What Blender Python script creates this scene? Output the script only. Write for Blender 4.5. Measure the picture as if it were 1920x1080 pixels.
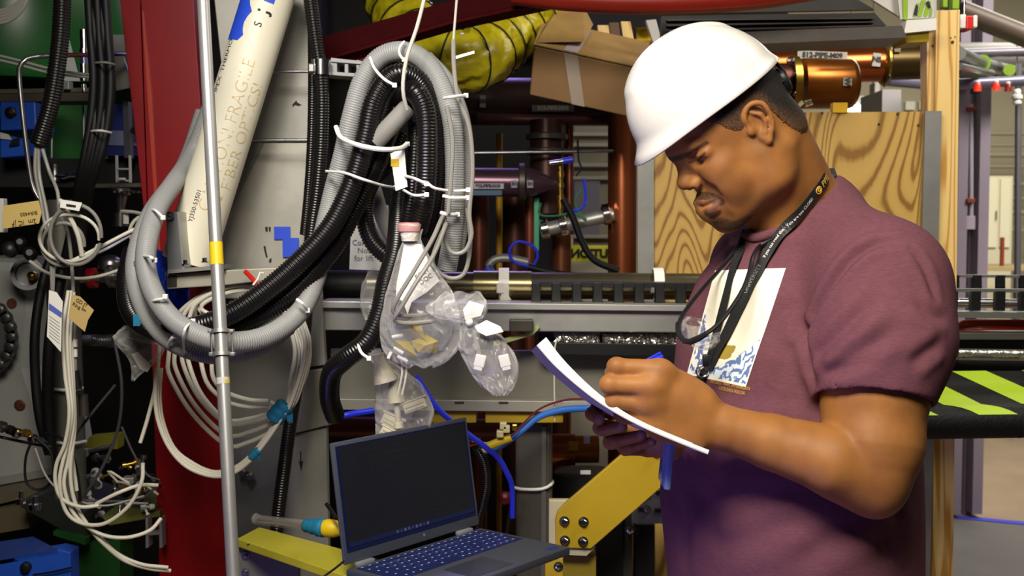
import bpy, bmesh, math, random
import numpy as np
from mathutils import Vector, Matrix
from mathutils.bvhtree import BVHTree

for _o in list(bpy.data.objects):
    bpy.data.objects.remove(_o, do_unlink=True)
S = bpy.context.scene
COL = S.collection
random.seed(7)
np.random.seed(7)

# ---------------------------------------------------------------- camera, light, exposure
F = 2200.0
PITCH = math.atan(120.0 / F)
CAMZ = 1.55
cd = bpy.data.cameras.new('camera')
cd.sensor_width = 36.0
cd.lens = F / 1920.0 * 36.0
cd.clip_start = 0.05
cd.clip_end = 60
cd.dof.use_dof = True
cd.dof.focus_distance = 1.85
cd.dof.aperture_fstop = 9.0
cam = bpy.data.objects.new('camera', cd)
COL.objects.link(cam)
cam.location = (0, 0, CAMZ)
cam.rotation_euler = (math.pi / 2 - PITCH, 0, 0)
S.camera = cam

S.view_settings.view_transform = 'Standard'
S.view_settings.look = 'None'
S.view_settings.gamma = 1.0
S.view_settings.use_curve_mapping = False
S.view_settings.exposure = 0.0

wd = bpy.data.worlds.new('hall_ambient')
wd.use_nodes = True
wd.node_tree.nodes['Background'].inputs['Color'].default_value = (0.8, 0.8, 1.0, 1)
wd.node_tree.nodes['Background'].inputs['Strength'].default_value = 0.014
S.world = wd


def area(name, loc, target, sx, sy, power, col, spread=180):
    l = bpy.data.lights.new(name, 'AREA')
    l.shape = 'RECTANGLE'
    l.size = sx
    l.size_y = sy
    l.energy = power
    l.color = col
    l.spread = math.radians(spread)
    o = bpy.data.objects.new(name, l)
    COL.objects.link(o)
    o.location = loc
    d = Vector(target) - Vector(loc)
    o.rotation_euler = d.to_track_quat('-Z', 'Y').to_euler()
    return o


# a ceiling luminaire over the aisle, a violet work lamp at the machine, the hall's lamp further back, an added fill near it
area('key_lamp', (-0.2, 0.42, 2.52), (0.34, 1.85, 1.25), 0.7, 0.45, 24.5, (1.0, 0.92, 0.78), 110)
area('machine_lamp', (-0.5, 1.1, 2.45), (-0.42, 2.4, 1.55), 0.4, 0.3, 4.6, (1.0, 0.97, 0.92), 95)
area('violet_lamp', (-0.75, 1.05, 0.30), (0.30, 1.78, 1.0), 0.7, 0.5, 2.2, (0.30, 0.22, 1.0), 75)
area('violet_lamp_back', (-0.15, 4.6, 2.9), (0.3, 3.2, 1.4), 0.5, 0.3, 8, (0.42, 0.32, 1.0))
area('hall_lamp', (3.4, 6.6, 3.6), (3.4, 7.4, 0), 2.5, 1.6, 170, (1.0, 0.95, 0.84))
area('hall_fill', (3.1, 4.0, 3.6), (2.6, 6.6, 1.0), 1.2, 0.6, 38, (1.0, 0.93, 0.86), 100)  # added fill that brightens the front of the far column
area('aisle_lamp', (1.6, 1.9, 3.2), (1.25, 3.0, 1.5), 0.6, 0.6, 15, (1.0, 0.93, 0.80), 120)
area('pipe_lamp', (1.1, 2.9, 2.85), (0.9, 4.0, 1.7), 0.7, 0.3, 9, (1.0, 0.92, 0.82))

# ---------------------------------------------------------------- pixel to world
_Fv = Vector((0, math.cos(PITCH), -math.sin(PITCH)))
_Uv = Vector((0, math.sin(PITCH), math.cos(PITCH)))


def ray(px, py):
    return _Fv + Vector((1, 0, 0)) * ((px - 960) / F) + _Uv * ((540 - py) / F)


def P(px, py, Y):
    d = ray(px, py)
    return Vector((0, 0, CAMZ)) + d * (Y / d.y)


def PZ(px, py, z):
    d = ray(px, py)
    return Vector((0, 0, CAMZ)) + d * ((z - CAMZ) / d.z)


def gy(Y):
    """photo row where the floor lies at depth Y"""
    d = Vector((0, Y, -CAMZ))
    return 540 - F * d.dot(_Uv) / d.dot(_Fv)


def W(px, Y):
    """size in metres of px pixels at depth Y"""
    return px * Y / F


# ---------------------------------------------------------------- materials
def lin(c):
    if isinstance(c, str):
        c = c.lstrip('#')
        c = [int(c[i:i + 2], 16) / 255 for i in (0, 2, 4)]
    return tuple((x / 12.92 if x <= 0.04045 else ((x + 0.055) / 1.055) ** 2.4) for x in c) + (1.0,)


_MATS = {}


def mat(name, color, rough=0.5, metal=0.0, var=0.0, vscale=8.0, bump=0.0, bscale=60.0, spec=0.5,
        trans=0.0, alpha=1.0, ior=1.45, stretch=None, color2=None, emit=None, coat=0.0, thr=None):
    """principled material with object-space noise for colour wear and fine relief"""
    if name in _MATS:
        return _MATS[name]
    m = bpy.data.materials.new(name)
    m.use_nodes = True
    nt = m.node_tree
    b = nt.nodes['Principled BSDF']
    c = lin(color)
    b.inputs['Base Color'].default_value = c
    b.inputs['Roughness'].default_value = rough
    b.inputs['Metallic'].default_value = metal
    b.inputs['IOR'].default_value = ior
    b.inputs['Specular IOR Level'].default_value = spec
    b.inputs['Transmission Weight'].default_value = trans
    b.inputs['Alpha'].default_value = alpha
    b.inputs['Coat Weight'].default_value = coat
    if emit:
        b.inputs['Emission Color'].default_value = lin(emit[0])
        b.inputs['Emission Strength'].default_value = emit[1]
    if var > 0 or bump > 0 or color2:
        tc = nt.nodes.new('ShaderNodeTexCoord')
        mp = nt.nodes.new('ShaderNodeMapping')
        if stretch:
            mp.inputs['Scale'].default_value = stretch
        nt.links.new(tc.outputs['Object'], mp.inputs['Vector'])
        if var > 0 or color2:
            n = nt.nodes.new('ShaderNodeTexNoise')
            n.inputs['Scale'].default_value = vscale
            n.inputs['Detail'].default_value = 6
            n.inputs['Roughness'].default_value = 0.62
            nt.links.new(mp.outputs['Vector'], n.inputs['Vector'])
            r = nt.nodes.new('ShaderNodeValToRGB')
            if color2:
                lo, hi = lin(color2), c
            else:
                lo = tuple(x * (1 - var) for x in c[:3]) + (1,)
                hi = tuple(min(1, x * (1 + var)) for x in c[:3]) + (1,)
            r.color_ramp.elements[0].position = 0.32 if thr is None else thr - 0.02
            r.color_ramp.elements[1].position = 0.68 if thr is None else thr + 0.02
            r.color_ramp.elements[0].color = lo
            r.color_ramp.elements[1].color = hi
            nt.links.new(n.outputs['Fac'], r.inputs['Fac'])
            nt.links.new(r.outputs['Color'], b.inputs['Base Color'])
        if bump > 0:
            n2 = nt.nodes.new('ShaderNodeTexNoise')
            n2.inputs['Scale'].default_value = bscale
            n2.inputs['Detail'].default_value = 4
            nt.links.new(mp.outputs['Vector'], n2.inputs['Vector'])
            bp = nt.nodes.new('ShaderNodeBump')
            bp.inputs['Strength'].default_value = bump
            bp.inputs['Distance'].default_value = 0.004
            nt.links.new(n2.outputs['Fac'], bp.inputs['Height'])
            nt.links.new(bp.outputs['Normal'], b.inputs['Normal'])
    _MATS[name] = m
    return m


# ---------------------------------------------------------------- objects
def setp(o, label=None, cat=None, group=None, kind=None):
    if label:
        o['label'] = label
    if cat:
        o['category'] = cat
    if group:
        o['group'] = group
    if kind:
        o['kind'] = kind
    return o


def root_of(p):
    while p.parent:
        p = p.parent
    return p


def thing(name, label, cat, loc, group=None):
    o = bpy.data.objects.new(name, None)
    COL.objects.link(o)
    o.location = loc
    o.empty_display_size = 0.05
    return setp(o, label, cat, group, 'thing')


class MB:
    """collects shapes in world coordinates and links them as one mesh object"""

    def __init__(s):
        s.v, s.f, s.mi, s.cur = [], [], [], 0

    def add(s, vs, fs):
        n = len(s.v)
        s.v.extend([tuple(v) for v in vs])
        s.f.extend([tuple(i + n for i in f) for f in fs])
        s.mi.extend([s.cur] * len(fs))
        return s

    def hexa(s, p):
        """8 points: 4 of the front quad in order, 4 of the back quad in the same order"""
        return s.add(p, [(0, 1, 2, 3), (7, 6, 5, 4), (0, 4, 5, 1), (1, 5, 6, 2), (2, 6, 7, 3), (3, 7, 4, 0)])

    def box(s, c, half, R=None, bev=0.0):
        c = Vector(c)
        hx, hy, hz = half
        R = R or Matrix.Identity(3)
        if bev <= 0:
            q = [(-1, -1, -1), (1, -1, -1), (1, -1, 1), (-1, -1, 1), (-1, 1, -1), (1, 1, -1), (1, 1, 1), (-1, 1, 1)]
            return s.hexa([c + R @ Vector((a * hx, b * hy, d * hz)) for a, b, d in q])
        bm = bmesh.new()
        bmesh.ops.create_cube(bm, size=2)
        for v in bm.verts:
            v.co = Vector((v.co.x * hx, v.co.y * hy, v.co.z * hz))
        bmesh.ops.bevel(bm, geom=bm.edges[:], offset=min(bev, 0.9 * min(half)), segments=2, profile=0.5, affect='EDGES')
        bm.verts.index_update()
        vs = [c + R @ v.co for v in bm.verts]
        fs = [[v.index for v in f.verts] for f in bm.faces]
        bm.free()
        return s.add(vs, fs)

    def slab(s, pts, d):
        """polygon pts extruded by vector d"""
        pts = [Vector(p) for p in pts]
        d = Vector(d)
        n = len(pts)
        return s.add(pts + [p + d for p in pts],
                     [tuple(range(n)), tuple(range(2 * n - 1, n - 1, -1))] + [(i, i + n, (i + 1) % n + n, (i + 1) % n) for i in range(n)])

    def ring(s, pts, rad, n=16, cap=True, squash=None):
        """sweep circles of radius rad[i] along points"""
        pts = np.array([tuple(p) for p in pts], float)
        m = len(pts)
        rad = np.broadcast_to(np.array(rad, float), (m,))
        T = np.gradient(pts, axis=0)
        T /= (np.linalg.norm(T, axis=1)[:, None] + 1e-12)
        up = np.array([0, 0, 1.0]) if abs(T[0][2]) < 0.9 else np.array([0, 1.0, 0])
        N = np.zeros_like(T)
        nv = up - T[0] * up.dot(T[0])
        nv /= np.linalg.norm(nv)
        N[0] = nv
        for i in range(1, m):
            nv = N[i - 1] - T[i] * N[i - 1].dot(T[i])
            N[i] = nv / (np.linalg.norm(nv) + 1e-12)
        B = np.cross(T, N)
        a = np.linspace(0, 2 * math.pi, n, endpoint=False)
        ca, sa = np.cos(a), np.sin(a)
        V = pts[:, None, :] + rad[:, None, None] * (ca[None, :, None] * N[:, None, :] + sa[None, :, None] * B[:, None, :])
        V = V.reshape(-1, 3)
        fs = []
        for i in range(m - 1):
            for j in range(n):
                j2 = (j + 1) % n
                fs.append((i * n + j, i * n + j2, (i + 1) * n + j2, (i + 1) * n + j))
        if cap:
            fs.append(tuple(range(n - 1, -1, -1)))
            fs.append(tuple((m - 1) * n + j for j in range(n)))
        return s.add(V.tolist(), fs)

    def cyl(s, a, b, ra, rb=None, n=20, cap=True):
        rb = ra if rb is None else rb
        return s.ring([a, b], [ra, rb], n, cap)

    def lathe(s, a, axis, prof, n=24):
        """prof: list of (distance along axis, radius)"""
        a, axis = Vector(a), Vector(axis).normalized()
        pts = [a + axis * t for t, r in prof]
        up = Vector((0, 0, 1)) if abs(axis.z) < 0.9 else Vector((0, 1, 0))
        N = (up - axis * up.dot(axis)).normalized()
        B = axis.cross(N)
        V, fs = [], []
        for (t, r), p in zip(prof, pts):
            for j in range(n):
                q = 2 * math.pi * j / n
                V.append(p + (N * math.cos(q) + B * math.sin(q)) * max(r, 1e-5))
        m = len(prof)
        for i in range(m - 1):
            for j in range(n):
                j2 = (j + 1) % n
                fs.append((i * n + j, i * n + j2, (i + 1) * n + j2, (i + 1) * n + j))
        fs.append(tuple(range(n - 1, -1, -1)))
        fs.append(tuple((m - 1) * n + j for j in range(n)))
        return s.add(V, fs)

    def bolt(s, p, axis, r, h=None):
        h = h or r * 0.7
        axis = Vector(axis).normalized()
        s.lathe(p, axis, [(0, r * 1.5), (h * 0.25, r * 1.5), (h * 0.25, r)], 18)
        s.lathe(Vector(p) + axis * h * 0.25, axis, [(0, r), (h * 0.9, r), (h, r * 0.85)], 6)
        return s

    def build(s, name, m, parent=None, smooth=False, label=None, cat=None, group=None, kind=None, bevel=0.0, auto=True):
        me = bpy.data.meshes.new(name)
        V = np.array(s.v, float).reshape(-1, 3)
        off = np.zeros(3)
        if parent is not None:
            off = np.array(root_of(parent).location)
        elif len(V):
            off = np.array([V[:, 0].mean(), V[:, 1].mean(), V[:, 2].min()])
        me.from_pydata((V - off).tolist(), [], s.f)
        for x in (m if isinstance(m, (list, tuple)) else [m]):
            me.materials.append(x)
        if any(s.mi):
            me.polygons.foreach_set('material_index', s.mi)
        if smooth:
            me.polygons.foreach_set('use_smooth', [True] * len(me.polygons))
            if auto:
                me.set_sharp_from_angle(angle=math.radians(38))
        me.update()
        o = bpy.data.objects.new(name, me)
        COL.objects.link(o)
        if parent is not None:
            o.parent = parent
        else:
            o.location = off
        if bevel > 0:
            bv = o.modifiers.new('edge', 'BEVEL')
            bv.width = bevel
            bv.segments = 2
            bv.limit_method = 'ANGLE'
        if parent is None and kind is None:
            kind = 'thing'
        setp(o, label, cat, group, kind)
        return o


def spline(pts, n=None, step=None):
    """Catmull-Rom through pts (xyz or more columns), resampled evenly"""
    p = np.array([tuple(q) for q in pts], float)
    if len(p) == 2:
        q = p
    else:
        e = np.vstack([2 * p[0] - p[1], p, 2 * p[-1] - p[-2]])
        out = []
        for i in range(1, len(e) - 2):
            for t in np.linspace(0, 1, 24, endpoint=False):
                a, b, c, d = e[i - 1], e[i], e[i + 1], e[i + 2]
                out.append(0.5 * ((2 * b) + (-a + c) * t + (2 * a - 5 * b + 4 * c - d) * t * t + (-a + 3 * b - 3 * c + d) * t ** 3))
        out.append(p[-1])
        q = np.array(out)
    L = np.concatenate([[0], np.cumsum(np.linalg.norm(np.diff(q[:, :3], axis=0), axis=1))])
    if n is None:
        n = max(4, int(L[-1] / step) + 1)
    t = np.linspace(0, L[-1], n)
    return np.stack([np.interp(t, L, q[:, k]) for k in range(q.shape[1])], axis=1)


def path(pp, Y=None):
    """pixel points (x, y[, Y]) to world points"""
    return [P(q[0], q[1], q[2] if len(q) > 2 else Y) for q in pp]


def hose(mb, pts, r, pitch=0.0062, depth=0.085, n=18):
    """ribbed tube: each rib is real relief"""
    L = spline(pts, n=200)
    length = np.linalg.norm(np.diff(L, axis=0), axis=1).sum()
    ribs = max(6, int(length / pitch))
    q = spline(pts, n=ribs * 4 + 1)
    prof = np.array([0, 1.0, 1.0, 0])
    rr = r * (1 - depth * (1 - prof[np.arange(len(q)) % 4]))
    return mb.ring(q, rr, n)


def tube(mb, pts, r, n=10, step=0.012):
    return mb.ring(spline(pts, step=step) if len(pts) > 2 else pts, r, n)


def quadbox(mb, corners, Y, d):
    """pixel polygon at depth Y extruded straight back by d"""
    return mb.slab([P(x, y, Y) for x, y in corners], (0, d, 0))


def rect(x0, y0, x1, y1):
    return [(x0, y1), (x1, y1), (x1, y0), (x0, y0)]


def text_mesh(txt, size, mapf, name, m, parent, extr=0.0, align='CENTER', bold=0.0):
    """lettering as a flat mesh: built-in font outlines mapped by mapf(u, v) to world points"""
    c = bpy.data.curves.new('lettering', 'FONT')
    c.body = txt
    c.size = size
    c.align_x = align
    c.align_y = 'CENTER'
    c.offset = bold
    c.resolution_u = 3
    t = bpy.data.objects.new('lettering', c)
    COL.objects.link(t)
    dg = bpy.context.evaluated_depsgraph_get()
    me0 = t.evaluated_get(dg).to_mesh()
    vs = [mapf(v.co.x, v.co.y) for v in me0.vertices]
    fs = [tuple(p.vertices) for p in me0.polygons]
    t.evaluated_get(dg).to_mesh_clear()
    bpy.data.objects.remove(t, do_unlink=True)
    bpy.data.curves.remove(c)
    mb = MB()
    mb.add(vs, fs)
    return mb.build(name, m, parent)


def plane_map(o, u, v, n=None, eps=0.0006):
    o, u, v = Vector(o), Vector(u).normalized(), Vector(v).normalized()
    nn = u.cross(v)
    return lambda a, b: o + u * a + v * b + nn * eps


def dup(root, label=None, group=None, loc=None):
    r = root.copy()
    COL.objects.link(r)
    if label:
        r['label'] = label
    if group:
        r['group'] = group
    if loc is not None:
        r.location = loc
    for ch in list(root.children):
        c = ch.copy()
        COL.objects.link(c)
        c.parent = r
        for g in list(ch.children):
            d = g.copy()
            COL.objects.link(d)
            d.parent = c
    return r


# ---------------------------------------------------------------- palette
M = dict(
    alu=mat('brushed_aluminium', '#a9a8a4', 0.42, 0.75, 0.16, 5, 0.05, 90),
    alu_dark=mat('dull_aluminium', '#8b8a86', 0.5, 0.6, 0.2, 6, 0.05, 60),
    steel=mat('steel', '#8e8c8c', 0.3, 0.95, 0.1, 20),
    chrome=mat('bright_steel', '#d8d8da', 0.16, 1.0),
    darksteel=mat('dark_steel', '#4a4641', 0.45, 0.7, 0.25, 8),
    black=mat('black_plastic', '#101012', 0.42, 0.0, spec=0.5),
    blackrub=mat('black_rubber', '#08080a', 0.55, spec=.35),
    hoseblk=mat('black_hose', '#100e0f', 0.30, spec=0.5),
    hosegry=mat('grey_hose', '#8a8a8a', 0.5),
    greyc=mat('grey_cable', '#86837d', 0.45),
    whitec=mat('white_cable', '#cdc8b9', 0.42),
    tie=mat('white_nylon', '#e3e1dc', 0.35),
    pvc=mat('white_pvc', '#d9d3bf', 0.45, 0, 0.06, 3),
    red=mat('red_paint', '#7c070d', 0.38, 0, 0.16, 4, spec=0.45),
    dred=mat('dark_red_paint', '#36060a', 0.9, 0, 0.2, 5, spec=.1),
    blue=mat('blue_paint', '#1d4bb0', 0.42, 0, 0.1, 4),
    green=mat('green_paint', '#1d5a24', 0.3, 0, 0.15, 4),
    yellow=mat('yellow_paint', '#a68a18', 0.45, 0, 0.06, 6),
    ywood=mat('yellow_board', '#a9a02c', 0.5, 0, 0.07, 9),
    copper=mat('copper', '#a05a38', 0.26, 0.85, 0.22, 6, stretch=(1, 1, 0.25)),
    copperd=mat('tarnished_copper', '#5c3226', 0.38, 0.7, 0.3, 6),
    amber=mat('amber_copper', '#94561e', 0.3, 0.75, 0.18, 6),
    brass=mat('brass', '#b08d3c', 0.28, 0.9),
    bluetape=mat('blue_tape', '#2247c8', 0.6),
    teal=mat('teal_tape', '#126a8e', 0.65, 0, 0.10, 40),
    ytape=mat('yellow_tape', '#cdb117', 0.5),
    paper=mat('paper_white', '#e9e6df', 0.7),
    label=mat('label_grey', '#b9b7b0', 0.6),
    ink=mat('black_ink', '#141416', 0.7),
    bluec=mat('blue_hose', '#2434d6', 0.35),
    redp=mat('red_plastic', '#c81c10', 0.4),
    whitep=mat('white_plastic', '#dcdad4', 0.4),
    void=mat('dark_backing', '#0d0c0d', 0.7, 0, 0.3, 5),
)
# ================================================================ the place: structure
def bx(name, label, cat, m, r, Y, d, parent=None, bev=.002, group=None, kind=None):
    """box whose front face fills pixel rectangle r = (x0, y0, x1, y1) at depth Y, going back d"""
    a, b = P(r[0], r[3], Y), P(r[2], r[1], Y)
    mb = MB()
    mb.box(((a.x + b.x) / 2, Y + d / 2, (a.z + b.z) / 2), (abs(b.x - a.x) / 2, d / 2, abs(b.z - a.z) / 2), None, bev)
    return mb.build(name, m, parent, label=label, cat=cat, group=group, kind=kind)


def pg(name, label, cat, m, pts, Y, d, parent=None, group=None, kind=None, bevel=0):
    mb = MB()
    quadbox(mb, pts, Y, d)
    return mb.build(name, m, parent, label=label, cat=cat, group=group, kind=kind, bevel=bevel)


def pipe(name, label, cat, m, pts, Y, rp, parent=None, n=20, group=None, ribs=0, step=.012):
    """round tube along photo points; rp its radius in photo pixels"""
    mb = MB()
    w = path(pts, Y)
    Yr = pts[0][2] if len(pts[0]) > 2 else Y
    r = W(rp, Yr)
    if ribs:
        hose(mb, w, r, ribs, n=n)
    else:
        tube(mb, w, r, n, step)
    return mb.build(name, m, parent, True, label=label, cat=cat, group=group)


def fl(x0, x1, y0, y1, z0, z1):
    mb = MB()
    mb.box(((x0 + x1) / 2, (y0 + y1) / 2, (z0 + z1) / 2), ((x1 - x0) / 2, (y1 - y0) / 2, (z1 - z0) / 2))
    return mb


fl(-5, 7, -1, 10.6, -.12, 0).build('floor', mat('floor_concrete', '#8d7a66', .42, 0, .14, 2.2, .05, 30), kind='structure')
fl(-5, 7, 10.2, 10.4, 0, 4.4).build('wall_back', mat('wall_beige', '#a39b80', .8, 0, .08, 1.5), kind='structure')
fl(-5, 7, -1, 10.4, 4.3, 4.45).build('ceiling', mat('ceiling_dark', '#2a2926', .8, 0, .2, 1), kind='structure')
fl(-3.2, -3.0, -1, 10.4, 0, 4.4).build('wall_left', mat('wall_dark', '#1b1a1c', .8, 0, .2, 1), kind='structure')

# grey mat in front of the taped line, tape on the floor
def flat(name, label, cat, m, px, z, th):
    mb = MB()
    mb.slab([PZ(x, y, z) for x, y in px], (0, 0, th))
    return mb.build(name, m, None, label=label, cat=cat)


flat('floor_mat', 'dull grey floor covering in front of the blue taped line', 'floor mat', mat('mat_grey', '#5d5a58', .6, 0, .1, 3), [(1560, 1400), (2300, 1400), (2300, 1022), (1560, 952)], .001, .003)
flat('floor_tape', 'long strip of blue tape across the floor at the right', 'tape', mat('floor_tape', '#3b3fae', .5), [(1560, 951), (2300, 1020), (2300, 1014), (1560, 946)], .001, .004)
flat('floor_tape', 'short blue tape corner on the tan floor beside the wooden stud', 'tape', mat('floor_tape', '#3b3fae', .5), [(1776, 850), (1802, 836), (1806, 842), (1780, 860)], .001, .004)

# ---------------------------------------------------------------- far hall, right
wallpipe = mat('wall_pipe', '#8e8770', .5)
for i, (y, r) in enumerate([(250, 4), (272, 3), (290, 5), (312, 3), (345, 4), (372, 3), (398, 5), (432, 3)]):
    pipe('wall_pipe', 'thin beige pipe running along the far wall, number %s from the top' % ['one', 'two', 'three', 'four', 'five', 'six', 'seven', 'eight'][i], 'pipe', wallpipe,
         [(1770, y), (2000, y + 1)], 9.6, r, n=8, group='pipes along the far wall')
cab = thing('storage_cabinet', 'pale cream cabinet far off against the back wall', 'cabinet', P(1870, 470, 9.2))
bx('body', None, None, mat('cream_metal', '#c9c3a3', .6), (1845, 330, 1900, gy(9.2)), 9.2, .3, cab)
bx('door', None, None, mat('cream_metal2', '#d6d1b4', .6), (1849, 336, 1871, 464), 9.18, .02, cab)
bx('door', None, None, mat('cream_metal2', '#d6d1b4', .6), (1874, 336, 1896, 464), 9.18, .02, cab)
bx('handle', None, None, M['steel'], (1868, 395, 1870, 412), 9.15, .02, cab)
tbl = thing('work_bench', 'tan bench far off beyond the violet column', 'bench', P(1880, 520, 8.4))
bx('top', None, None, mat('bench_tan', '#9c8a5f', .6), (1840, 500, 1990, 508), 8.2, .6, tbl)
for x in (1845, 1900, 1985):
    bx('leg', None, None, M['darksteel'], (x, 508, x + 5, 815), 8.3, .04, tbl)
bx('red_fitting', 'slim red and black fitting standing on the far bench', 'fitting', mat('rust_red', '#7c2c18', .5), (1877, 445, 1884, 500), 8.3, .03)
# violet grey building column with conduit
vc = thing('steel_column', 'violet-grey steel column with a conduit and switch box, behind the wooden stud', 'column', P(1826, 520, 6.2))
vm = mat('violet_grey_paint', '#857a86', .5, 0, .08, 2)
bx('web', None, None, vm, (1806, -200, 1846, gy(6.2)), 6.2, .02, vc)
bx('flange', None, None, vm, (1842, -200, 1848, gy(6.2)), 6.1, .25, vc)
bx('flange', None, None, vm, (1802, -200, 1807, gy(6.2)), 6.1, .25, vc)
pipe('conduit', None, None, mat('conduit_grey', '#9b93a0', .4), [(1821, 195), (1821, 405)], 6.12, 4, vc)
for y in (200, 372):
    bx('clip', None, None, mat('rust_red', '#7c2c18', .5), (1814, y, 1829, y + 8), 6.08, .05, vc)
bx('switch_box', None, None, mat('box_grey', '#9a8f98', .5), (1812, 405, 1829, 430), 6.1, .06, vc)
pipe('pipe_riser', 'slim grey vertical pipe with a white fitting near the right edge', 'pipe', mat('riser_grey', '#6e6c72', .4, .4), [(1910, 120), (1906, 815)], 5.6, 6)
wf = thing('white_fitting', 'white knobbed fitting hanging on a wire under the overhead pipes', 'fitting', P(1907, 198, 5.5))
mb = MB()
for y, r in ((172, 7), (182, 10), (192, 8)):
    c = P(1907, y, 5.5)
    mb.lathe(c + Vector((0, 0, W(5, 5.5))), (0, 0, -1), [(0, W(r * .7, 5.5)), (W(3, 5.5), W(r, 5.5)), (W(8, 5.5), W(r, 5.5)), (W(10, 5.5), W(r * .6, 5.5))], 14)
mb.build('body', M['whitep'], wf, True)
pipe('wire', None, None, M['steel'], [(1907, 165), (1907, 60)], 5.5, 1.2, wf, n=6)
# overhead services at the right
pipe('overhead_pipe', 'large dark grey pipe across the top right, just under the ceiling', 'pipe', mat('pipe_dark', '#4a4640', .5), [(1790, 118), (2020, 120)], 5.9, 38, n=28)
pipe('overhead_pipe', 'slim grey pipe crossing above the glass pipes at top right', 'pipe', mat('pipe_grey', '#706c74', .4, .3), [(1800, 100, 5.4), (2020, 94, 5.4)], 5.4, 9)
pipe('overhead_pipe', 'violet-grey pipe carrying the red warning lamps', 'pipe', mat('pipe_violet', '#7e7c92', .35, .4), [(1790, 158, 5.0), (2020, 146, 5.0)], 5.0, 10)
pipe('overhead_pipe', 'dark pipe slanting down from the top right corner', 'pipe', mat('pipe_dark2', '#54473c', .5, .1), [(1800, 20, 5.2), (1990, 95, 5.2)], 5.2, 20, n=24)
pipe('overhead_pipe', 'short violet-grey pipe behind the top of the plywood', 'pipe', mat('pipe_violet', '#7e7c92', .35, .4), [(1660, 150, 5.6), (1824, 166, 6.19)], 5.6, 11)
gp = thing('glass_pipe', 'silvery pipe run with lime green joints beside the stud', 'pipe', P(1805, 110, 4.8))
mg = mat('silver_pipe', '#9a9c96', .25, .8)
pipe('tube', None, None, mg, [(1798, 100, 4.6), (1850, 122, 5.2), (1930, 140, 6.0)], 4.6, 13, gp)
pipe('tube', None, None, mg, [(1798, 124, 4.6), (1860, 138, 5.2)], 4.6, 7, gp)
ml_ = mat('lime_paint', '#7d9f18', .55)
for x, y, r in ((1842, 117, 15), (1893, 131, 11)):
    a = P(x, y, 5.1)
    mb = MB()
    mb.cyl(a, a + Vector((.05, .16, -.015)), W(r, 5.1), n=18)
    mb.build('joint', ml_, gp, True)
for i, (x, y) in enumerate(((1833, 163), (1868, 162), (1890, 164))):
    lp = thing('warning_lamp', ['red warning lamp nearest the stud on the violet pipe', 'middle red warning lamp on the violet pipe', 'dim red warning lamp nearest the white fitting'][i], 'lamp', P(x, y + 10, 4.97), 'warning lamps on the overhead pipe')
    a = P(x, y + 8, 4.97)
    mb = MB()
    mb.lathe(a, (0, 0, 1), [(0, W(7, 5)), (W(11, 5), W(6, 5)), (W(15, 5), W(3.5, 5))], 14)
    mb.build('lens', mat('lamp_red' if i < 2 else 'lamp_red_dim', '#d8341a' if i < 2 else '#7a1a12', .3, emit=('#ff3010', .5 if i < 2 else .05)), lp, True)
    mb = MB()
    mb.lathe(a + Vector((0, 0, W(14, 5))), (0, 0, 1), [(0, W(4, 5)), (W(3, 5), W(4.5, 5)), (W(5, 5), W(2, 5))], 12)
    mb.build('cap', mat('lamp_white', '#e8e4dc', .4), lp, True)
ex = thing('exit_beacon', 'red and white beacon bracketed to the top of the wooden stud', 'beacon', P(1818, 58, 3.1))
bx('housing', None, None, M['whitep'], (1800, 27, 1812, 53), 3.1, .05, ex)
bx('red_band', None, None, M['redp'], (1812, 29, 1825, 55), 3.095, .055, ex, .003)
bx('end_cap', None, None, M['whitep'], (1825, 28, 1834, 52), 3.1, .05, ex, .004)
pipe('rod', None, None, M['steel'], [(1808, 27), (1808, -40)], 3.12, 1.6, ex, n=8)
# white column, lit strip lamp and clutter seen over the plywood
bx('white_cabinet', 'pale grey cabinet standing far behind the plywood panel', 'cabinet', mat('cab_white', '#b4b0ae', .5), (1650, 168, 1690, 420), 6.4, .4)
bx('white_cabinet_post', 'thin grey-white post left of the pale far cabinet', 'post', mat('cab_post', '#a8a39c', .5), (1636, 155, 1650, 420), 6.6, .1)
cl_ = thing('ceiling_lamp', 'bright white fluorescent strip lamp seen just above the plywood', 'lamp', P(1615, 204, 7.6))
mb = MB()
tube(mb, [P(1590, 204, 7.6), P(1640, 205, 7.6)], W(7.5, 7.6), 12)
mb.build('tube', mat('lamp_glow', '#ffffff', .4, emit=('#fff6e8', 9)), cl_, True)
bx('housing', None, None, mat('lamp_house', '#8b8b86', .5), (1592, 180, 1628, 194), 7.6, .12, cl_)
for x in (1594, 1636):
    a = P(x, 200, 7.62)
    mb = MB()
    mb.cyl(a, Vector((a.x, a.y, 4.3)), .006, n=8)
    mb.build('hanger', M['darksteel'], cl_)
bx('yellow_wedge', 'yellow plastic wedge next to the fluorescent strip over the plywood', 'wedge', mat('wedge_y', '#d8a818', .5), (1562, 192, 1590, 211.5), 2.992, .03)
for i, x in enumerate((1704, 1726)):
    bx('bright_slot', ['left of two bright slots beyond the pipes', 'right of two bright slots beyond the pipes'][i], 'panel', mat('slot_white', '#d9d6c4', .6), (x - 6 + i * 4, 190, x + 12, 206), 10.15, .05)

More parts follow.
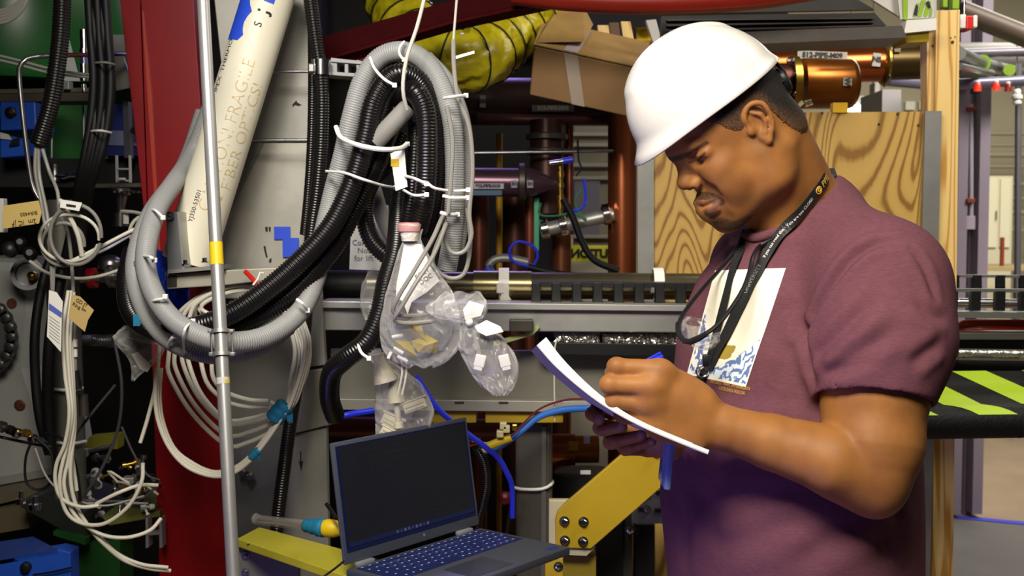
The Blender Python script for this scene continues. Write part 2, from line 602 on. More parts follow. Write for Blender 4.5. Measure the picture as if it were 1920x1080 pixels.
# ---------------------------------------------------------------- plywood and stud
def wood(name, base, dark, scale, dist, rot=(0, 0, 0), sc=(1, 1, .12)):
    m = bpy.data.materials.new(name)
    m.use_nodes = True
    nt = m.node_tree
    b = nt.nodes['Principled BSDF']
    b.inputs['Roughness'].default_value = .55
    tc = nt.nodes.new('ShaderNodeTexCoord')
    mp = nt.nodes.new('ShaderNodeMapping')
    mp.inputs['Scale'].default_value = sc
    mp.inputs['Rotation'].default_value = rot
    nt.links.new(tc.outputs['Object'], mp.inputs['Vector'])
    n0 = nt.nodes.new('ShaderNodeTexNoise')
    n0.inputs['Scale'].default_value = scale
    n0.inputs['Detail'].default_value = 1.5
    n0.inputs['Distortion'].default_value = .6
    nt.links.new(mp.outputs['Vector'], n0.inputs['Vector'])
    mu = nt.nodes.new('ShaderNodeMath')
    mu.operation = 'MULTIPLY'
    mu.inputs[1].default_value = dist
    nt.links.new(n0.outputs['Fac'], mu.inputs[0])
    fr = nt.nodes.new('ShaderNodeMath')
    fr.operation = 'PINGPONG'
    fr.inputs[1].default_value = 1
    nt.links.new(mu.outputs[0], fr.inputs[0])
    n1 = nt.nodes.new('ShaderNodeTexNoise')
    n1.inputs['Scale'].default_value = 90
    n1.inputs['Detail'].default_value = 3
    nt.links.new(mp.outputs['Vector'], n1.inputs['Vector'])
    ad = nt.nodes.new('ShaderNodeMath')
    ad.operation = 'MULTIPLY_ADD'
    ad.inputs[1].default_value = .35
    nt.links.new(n1.outputs['Fac'], ad.inputs[0])
    nt.links.new(fr.outputs[0], ad.inputs[2])
    r = nt.nodes.new('ShaderNodeValToRGB')
    r.color_ramp.elements[0].position, r.color_ramp.elements[1].position = .30, 1.0
    r.color_ramp.elements[0].color, r.color_ramp.elements[1].color = lin(dark), lin(base)
    e = r.color_ramp.elements.new(.58)
    e.color = tuple(.12 * a + .88 * b for a, b in zip(lin(dark), lin(base)))
    nt.links.new(ad.outputs[0], r.inputs['Fac'])
    nt.links.new(r.outputs['Color'], b.inputs['Base Color'])
    return m


mply = wood('plywood_grain', '#b8944c', '#80591c', 4.4, 62.0, sc=(1, 1, .24))
mstud = wood('stud_grain', '#dcbc78', '#b98638', 8, 30.0, sc=(1.4, 1.4, .08))
ply = thing('plywood_sheet', 'tall plywood panel with wavy grain edged in aluminium, behind the man', 'panel', P(1480, 1080, 3.0))
pg('face', None, None, mply, [(1224, 1150), (1740, 1150), (1737, 209), (1222, 213)], 3.0, .018, ply)
pg('edge_strip', None, None, M['alu'], [(1712, 1150), (1742, 1150), (1766, 208), (1735, 208)], 2.985, .012, ply)
pg('edge_strip', None, None, M['alu_dark'], [(1198, 1150), (1226, 1150), (1226, 222), (1195, 224)], 2.985, .012, ply)
for x, y in ((1648, 233), (1683, 214), (1508, 213), (1541, 212), (1722, 235)):
    mb = MB()
    a = P(x, y, 2.999)
    mb.lathe(a, (0, -1, 0), [(0, W(2.6, 3)), (.0008, W(2.2, 3))], 10)
    mb.build('screw', M['darksteel'], ply)
stud = thing('wooden_stud', 'tall pale timber stud at the right end of the plywood', 'stud', P(1770, 1080, 3.02))
pg('main_board', None, None, mstud, [(1748, 1150), (1786, 1150), (1800, 18), (1755, 20)], 3.02, .05, stud, bevel=.001)
pg('side_board', None, None, mstud, [(1742, 1150), (1752, 1150), (1757, 60), (1738, 62)], 3.035, .05, stud)
for x, y, r in ((1786, 79, 3.2), (1749, 86, 3), (1783, 71, 1.4), (1791, 69, 1.4)):
    mb = MB()
    mb.lathe(P(x, y, 3.019), (0, -1, 0), [(0, W(r, 3)), (.0008, W(r * .8, 3))], 10)
    mb.build('knot', mat('knot_dark', '#3a2308', .7), stud)

# ---------------------------------------------------------------- overhead right: beams, sign, red tube
bm_ = thing('steel_beam', 'dark painted steel beam overhead with a lighter lower flange', 'beam', P(1450, 120, 2.9))
pg('web', None, None, mat('beam_dark', '#2b2928', .5, .3, .3, 4), [(1240, 66), (1662, 48), (1640, 24), (1240, 30)], 2.95, .03, bm_)
pg('lower_flange', None, None, mat('beam_flange', '#55504a', .45, .5, .2, 5), [(1240, 90), (1700, 70), (1692, 48), (1240, 66)], 2.85, .16, bm_)
pg('upper_web', None, None, mat('beam_dark', '#2b2928', .5, .3, .3, 4), [(1240, 26), (1640, 18), (1560, -30), (1240, -30)], 3.1, .02, bm_)
for i, (y0, y1) in enumerate(((36, 33), (46, 40), (56, 47))):
    pg('rib', None, None, mat('beam_rib', '#3f3b39', .45, .4), [(1250, y0 + 3), (1640, y1 + 2), (1640, y1), (1250, y0)], 2.93, .02, bm_)
wc_ = thing('white_channel', 'white steel channel bolted across the top of the stud', 'channel', P(1690, 62, 2.9))
pg('front', None, None, M['whitep'], [(1695, 62), (1756, 56), (1756, 34), (1700, 38)], 2.9, .05, wc_)
pg('slope', None, None, mat('channel_grey', '#b9b6ae', .5), [(1700, 40), (1756, 34), (1756, -30), (1590, -30)], 2.95, .012, wc_)
pg('underside', None, None, mat('under_yellow', '#a08a18', .5), [(1700, 80), (1742, 78), (1742, 60), (1692, 63)], 2.92, .10, wc_)
sgn = thing('lime_sign', 'lime green and black striped sign half cut off at the top right', 'sign', P(1730, 32, 2.93))
mbk = mat('sign_face', '#b7b6ac', .5)
pg('plate', None, None, mbk, [(1688, 36), (1752, 33), (1752, -30), (1680, -30)], 2.935, .006, sgn)
for q in ([(1694, 36), (1702, 36), (1702, -20), (1692, -20)], [(1712, 31), (1716, 31), (1724, 6), (1719, 6)], [(1720, 31), (1728, 31), (1736, 0), (1728, 0)], [(1732, 30), (1739, 30), (1746, 4), (1740, 0)], [(1742, 30), (1747, 30), (1748, 16), (1746, 14)]):
    pg('lime_mark', None, None, ml_, q, 2.932, .002, sgn)
for q in ([(1713, 28), (1719, 30), (1722, 12), (1718, 8)], [(1740, 16), (1746, 14), (1742, 2), (1736, 4)]):
    pg('black_mark', None, None, M['ink'], q, 2.931, .002, sgn)
for i, (a, b) in enumerate(((1768, 1778), (1786, 1800))):
    bx('lime_bar', ['left lime green bar above the stud', 'right lime green bar above the stud'][i], 'bar', ml_, (a, -30, b, 14 + 3 * i), 3.1, .03)
pipe('red_tube', 'thick orange-red painted tube arching along the top edge', 'tube', mat('orange_red', '#7e1b0d', .35, 0, .12, 5), [(960, -14), (1060, -2), (1180, 4), (1300, 3), (1420, -5), (1530, -22)], 2.7, 22, n=28)
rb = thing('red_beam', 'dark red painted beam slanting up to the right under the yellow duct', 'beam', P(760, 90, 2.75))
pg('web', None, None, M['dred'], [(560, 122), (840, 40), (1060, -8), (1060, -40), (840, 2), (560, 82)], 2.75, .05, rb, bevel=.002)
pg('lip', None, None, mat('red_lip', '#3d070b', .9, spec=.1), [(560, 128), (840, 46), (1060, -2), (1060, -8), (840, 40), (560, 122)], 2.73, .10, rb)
bx('red_bracket', 'bright red bracket plate under the slanted red beam', 'bracket', mat('bright_red', '#a50d10', .4), (640, 92, 698, 122), 2.79, .05)

# ---------------------------------------------------------------- copper and amber pipes, upper right
cp = thing('copper_pipe', 'long copper pipe with a pipe number label, over the plywood', 'pipe', P(1560, 150, 3.7))
pipe('run', None, None, mat('copper_warm', '#a8582a', .24, .85, .25, 5, stretch=(.3, 1, 1)), [(1166, 140, 3.58), (1240, 134, 3.68), (1300, 132, 3.7), (1660, 120, 3.7)], 3.7, 33, cp, n=36)
pipe('tarnished_run', None, None, mat('bronze_dark', '#57472a', .35, .8, .2, 5), [(1660, 118), (1764, 115)], 3.7, 32, cp, n=36)
a, b = P(1652, 119, 3.7), P(1664, 119, 3.7)
mb = MB()
mb.lathe(a, b - a, [(0, W(36, 3.7)), (W(4, 3.7), W(41, 3.7)), (W(8, 3.7), W(41, 3.7)), (W(12, 3.7), W(36, 3.7))], 40)
mb.build('flange', M['brass'], cp, True)
for an in range(0, 360, 45):
    c = (a + b) / 2 + Vector((0, -math.cos(math.radians(an)), math.sin(math.radians(an)))) * W(38, 3.7)
    mb = MB()
    mb.bolt(c, Vector((1, 0, 0)), .007)
    mb.build('bolt', M['steel'], cp)
la = P(1540, 106, 3.7 - W(33, 3.7) * .94)


def pipe_label(txt, x, y, Y, w, h, size, parent, rot=0, dark='#3b3b3b', bg='#c3c0b6', R=None):
    c = P(x, y, Y)
    u = Vector((math.cos(rot), 0, math.sin(rot)))
    v = Vector((-math.sin(rot), 0, math.cos(rot)))
    mb = MB()
    mb.slab([c + u * a * w / 2 + v * b * h / 2 for a, b in ((-1, -1), (1, -1), (1, 1), (-1, 1))], (0, .0015, 0))
    mb.build('label_plate', mat('lbl' + bg, bg, .6), parent)
    text_mesh(txt, size, plane_map(c, u, v, eps=.0012), 'lettering', mat('lblink' + dark, dark, .6), parent, bold=.0012)


Yl = 3.7 - W(33, 3.7) - .002
pipe_label('S12-PIPE-M09', 1542, 104, Yl, W(91, 3.7), W(15, 3.7), W(13, 3.7), cp, rot=-.035)
pipe_label('NS', 1644, 112, Yl, W(15, 3.7), W(24, 3.7), W(13, 3.7), cp, rot=-.10)
pipe_label('F10', 1683, 88, Yl, W(11, 3.7), W(18, 3.7), W(9, 3.7), cp, rot=.0, bg='#8c8464', dark='#e5e2d8')
am = thing('amber_pipe_stub', 'short thick amber-copper pipe stub with a flange, right of the hard hat', 'pipe', P(1560, 200, 3.35))
a, b = P(1504, 157, 3.42), P(1605, 157, 3.42)
ax_ = (b - a).normalized()
R_ = W(47, 3.4)
mb = MB()
L_a = (b - a).length
mb.lathe(a, ax_, [(0, R_), (L_a * .86, R_), (L_a * .94, R_ * .93), (L_a * 1.0, R_ * .74), (L_a * 1.02, R_ * .4)], 44)
mb.build('barrel', M['amber'], am, True)
mb = MB()
mb.lathe(a - ax_ * .035, ax_, [(0, R_ * .9), (0, R_ * 1.08), (.02, R_ * 1.08), (.022, R_)], 44)
mb.build('flange', M['brass'], am, True)
mb = MB()
mb.lathe(a - ax_ * .14, ax_, [(0, R_ * .80), (.11, R_ * .80)], 36)
mb.build('neck', M['copperd'], am, True)
mb = MB()
tube(mb, [a - ax_ * .13, a - ax_ * .20 + Vector((0, .03, 0)), P(1395, 140, 3.66)], R_ * .7, 24)
mb.build('elbow', M['copperd'], am, True)
for an in range(15, 360, 45):
    c = a - ax_ * .035 + Vector((0, -math.cos(math.radians(an)), math.sin(math.radians(an)))) * R_ * .98
    mb = MB()
    mb.bolt(c, -ax_, .007)
    mb.build('bolt', M['steel'], am)
pipe_label('W', 1589, 153, 3.42 - R_ - .003, W(15, 3.4), W(16, 3.4), W(14, 3.4), am, rot=-1.57, bg='#9c9a92')
pipe_label('ND', 1516, 193, 3.42 - R_ * .72, W(14, 3.4), W(11, 3.4), W(9, 3.4), am, rot=.3, bg='#b59b62')
pg('bracket', None, None, mat('bracket_tan', '#a29572', .5), [(1480, 212), (1504, 188), (1508, 194), (1486, 214)], 3.3, .02, am)
pg('pipe_saddle', 'grey sloping saddle strip under the steel beam, over the copper pipe', 'strip', mat('saddle', '#8a7a6a', .4, .4), [(1560, 90), (1720, 82), (1700, 72), (1560, 78)], 3.3, .03)

# ---------------------------------------------------------------- instrument rail along the machine (runs behind the man)
tr = thing('rail_tube', 'long dark bronze tube lying along the top of the aluminium rail', 'tube', P(900, 560, 2.78))
pipe('tube', None, None, mat('bronze_tube', '#5b5441', .3, .8, .2, 4), [(606, 533), (1750, 540)], 2.78, 25, tr, n=32)
pipe('collar', None, None, mat('bronze_tube2', '#7b7152', .28, .85), [(888, 534), (996, 535)], 2.78, 27, tr, n=32)
pipe('dark_sleeve', None, None, M['blackrub'], [(606, 533), (690, 533.5)], 2.78, 26.5, tr, n=28)
for i, x in enumerate((945, 1233)):
    cl = thing('tube_clip', ['white plastic C-clip around the dark tube, beside the hanging bags', 'white plastic C-clip on the dark tube near the safety glasses'][i], 'clip', P(x, 562, 2.76), 'white clips on the long tube')
    cc = P(x, 534, 2.78)
    Rr = W(29, 2.78)
    mb = MB()
    arc = [cc + Vector((0, -math.cos(t) * Rr, math.sin(t) * Rr)) for t in np.linspace(math.radians(-70), math.radians(200), 22)]
    for q in (-1, 1):
        pass
    w_ = .012
    V = []
    for p in arc:
        o = (p - cc).normalized() * .004
        V += [p + Vector((-w_, 0, 0)), p + Vector((w_, 0, 0)), p + Vector((w_, 0, 0)) + o, p + Vector((-w_, 0, 0)) + o]
    fs = [(4 * k + j, 4 * k + (j + 1) % 4, 4 * k + 4 + (j + 1) % 4, 4 * k + 4 + j) for k in range(len(arc) - 1) for j in range(4)]
    fs += [(3, 2, 1, 0), tuple(4 * (len(arc) - 1) + j for j in range(4))]
    mb.add(V, fs)
    mb.build('band', M['tie'], cl)
    mb = MB()
    mb.box(P(x - 6, 540, 2.74), (.010, .008, .012), None, .002)
    mb.build('latch', M['tie'], cl)
    pg('foot', None, None, M['tie'], [(x - 8, 563), (x + 14, 563), (x + 4, 548), (x - 4, 548)], 2.735, .02, cl)
# black cable carrier in front of the tube
cc_ = thing('cable_carrier', 'black ladder-like cable carrier on the aluminium rail', 'cable carrier', P(1150, 572, 2.66))
pg('top_bar', None, None, M['black'], [(1000, 536), (1345, 541), (1345, 531), (996, 527)], 2.67, .05, cc_, bevel=.001)
pg('base_bar', None, None, M['black'], [(1000, 571), (1345, 576), (1345, 572), (1000, 567)], 2.67, .05, cc_)
for i, x in enumerate((1005, 1043, 1082, 1121, 1160, 1199, 1238, 1278, 1318)):
    pg('link', None, None, M['black'], [(x - 9, 571 + i * .5), (x + 9, 571 + i * .5), (x + 8, 530), (x - 8, 530)], 2.665, .03, cc_, bevel=.0015)
rail = thing('aluminium_rail', 'long bare aluminium rail below the dark tube', 'rail', P(950, 620, 2.62))
pg('face', None, None, M['alu'], [(600, 619), (1750, 626), (1750, 588), (600, 576)], 2.62, .06, rail, bevel=.002)
pg('lit_top', None, None, mat('alu_lit_top', '#c4c3be', .35, .7, .08, 5), [(600, 577), (1750, 588), (1750, 578), (600, 565)], 2.60, .12, rail, bevel=.001)  # lighter tone puts the light on the bar's top into the colour
pg('lime_strap', 'pale green strap dangling from the rail behind the pad', 'strap', mat('pale_green', '#a7ad6c', .5), [(925, 650), (1000, 628), (1012, 614), (1002, 612), (985, 626), (925, 640)], 2.60, .02)
bx('bracket_block', 'small dark bracket block under the rail beside the hanging bag', 'bracket', M['darksteel'], (955, 600, 1000, 622), 2.57, .04)
tray = thing('black_tray', 'black tray below the rail holding crumpled foil', 'tray', P(1150, 662, 2.62))
pg('lip', None, None, M['black'], [(1010, 664), (1750, 676), (1750, 654), (1010, 642)], 2.63, .03, tray, bevel=.001)
pg('back', None, None, mat('tray_back', '#151412', .5), [(1010, 646), (1750, 654), (1750, 628), (1010, 622)], 2.74, .02, tray)
mfoil = mat('foil', '#d6d3cc', .22, 1.0)


def foil(name, label, x0, x1, y0, y1, Y):
    mb = MB()
    nx, ny = 110, 14
    V = []
    for j in range(ny + 1):
        for i in range(nx + 1):
            t = math.pi * j / ny
            p = P(x0 + (x1 - x0) * i / nx, (y0 + y1) / 2, Y)
            rr = W((y1 - y0) / 2, Y) * random.uniform(.8, 1.1)
            V.append(p + Vector((random.uniform(-.004, .004), -math.sin(t) * rr, math.cos(t) * rr)))
    mb.add(V, [(j * (nx + 1) + i, (j + 1) * (nx + 1) + i, (j + 1) * (nx + 1) + i + 1, j * (nx + 1) + i + 1) for j in range(ny) for i in range(nx)])
    o = mb.build(name, mfoil, None, label=label, cat='foil')
    return o


foil('foil_wrap', 'crumpled silver foil in the black tray, left piece', 1040, 1122, 624, 648, 2.66)
foil('foil_wrap', 'crumpled silver foil in the black tray, long right piece', 1130, 1282, 626, 652, 2.66)
cb = thing('channel_beam', 'wide grey steel channel under the rail with a pale lower flange', 'beam', P(1000, 775, 2.72))
pg('web', None, None, mat('beam_grey', '#7d7a70', .5, .35, .18, 3, .04, 40), [(620, 752), (1750, 760), (1750, 664), (620, 655)], 2.72, .02, cb)
pg('lower_flange', None, None, mat('beam_lip', '#97948a', .45, .35, .12, 4), [(620, 768), (1750, 780), (1750, 760), (620, 748)], 2.64, .10, cb, bevel=.001)
for x in (852, 935):
    pg('slot', None, None, M['darksteel'], [(x, 757), (x + 18, 757), (x + 18, 753), (x, 753)], 2.638, .004, cb)
for i, (a, b) in enumerate(((806, 893), (910, 1056))):
    bx('yellow_pad', ['short yellow spacer block under the channel, behind the laptop lid', 'long yellow spacer block under the channel beside the grey post'][i], 'block', M['yellow'], (a, 771, b, 793), 2.66, .07)
# cable tray section right of the man
ct = thing('cable_tray', 'ladder cable tray with black rungs at the right edge', 'cable tray', P(1840, 590, 2.9))
ms_ = mat('tray_steel', '#aaa9a6', .3, .8)
pg('back_rail', None, None, ms_, [(1640, 519), (2050, 522), (2050, 517), (1640, 514)], 3.05, .02, ct)
pg('front_rail', None, None, ms_, [(1640, 546), (2050, 550), (2050, 543), (1640, 540)], 2.86, .02, ct)
pg('sill', None, None, ms_, [(1640, 593), (2050, 600), (2050, 588), (1640, 582)], 2.84, .05, ct)
for x in (1791, 1833, 1877, 1921, 1965):
    pg('back_rung', None, None, M['black'], [(x - 8, 545), (x + 8, 545), (x + 8, 516), (x - 8, 516)], 3.045, .012, ct)
for x in (1787, 1830, 1876, 1922, 1968):
    pg('front_rung', None, None, M['black'], [(x - 10, 583), (x + 9, 583), (x + 10, 546), (x - 9, 546)], 2.852, .016, ct, bevel=.001)
pipe('tray_pipe', 'shiny steel pipe lying inside the ladder tray', 'pipe', M['chrome'], [(1640, 566), (2050, 571)], 2.96, 9, n=20)
for k in range(7):
    y = 602 + k * 3.2
    pipe('red_hose', '%s rust-red hose of the bundle under the ladder tray' % ['topmost', 'second from top', 'third from top', 'middle', 'third from bottom', 'second from bottom', 'lowest'][k], 'hose', mat('rust_hose', '#8a2410', .4), [(1797, y + 6, 2.92), (1812, y + random.uniform(-2, 2), 2.92), (1870, y + random.uniform(-2, 3), 2.9), (2050, y + random.uniform(-1, 3), 2.92)], 2.92, 2.6, n=8, group='bundle of red hoses')
bx('grey_rail', 'dark grey rail between the red hoses and the foil pipe', 'rail', mat('rail_mid', '#5e5d5a', .4, .5), (1640, 624, 2050, 636), 2.86, .12)
bx('dark_plate', 'dark plate below the grey rail at the right edge', 'panel', mat('panel_dark', '#2c2b2a', .5, .2), (1640, 637, 2050, 700), 2.95, .03)
pipe('foil_pipe', 'foil-wrapped pipe right of the sleeve, above the striped bumper', 'pipe', mat('foil_smooth', '#b5b3ad', .28, .9, .3, 30, .8, 70), [(1795, 664), (2050, 668)], 2.86, 11, n=24)
bx('pipe_end', 'cream end fitting of the foil-wrapped pipe', 'fitting', mat('cream_fit', '#cfc7a0', .5), (1784, 655, 1795, 675), 2.85, .04)
# padded bumper with hazard stripes
bp_ = thing('striped_bumper', 'padded black bumper with yellow-green hazard stripes', 'bumper', P(1830, 820, 2.55))
mbump = mat('bumper_black', '#0b0b0b', .6, 0, .3, 60, .4, 160, spec=.3)
mhaz = mat('hazard_yellow', '#a4c322', .55)
# front roll
c0, c1 = P(1640, 794, 2.50), P(2080, 788, 2.50)
Rb = W(31, 2.5)
mb = MB()
prof = []
V = []
nseg = 14
for e, c in enumerate((c0, c1)):
    for k in range(nseg):
        t = math.radians(-100) + math.radians(200) * k / (nseg - 1)
        V.append(c + Vector((0, -math.cos(t) * Rb, math.sin(t) * Rb)))
    V.append(c + Vector((0, .30, Rb * 1.0 + .035)))
    V.append(c + Vector((0, .30, -Rb)))
n_ = nseg + 2
mb.add(V, [tuple(range(n_ - 1, -1, -1)), tuple(range(n_, 2 * n_))] + [(i, (i + 1) % n_, n_ + (i + 1) % n_, n_ + i) for i in range(n_)])
mb.build('pad', mbump, bp_, True)


def bump_pt(t, s):
    """t along the bumper 0..1, s 0..1 from the front of the roll over its top to the back"""
    c = c0.lerp(c1, t)
    if s < .35:
        q = math.radians(35 + (100 - 35) * s / .35)
        return c + Vector((0, -math.cos(q) * (Rb + .0012), math.sin(q) * (Rb + .0012)))
    k = (s - .35) / .65
    q = math.radians(100)
    p0 = c + Vector((0, -math.cos(q) * (Rb + .0012), math.sin(q) * (Rb + .0012)))
    return p0.lerp(c + Vector((0, .30, Rb + .0362)), k)


def tx(px):
    return (px - 1640) / 440


for x in (1575, 1722, 1869, 2016):
    mb = MB()
    V = []
    for s in np.linspace(0, 1, 12):
        sh = 60 * (1 - s) if s > .35 else 60 * .65 + 52 * (.35 - s) / .35
        V += [bump_pt(tx(x + sh + 12), s), bump_pt(tx(x + sh + 84), s)]
    mb.add(V, [(2 * i, 2 * i + 1, 2 * i + 3, 2 * i + 2) for i in range(11)])
    mb.build('hazard_stripe', mhaz, bp_, True)
mb = MB()
for s in (0,):
    V = []
    for k in range(10):
        t = math.radians(-70 + 110 * k / 9)
        c = c0.lerp(c1, tx(1905))
        for dx in (0, .004):
            V.append(c + Vector((dx, -math.cos(t) * (Rb + .001), math.sin(t) * (Rb + .001))))
    mb.add(V, [(2 * i, 2 * i + 1, 2 * i + 3, 2 * i + 2) for i in range(9)])
mb.build('seam', mat('seam', '#050505', .8), bp_)

# ---------------------------------------------------------------- under the rail: post, brace, coils
pst = thing('square_post', 'grey square steel post with a white cable tie, right of the laptop', 'post', P(1000, 1080, 2.72))
mpst = mat('post_grey', '#5f5b52', .4, .5, .2, 5)
pg('shaft', None, None, mpst, [(968, 1200), (1036, 1200), (1036, 790), (966, 790)], 2.72, .085, pst, bevel=.008)
pg('corner_strip', None, None, mat('post_light', '#77746a', .35, .5), [(1014, 1200), (1024, 1200), (1024, 800), (1016, 800)], 2.712, .01, pst)
mb = MB()
tube(mb, [P(958, 911, 2.70), P(975, 917, 2.706), P(1015, 917, 2.706), P(1034, 908, 2.712), P(1036, 902, 2.76)], W(3, 2.7), 8)
mb.build('cable_tie', M['tie'], pst, True)
br = thing('yellow_brace', 'yellow diagonal brace plate with four bolts at its lower end', 'brace', P(1070, 1028, 2.50))
pg('plate', None, None, M['yellow'], [(1042, 1027), (1108, 1029), (1250, 905), (1250, 842), (1236, 832), (1178, 842), (1062, 942), (1046, 958), (1041, 975)], 2.50, .014, br, bevel=.002)
for x, y in ((1058, 977), (1094, 978), (1059, 1013), (1093, 1015), (1230, 848)):
    mb = MB()
    mb.bolt(P(x, y, 2.498), (0, -1, 0), W(6.5, 2.5), W(8, 2.5))
    mb.build('bolt', M['chrome'], br, True)
bk = thing('brace_backing', 'cream plate and block behind the lower end of the yellow brace', 'bracket', P(1060, 1040, 2.53))
bx('plate', None, None, mat('cream_plate', '#b8ad8e', .5), (1029, 938, 1100, 1032), 2.52, .02, bk)
pg('foot', None, None, mat('foot_grey', '#a9a492', .5), [(1048, 1040), (1100, 1042), (1116, 1026), (1048, 1026)], 2.51, .10, bk)
bx('yellow_block', 'yellow block below the laptop corner, in front of the post', 'block', M['yellow'], (1022, 1046, 1056, 1130), 2.36, .06)
bx('yellow_pedestal', 'dull yellow pedestal beneath the yellow brace', 'pedestal', mat('yellow_dull', '#7c6c14', .5), (1050, 1042, 1118, 1180), 2.55, .15)
mb = MB()
mb.bolt(P(1047, 1062, 2.358), (0, -1, 0), W(6, 2.4))
mb.build('block_bolt', M['chrome'], None, True, label='shiny bolt head on the small yellow block', cat='bolt')
sl = thing('slotted_bracket', 'grey slotted bracket plate under the upper end of the brace', 'bracket', P(1220, 985, 2.62))
bx('plate', None, None, mat('slot_plate', '#6e6c69', .45, .4, .2, 8), (1184, 905, 1262, 982), 2.688, .012, sl)
for x, y in ((1208, 927), (1238, 924), (1205, 955), (1236, 957)):
    mb = MB()
    mb.box(P(x, y, 2.686), (W(9, 2.6), .002, W(4, 2.6)), None, .001)
    mb.build('slot', M['black'], sl)
for x, y in ((1214, 928), (1213, 955)):
    mb = MB()
    mb.bolt(P(x, y, 2.684), (0, -1, 0), W(5, 2.6))
    mb.build('bolt', M['steel'], sl, True)
for i, (a, b, c) in enumerate(((1122, 1168, '#1c1b1a'), (1166, 1186, '#3f3d3b'), (1190, 1228, '#161515'))):
    bx('support_post', ['black upright post left of the threaded rod', 'grey slim upright with a bolt under the slotted plate', 'black upright post under the slotted plate'][i], 'post', mat('post' + c, c, .4, .4), (a, 960 if i < 2 else 984, b, 1250), 2.70 + .02 * i, .05)
mb = MB()
mb.bolt(P(1181, 993, 2.70), (0, -1, 0), W(7, 2.7))
mb.build('hex_bolt', M['chrome'], None, True, label='shiny hex bolt on the slim grey upright', cat='bolt')
co = thing('copper_coil', 'short copper cylinder with a brass nut under the channel, behind the far hand', 'coil', P(1075, 870, 2.95))
pipe('barrel', None, None, M['copper'], [(1030, 843), (1078, 843)], 2.95, 30, co, n=30)
pipe('sleeve', None, None, M['amber'], [(1078, 842), (1122, 842)], 2.95, 26, co, n=30)
pipe('nut', None, None, M['brass'], [(1066, 838, 2.86), (1084, 838, 2.86)], 2.86, 11, co, n=6)
bx('tag', None, None, M['label'], (1094, 818, 1106, 832), 2.86, .004, co)
pipe('tank', 'black cylindrical tank behind the yellow brace', 'tank', M['blackrub'], [(1100, 885, 2.95), (1100, gy(2.95), 2.95)], 2.95, 62, n=30)
bx('paper_tag', 'small white torn tag stuck on the black tank', 'tag', M['paper'], (1088, 882, 1108, 890), 2.864, .004)
pipe('copper_stub', 'dull copper stub pipe behind the laptop lid', 'pipe', M['copperd'], [(620, 800, 3.0), (930, 805, 3.0), (985, 808, 3.0), (1003, 830, 3.0), (1003, 900, 3.0), (1003, gy(3.0), 3.0)], 3.0, 20, n=24)

# ---------------------------------------------------------------- pipework in the middle distance
pipe('copper_riser', 'bright copper vertical pipe left of the plywood', 'pipe', M['copper'], [(1167, 138), (1166, gy(3.55))], 3.55, 27, n=32)
pipe('copper_riser', 'dull copper vertical pipe beside the hanging hose bundle', 'pipe', M['copperd'], [(899, 360), (897, gy(3.7))], 3.7, 17, n=24)
pipe('copper_riser', 'wide dark copper pipe between the yellow pipe and the green strip', 'pipe', mat('copper_dark2', '#4a2a22', .4, .6), [(966, 370), (964, gy(3.8))], 3.8, 24, n=24)
pipe('copper_riser', 'reddish slim copper pipe next to the green strip', 'pipe', mat('copper_red', '#7c4132', .35, .6), [(993, 370), (992, gy(3.6))], 3.6, 9, n=20)
pipe('copper_riser', 'short copper pipe below the silver cross pipe', 'pipe', mat('copper_mid', '#6b4028', .35, .6), [(1053, 440), (1054, gy(3.65))], 3.65, 18, n=24)
pipe('yellow_pipe', 'thin yellow vertical pipe among the copper pipes', 'pipe', mat('pipe_yellow', '#b08412', .4), [(936, 250), (936, gy(3.9))], 3.9, 6)
bx('green_strip', 'mint green vertical strip beside the black gap', 'strip', mat('mint', '#3f8f6c', .5), (1001, 372, 1011, 470), 3.5, .03)
big = thing('main_pipe', 'large dark brown pipe crossing under the cardboard box', 'pipe', P(1020, 215, 3.75))
pipe('run', None, None, mat('pipe_brown', '#33231f', .4, .5, .25, 3), [(860, 190), (1190, 192)], 3.75, 44, big, n=36)
pipe('rim', None, None, mat('pipe_rim', '#4c2c2c', .35, .5), [(895, 222, 3.62), (1150, 226, 3.62)], 3.62, 9, big, n=16)
pipe_label('S12-PIPE-M08', 1037, 203, 3.75 - W(44, 3.75) - .004, W(78, 3.7), W(12, 3.7), W(10, 3.7), big, bg='#4b4642', dark='#8a8580')
pipe_label('1N', 905, 190, 3.75 - W(44, 3.75) - .004, W(11, 3.7), W(22, 3.7), W(10, 3.7), big, rot=0, bg='#6c6660', dark='#24201e')
ver = thing('vertical_fitting', 'upright dark pipe fitting with a clamp ring under the main pipe', 'fitting', P(1025, 330, 3.6))
pipe('body', None, None, mat('fit_brown', '#402824', .35, .6), [(1025, 225), (1025, 400)], 3.62, 31, ver, n=32)
for y in (250, 278):
    a = P(1025, y, 3.62)
    mb = MB()
    mb.lathe(a, (0, 0, -1), [(0, W(33, 3.6)), (.004, W(39, 3.6)), (.018, W(39, 3.6)), (.022, W(33, 3.6))], 36)
    mb.build('clamp_ring', M['darksteel'], ver, True)
pipe('copper_neck', None, None, mat('copper_red', '#7c4132', .35, .6), [(1068, 222), (1068, 440)], 3.68, 7, ver)
pur = thing('labelled_pipe', 'purplish horizontal pipe with a flange and pale label', 'pipe', P(930, 385, 3.45))
mpur = mat('pipe_purple', '#5a4350', .3, .7, .12, 4)
pipe('run', None, None, mpur, [(800, 340), (978, 342)], 3.45, 27, pur, n=36)
a, b = P(980, 342, 3.45), P(1044, 344, 3.45)
mb = MB()
mb.lathe(a, b - a, [(0, W(27, 3.45)), (W(18, 3.45), W(26, 3.45)), (W(50, 3.45), W(13, 3.45)), (W(64, 3.45), W(11, 3.45))], 32)
mb.build('reducer', mpur, pur, True)
mb = MB()
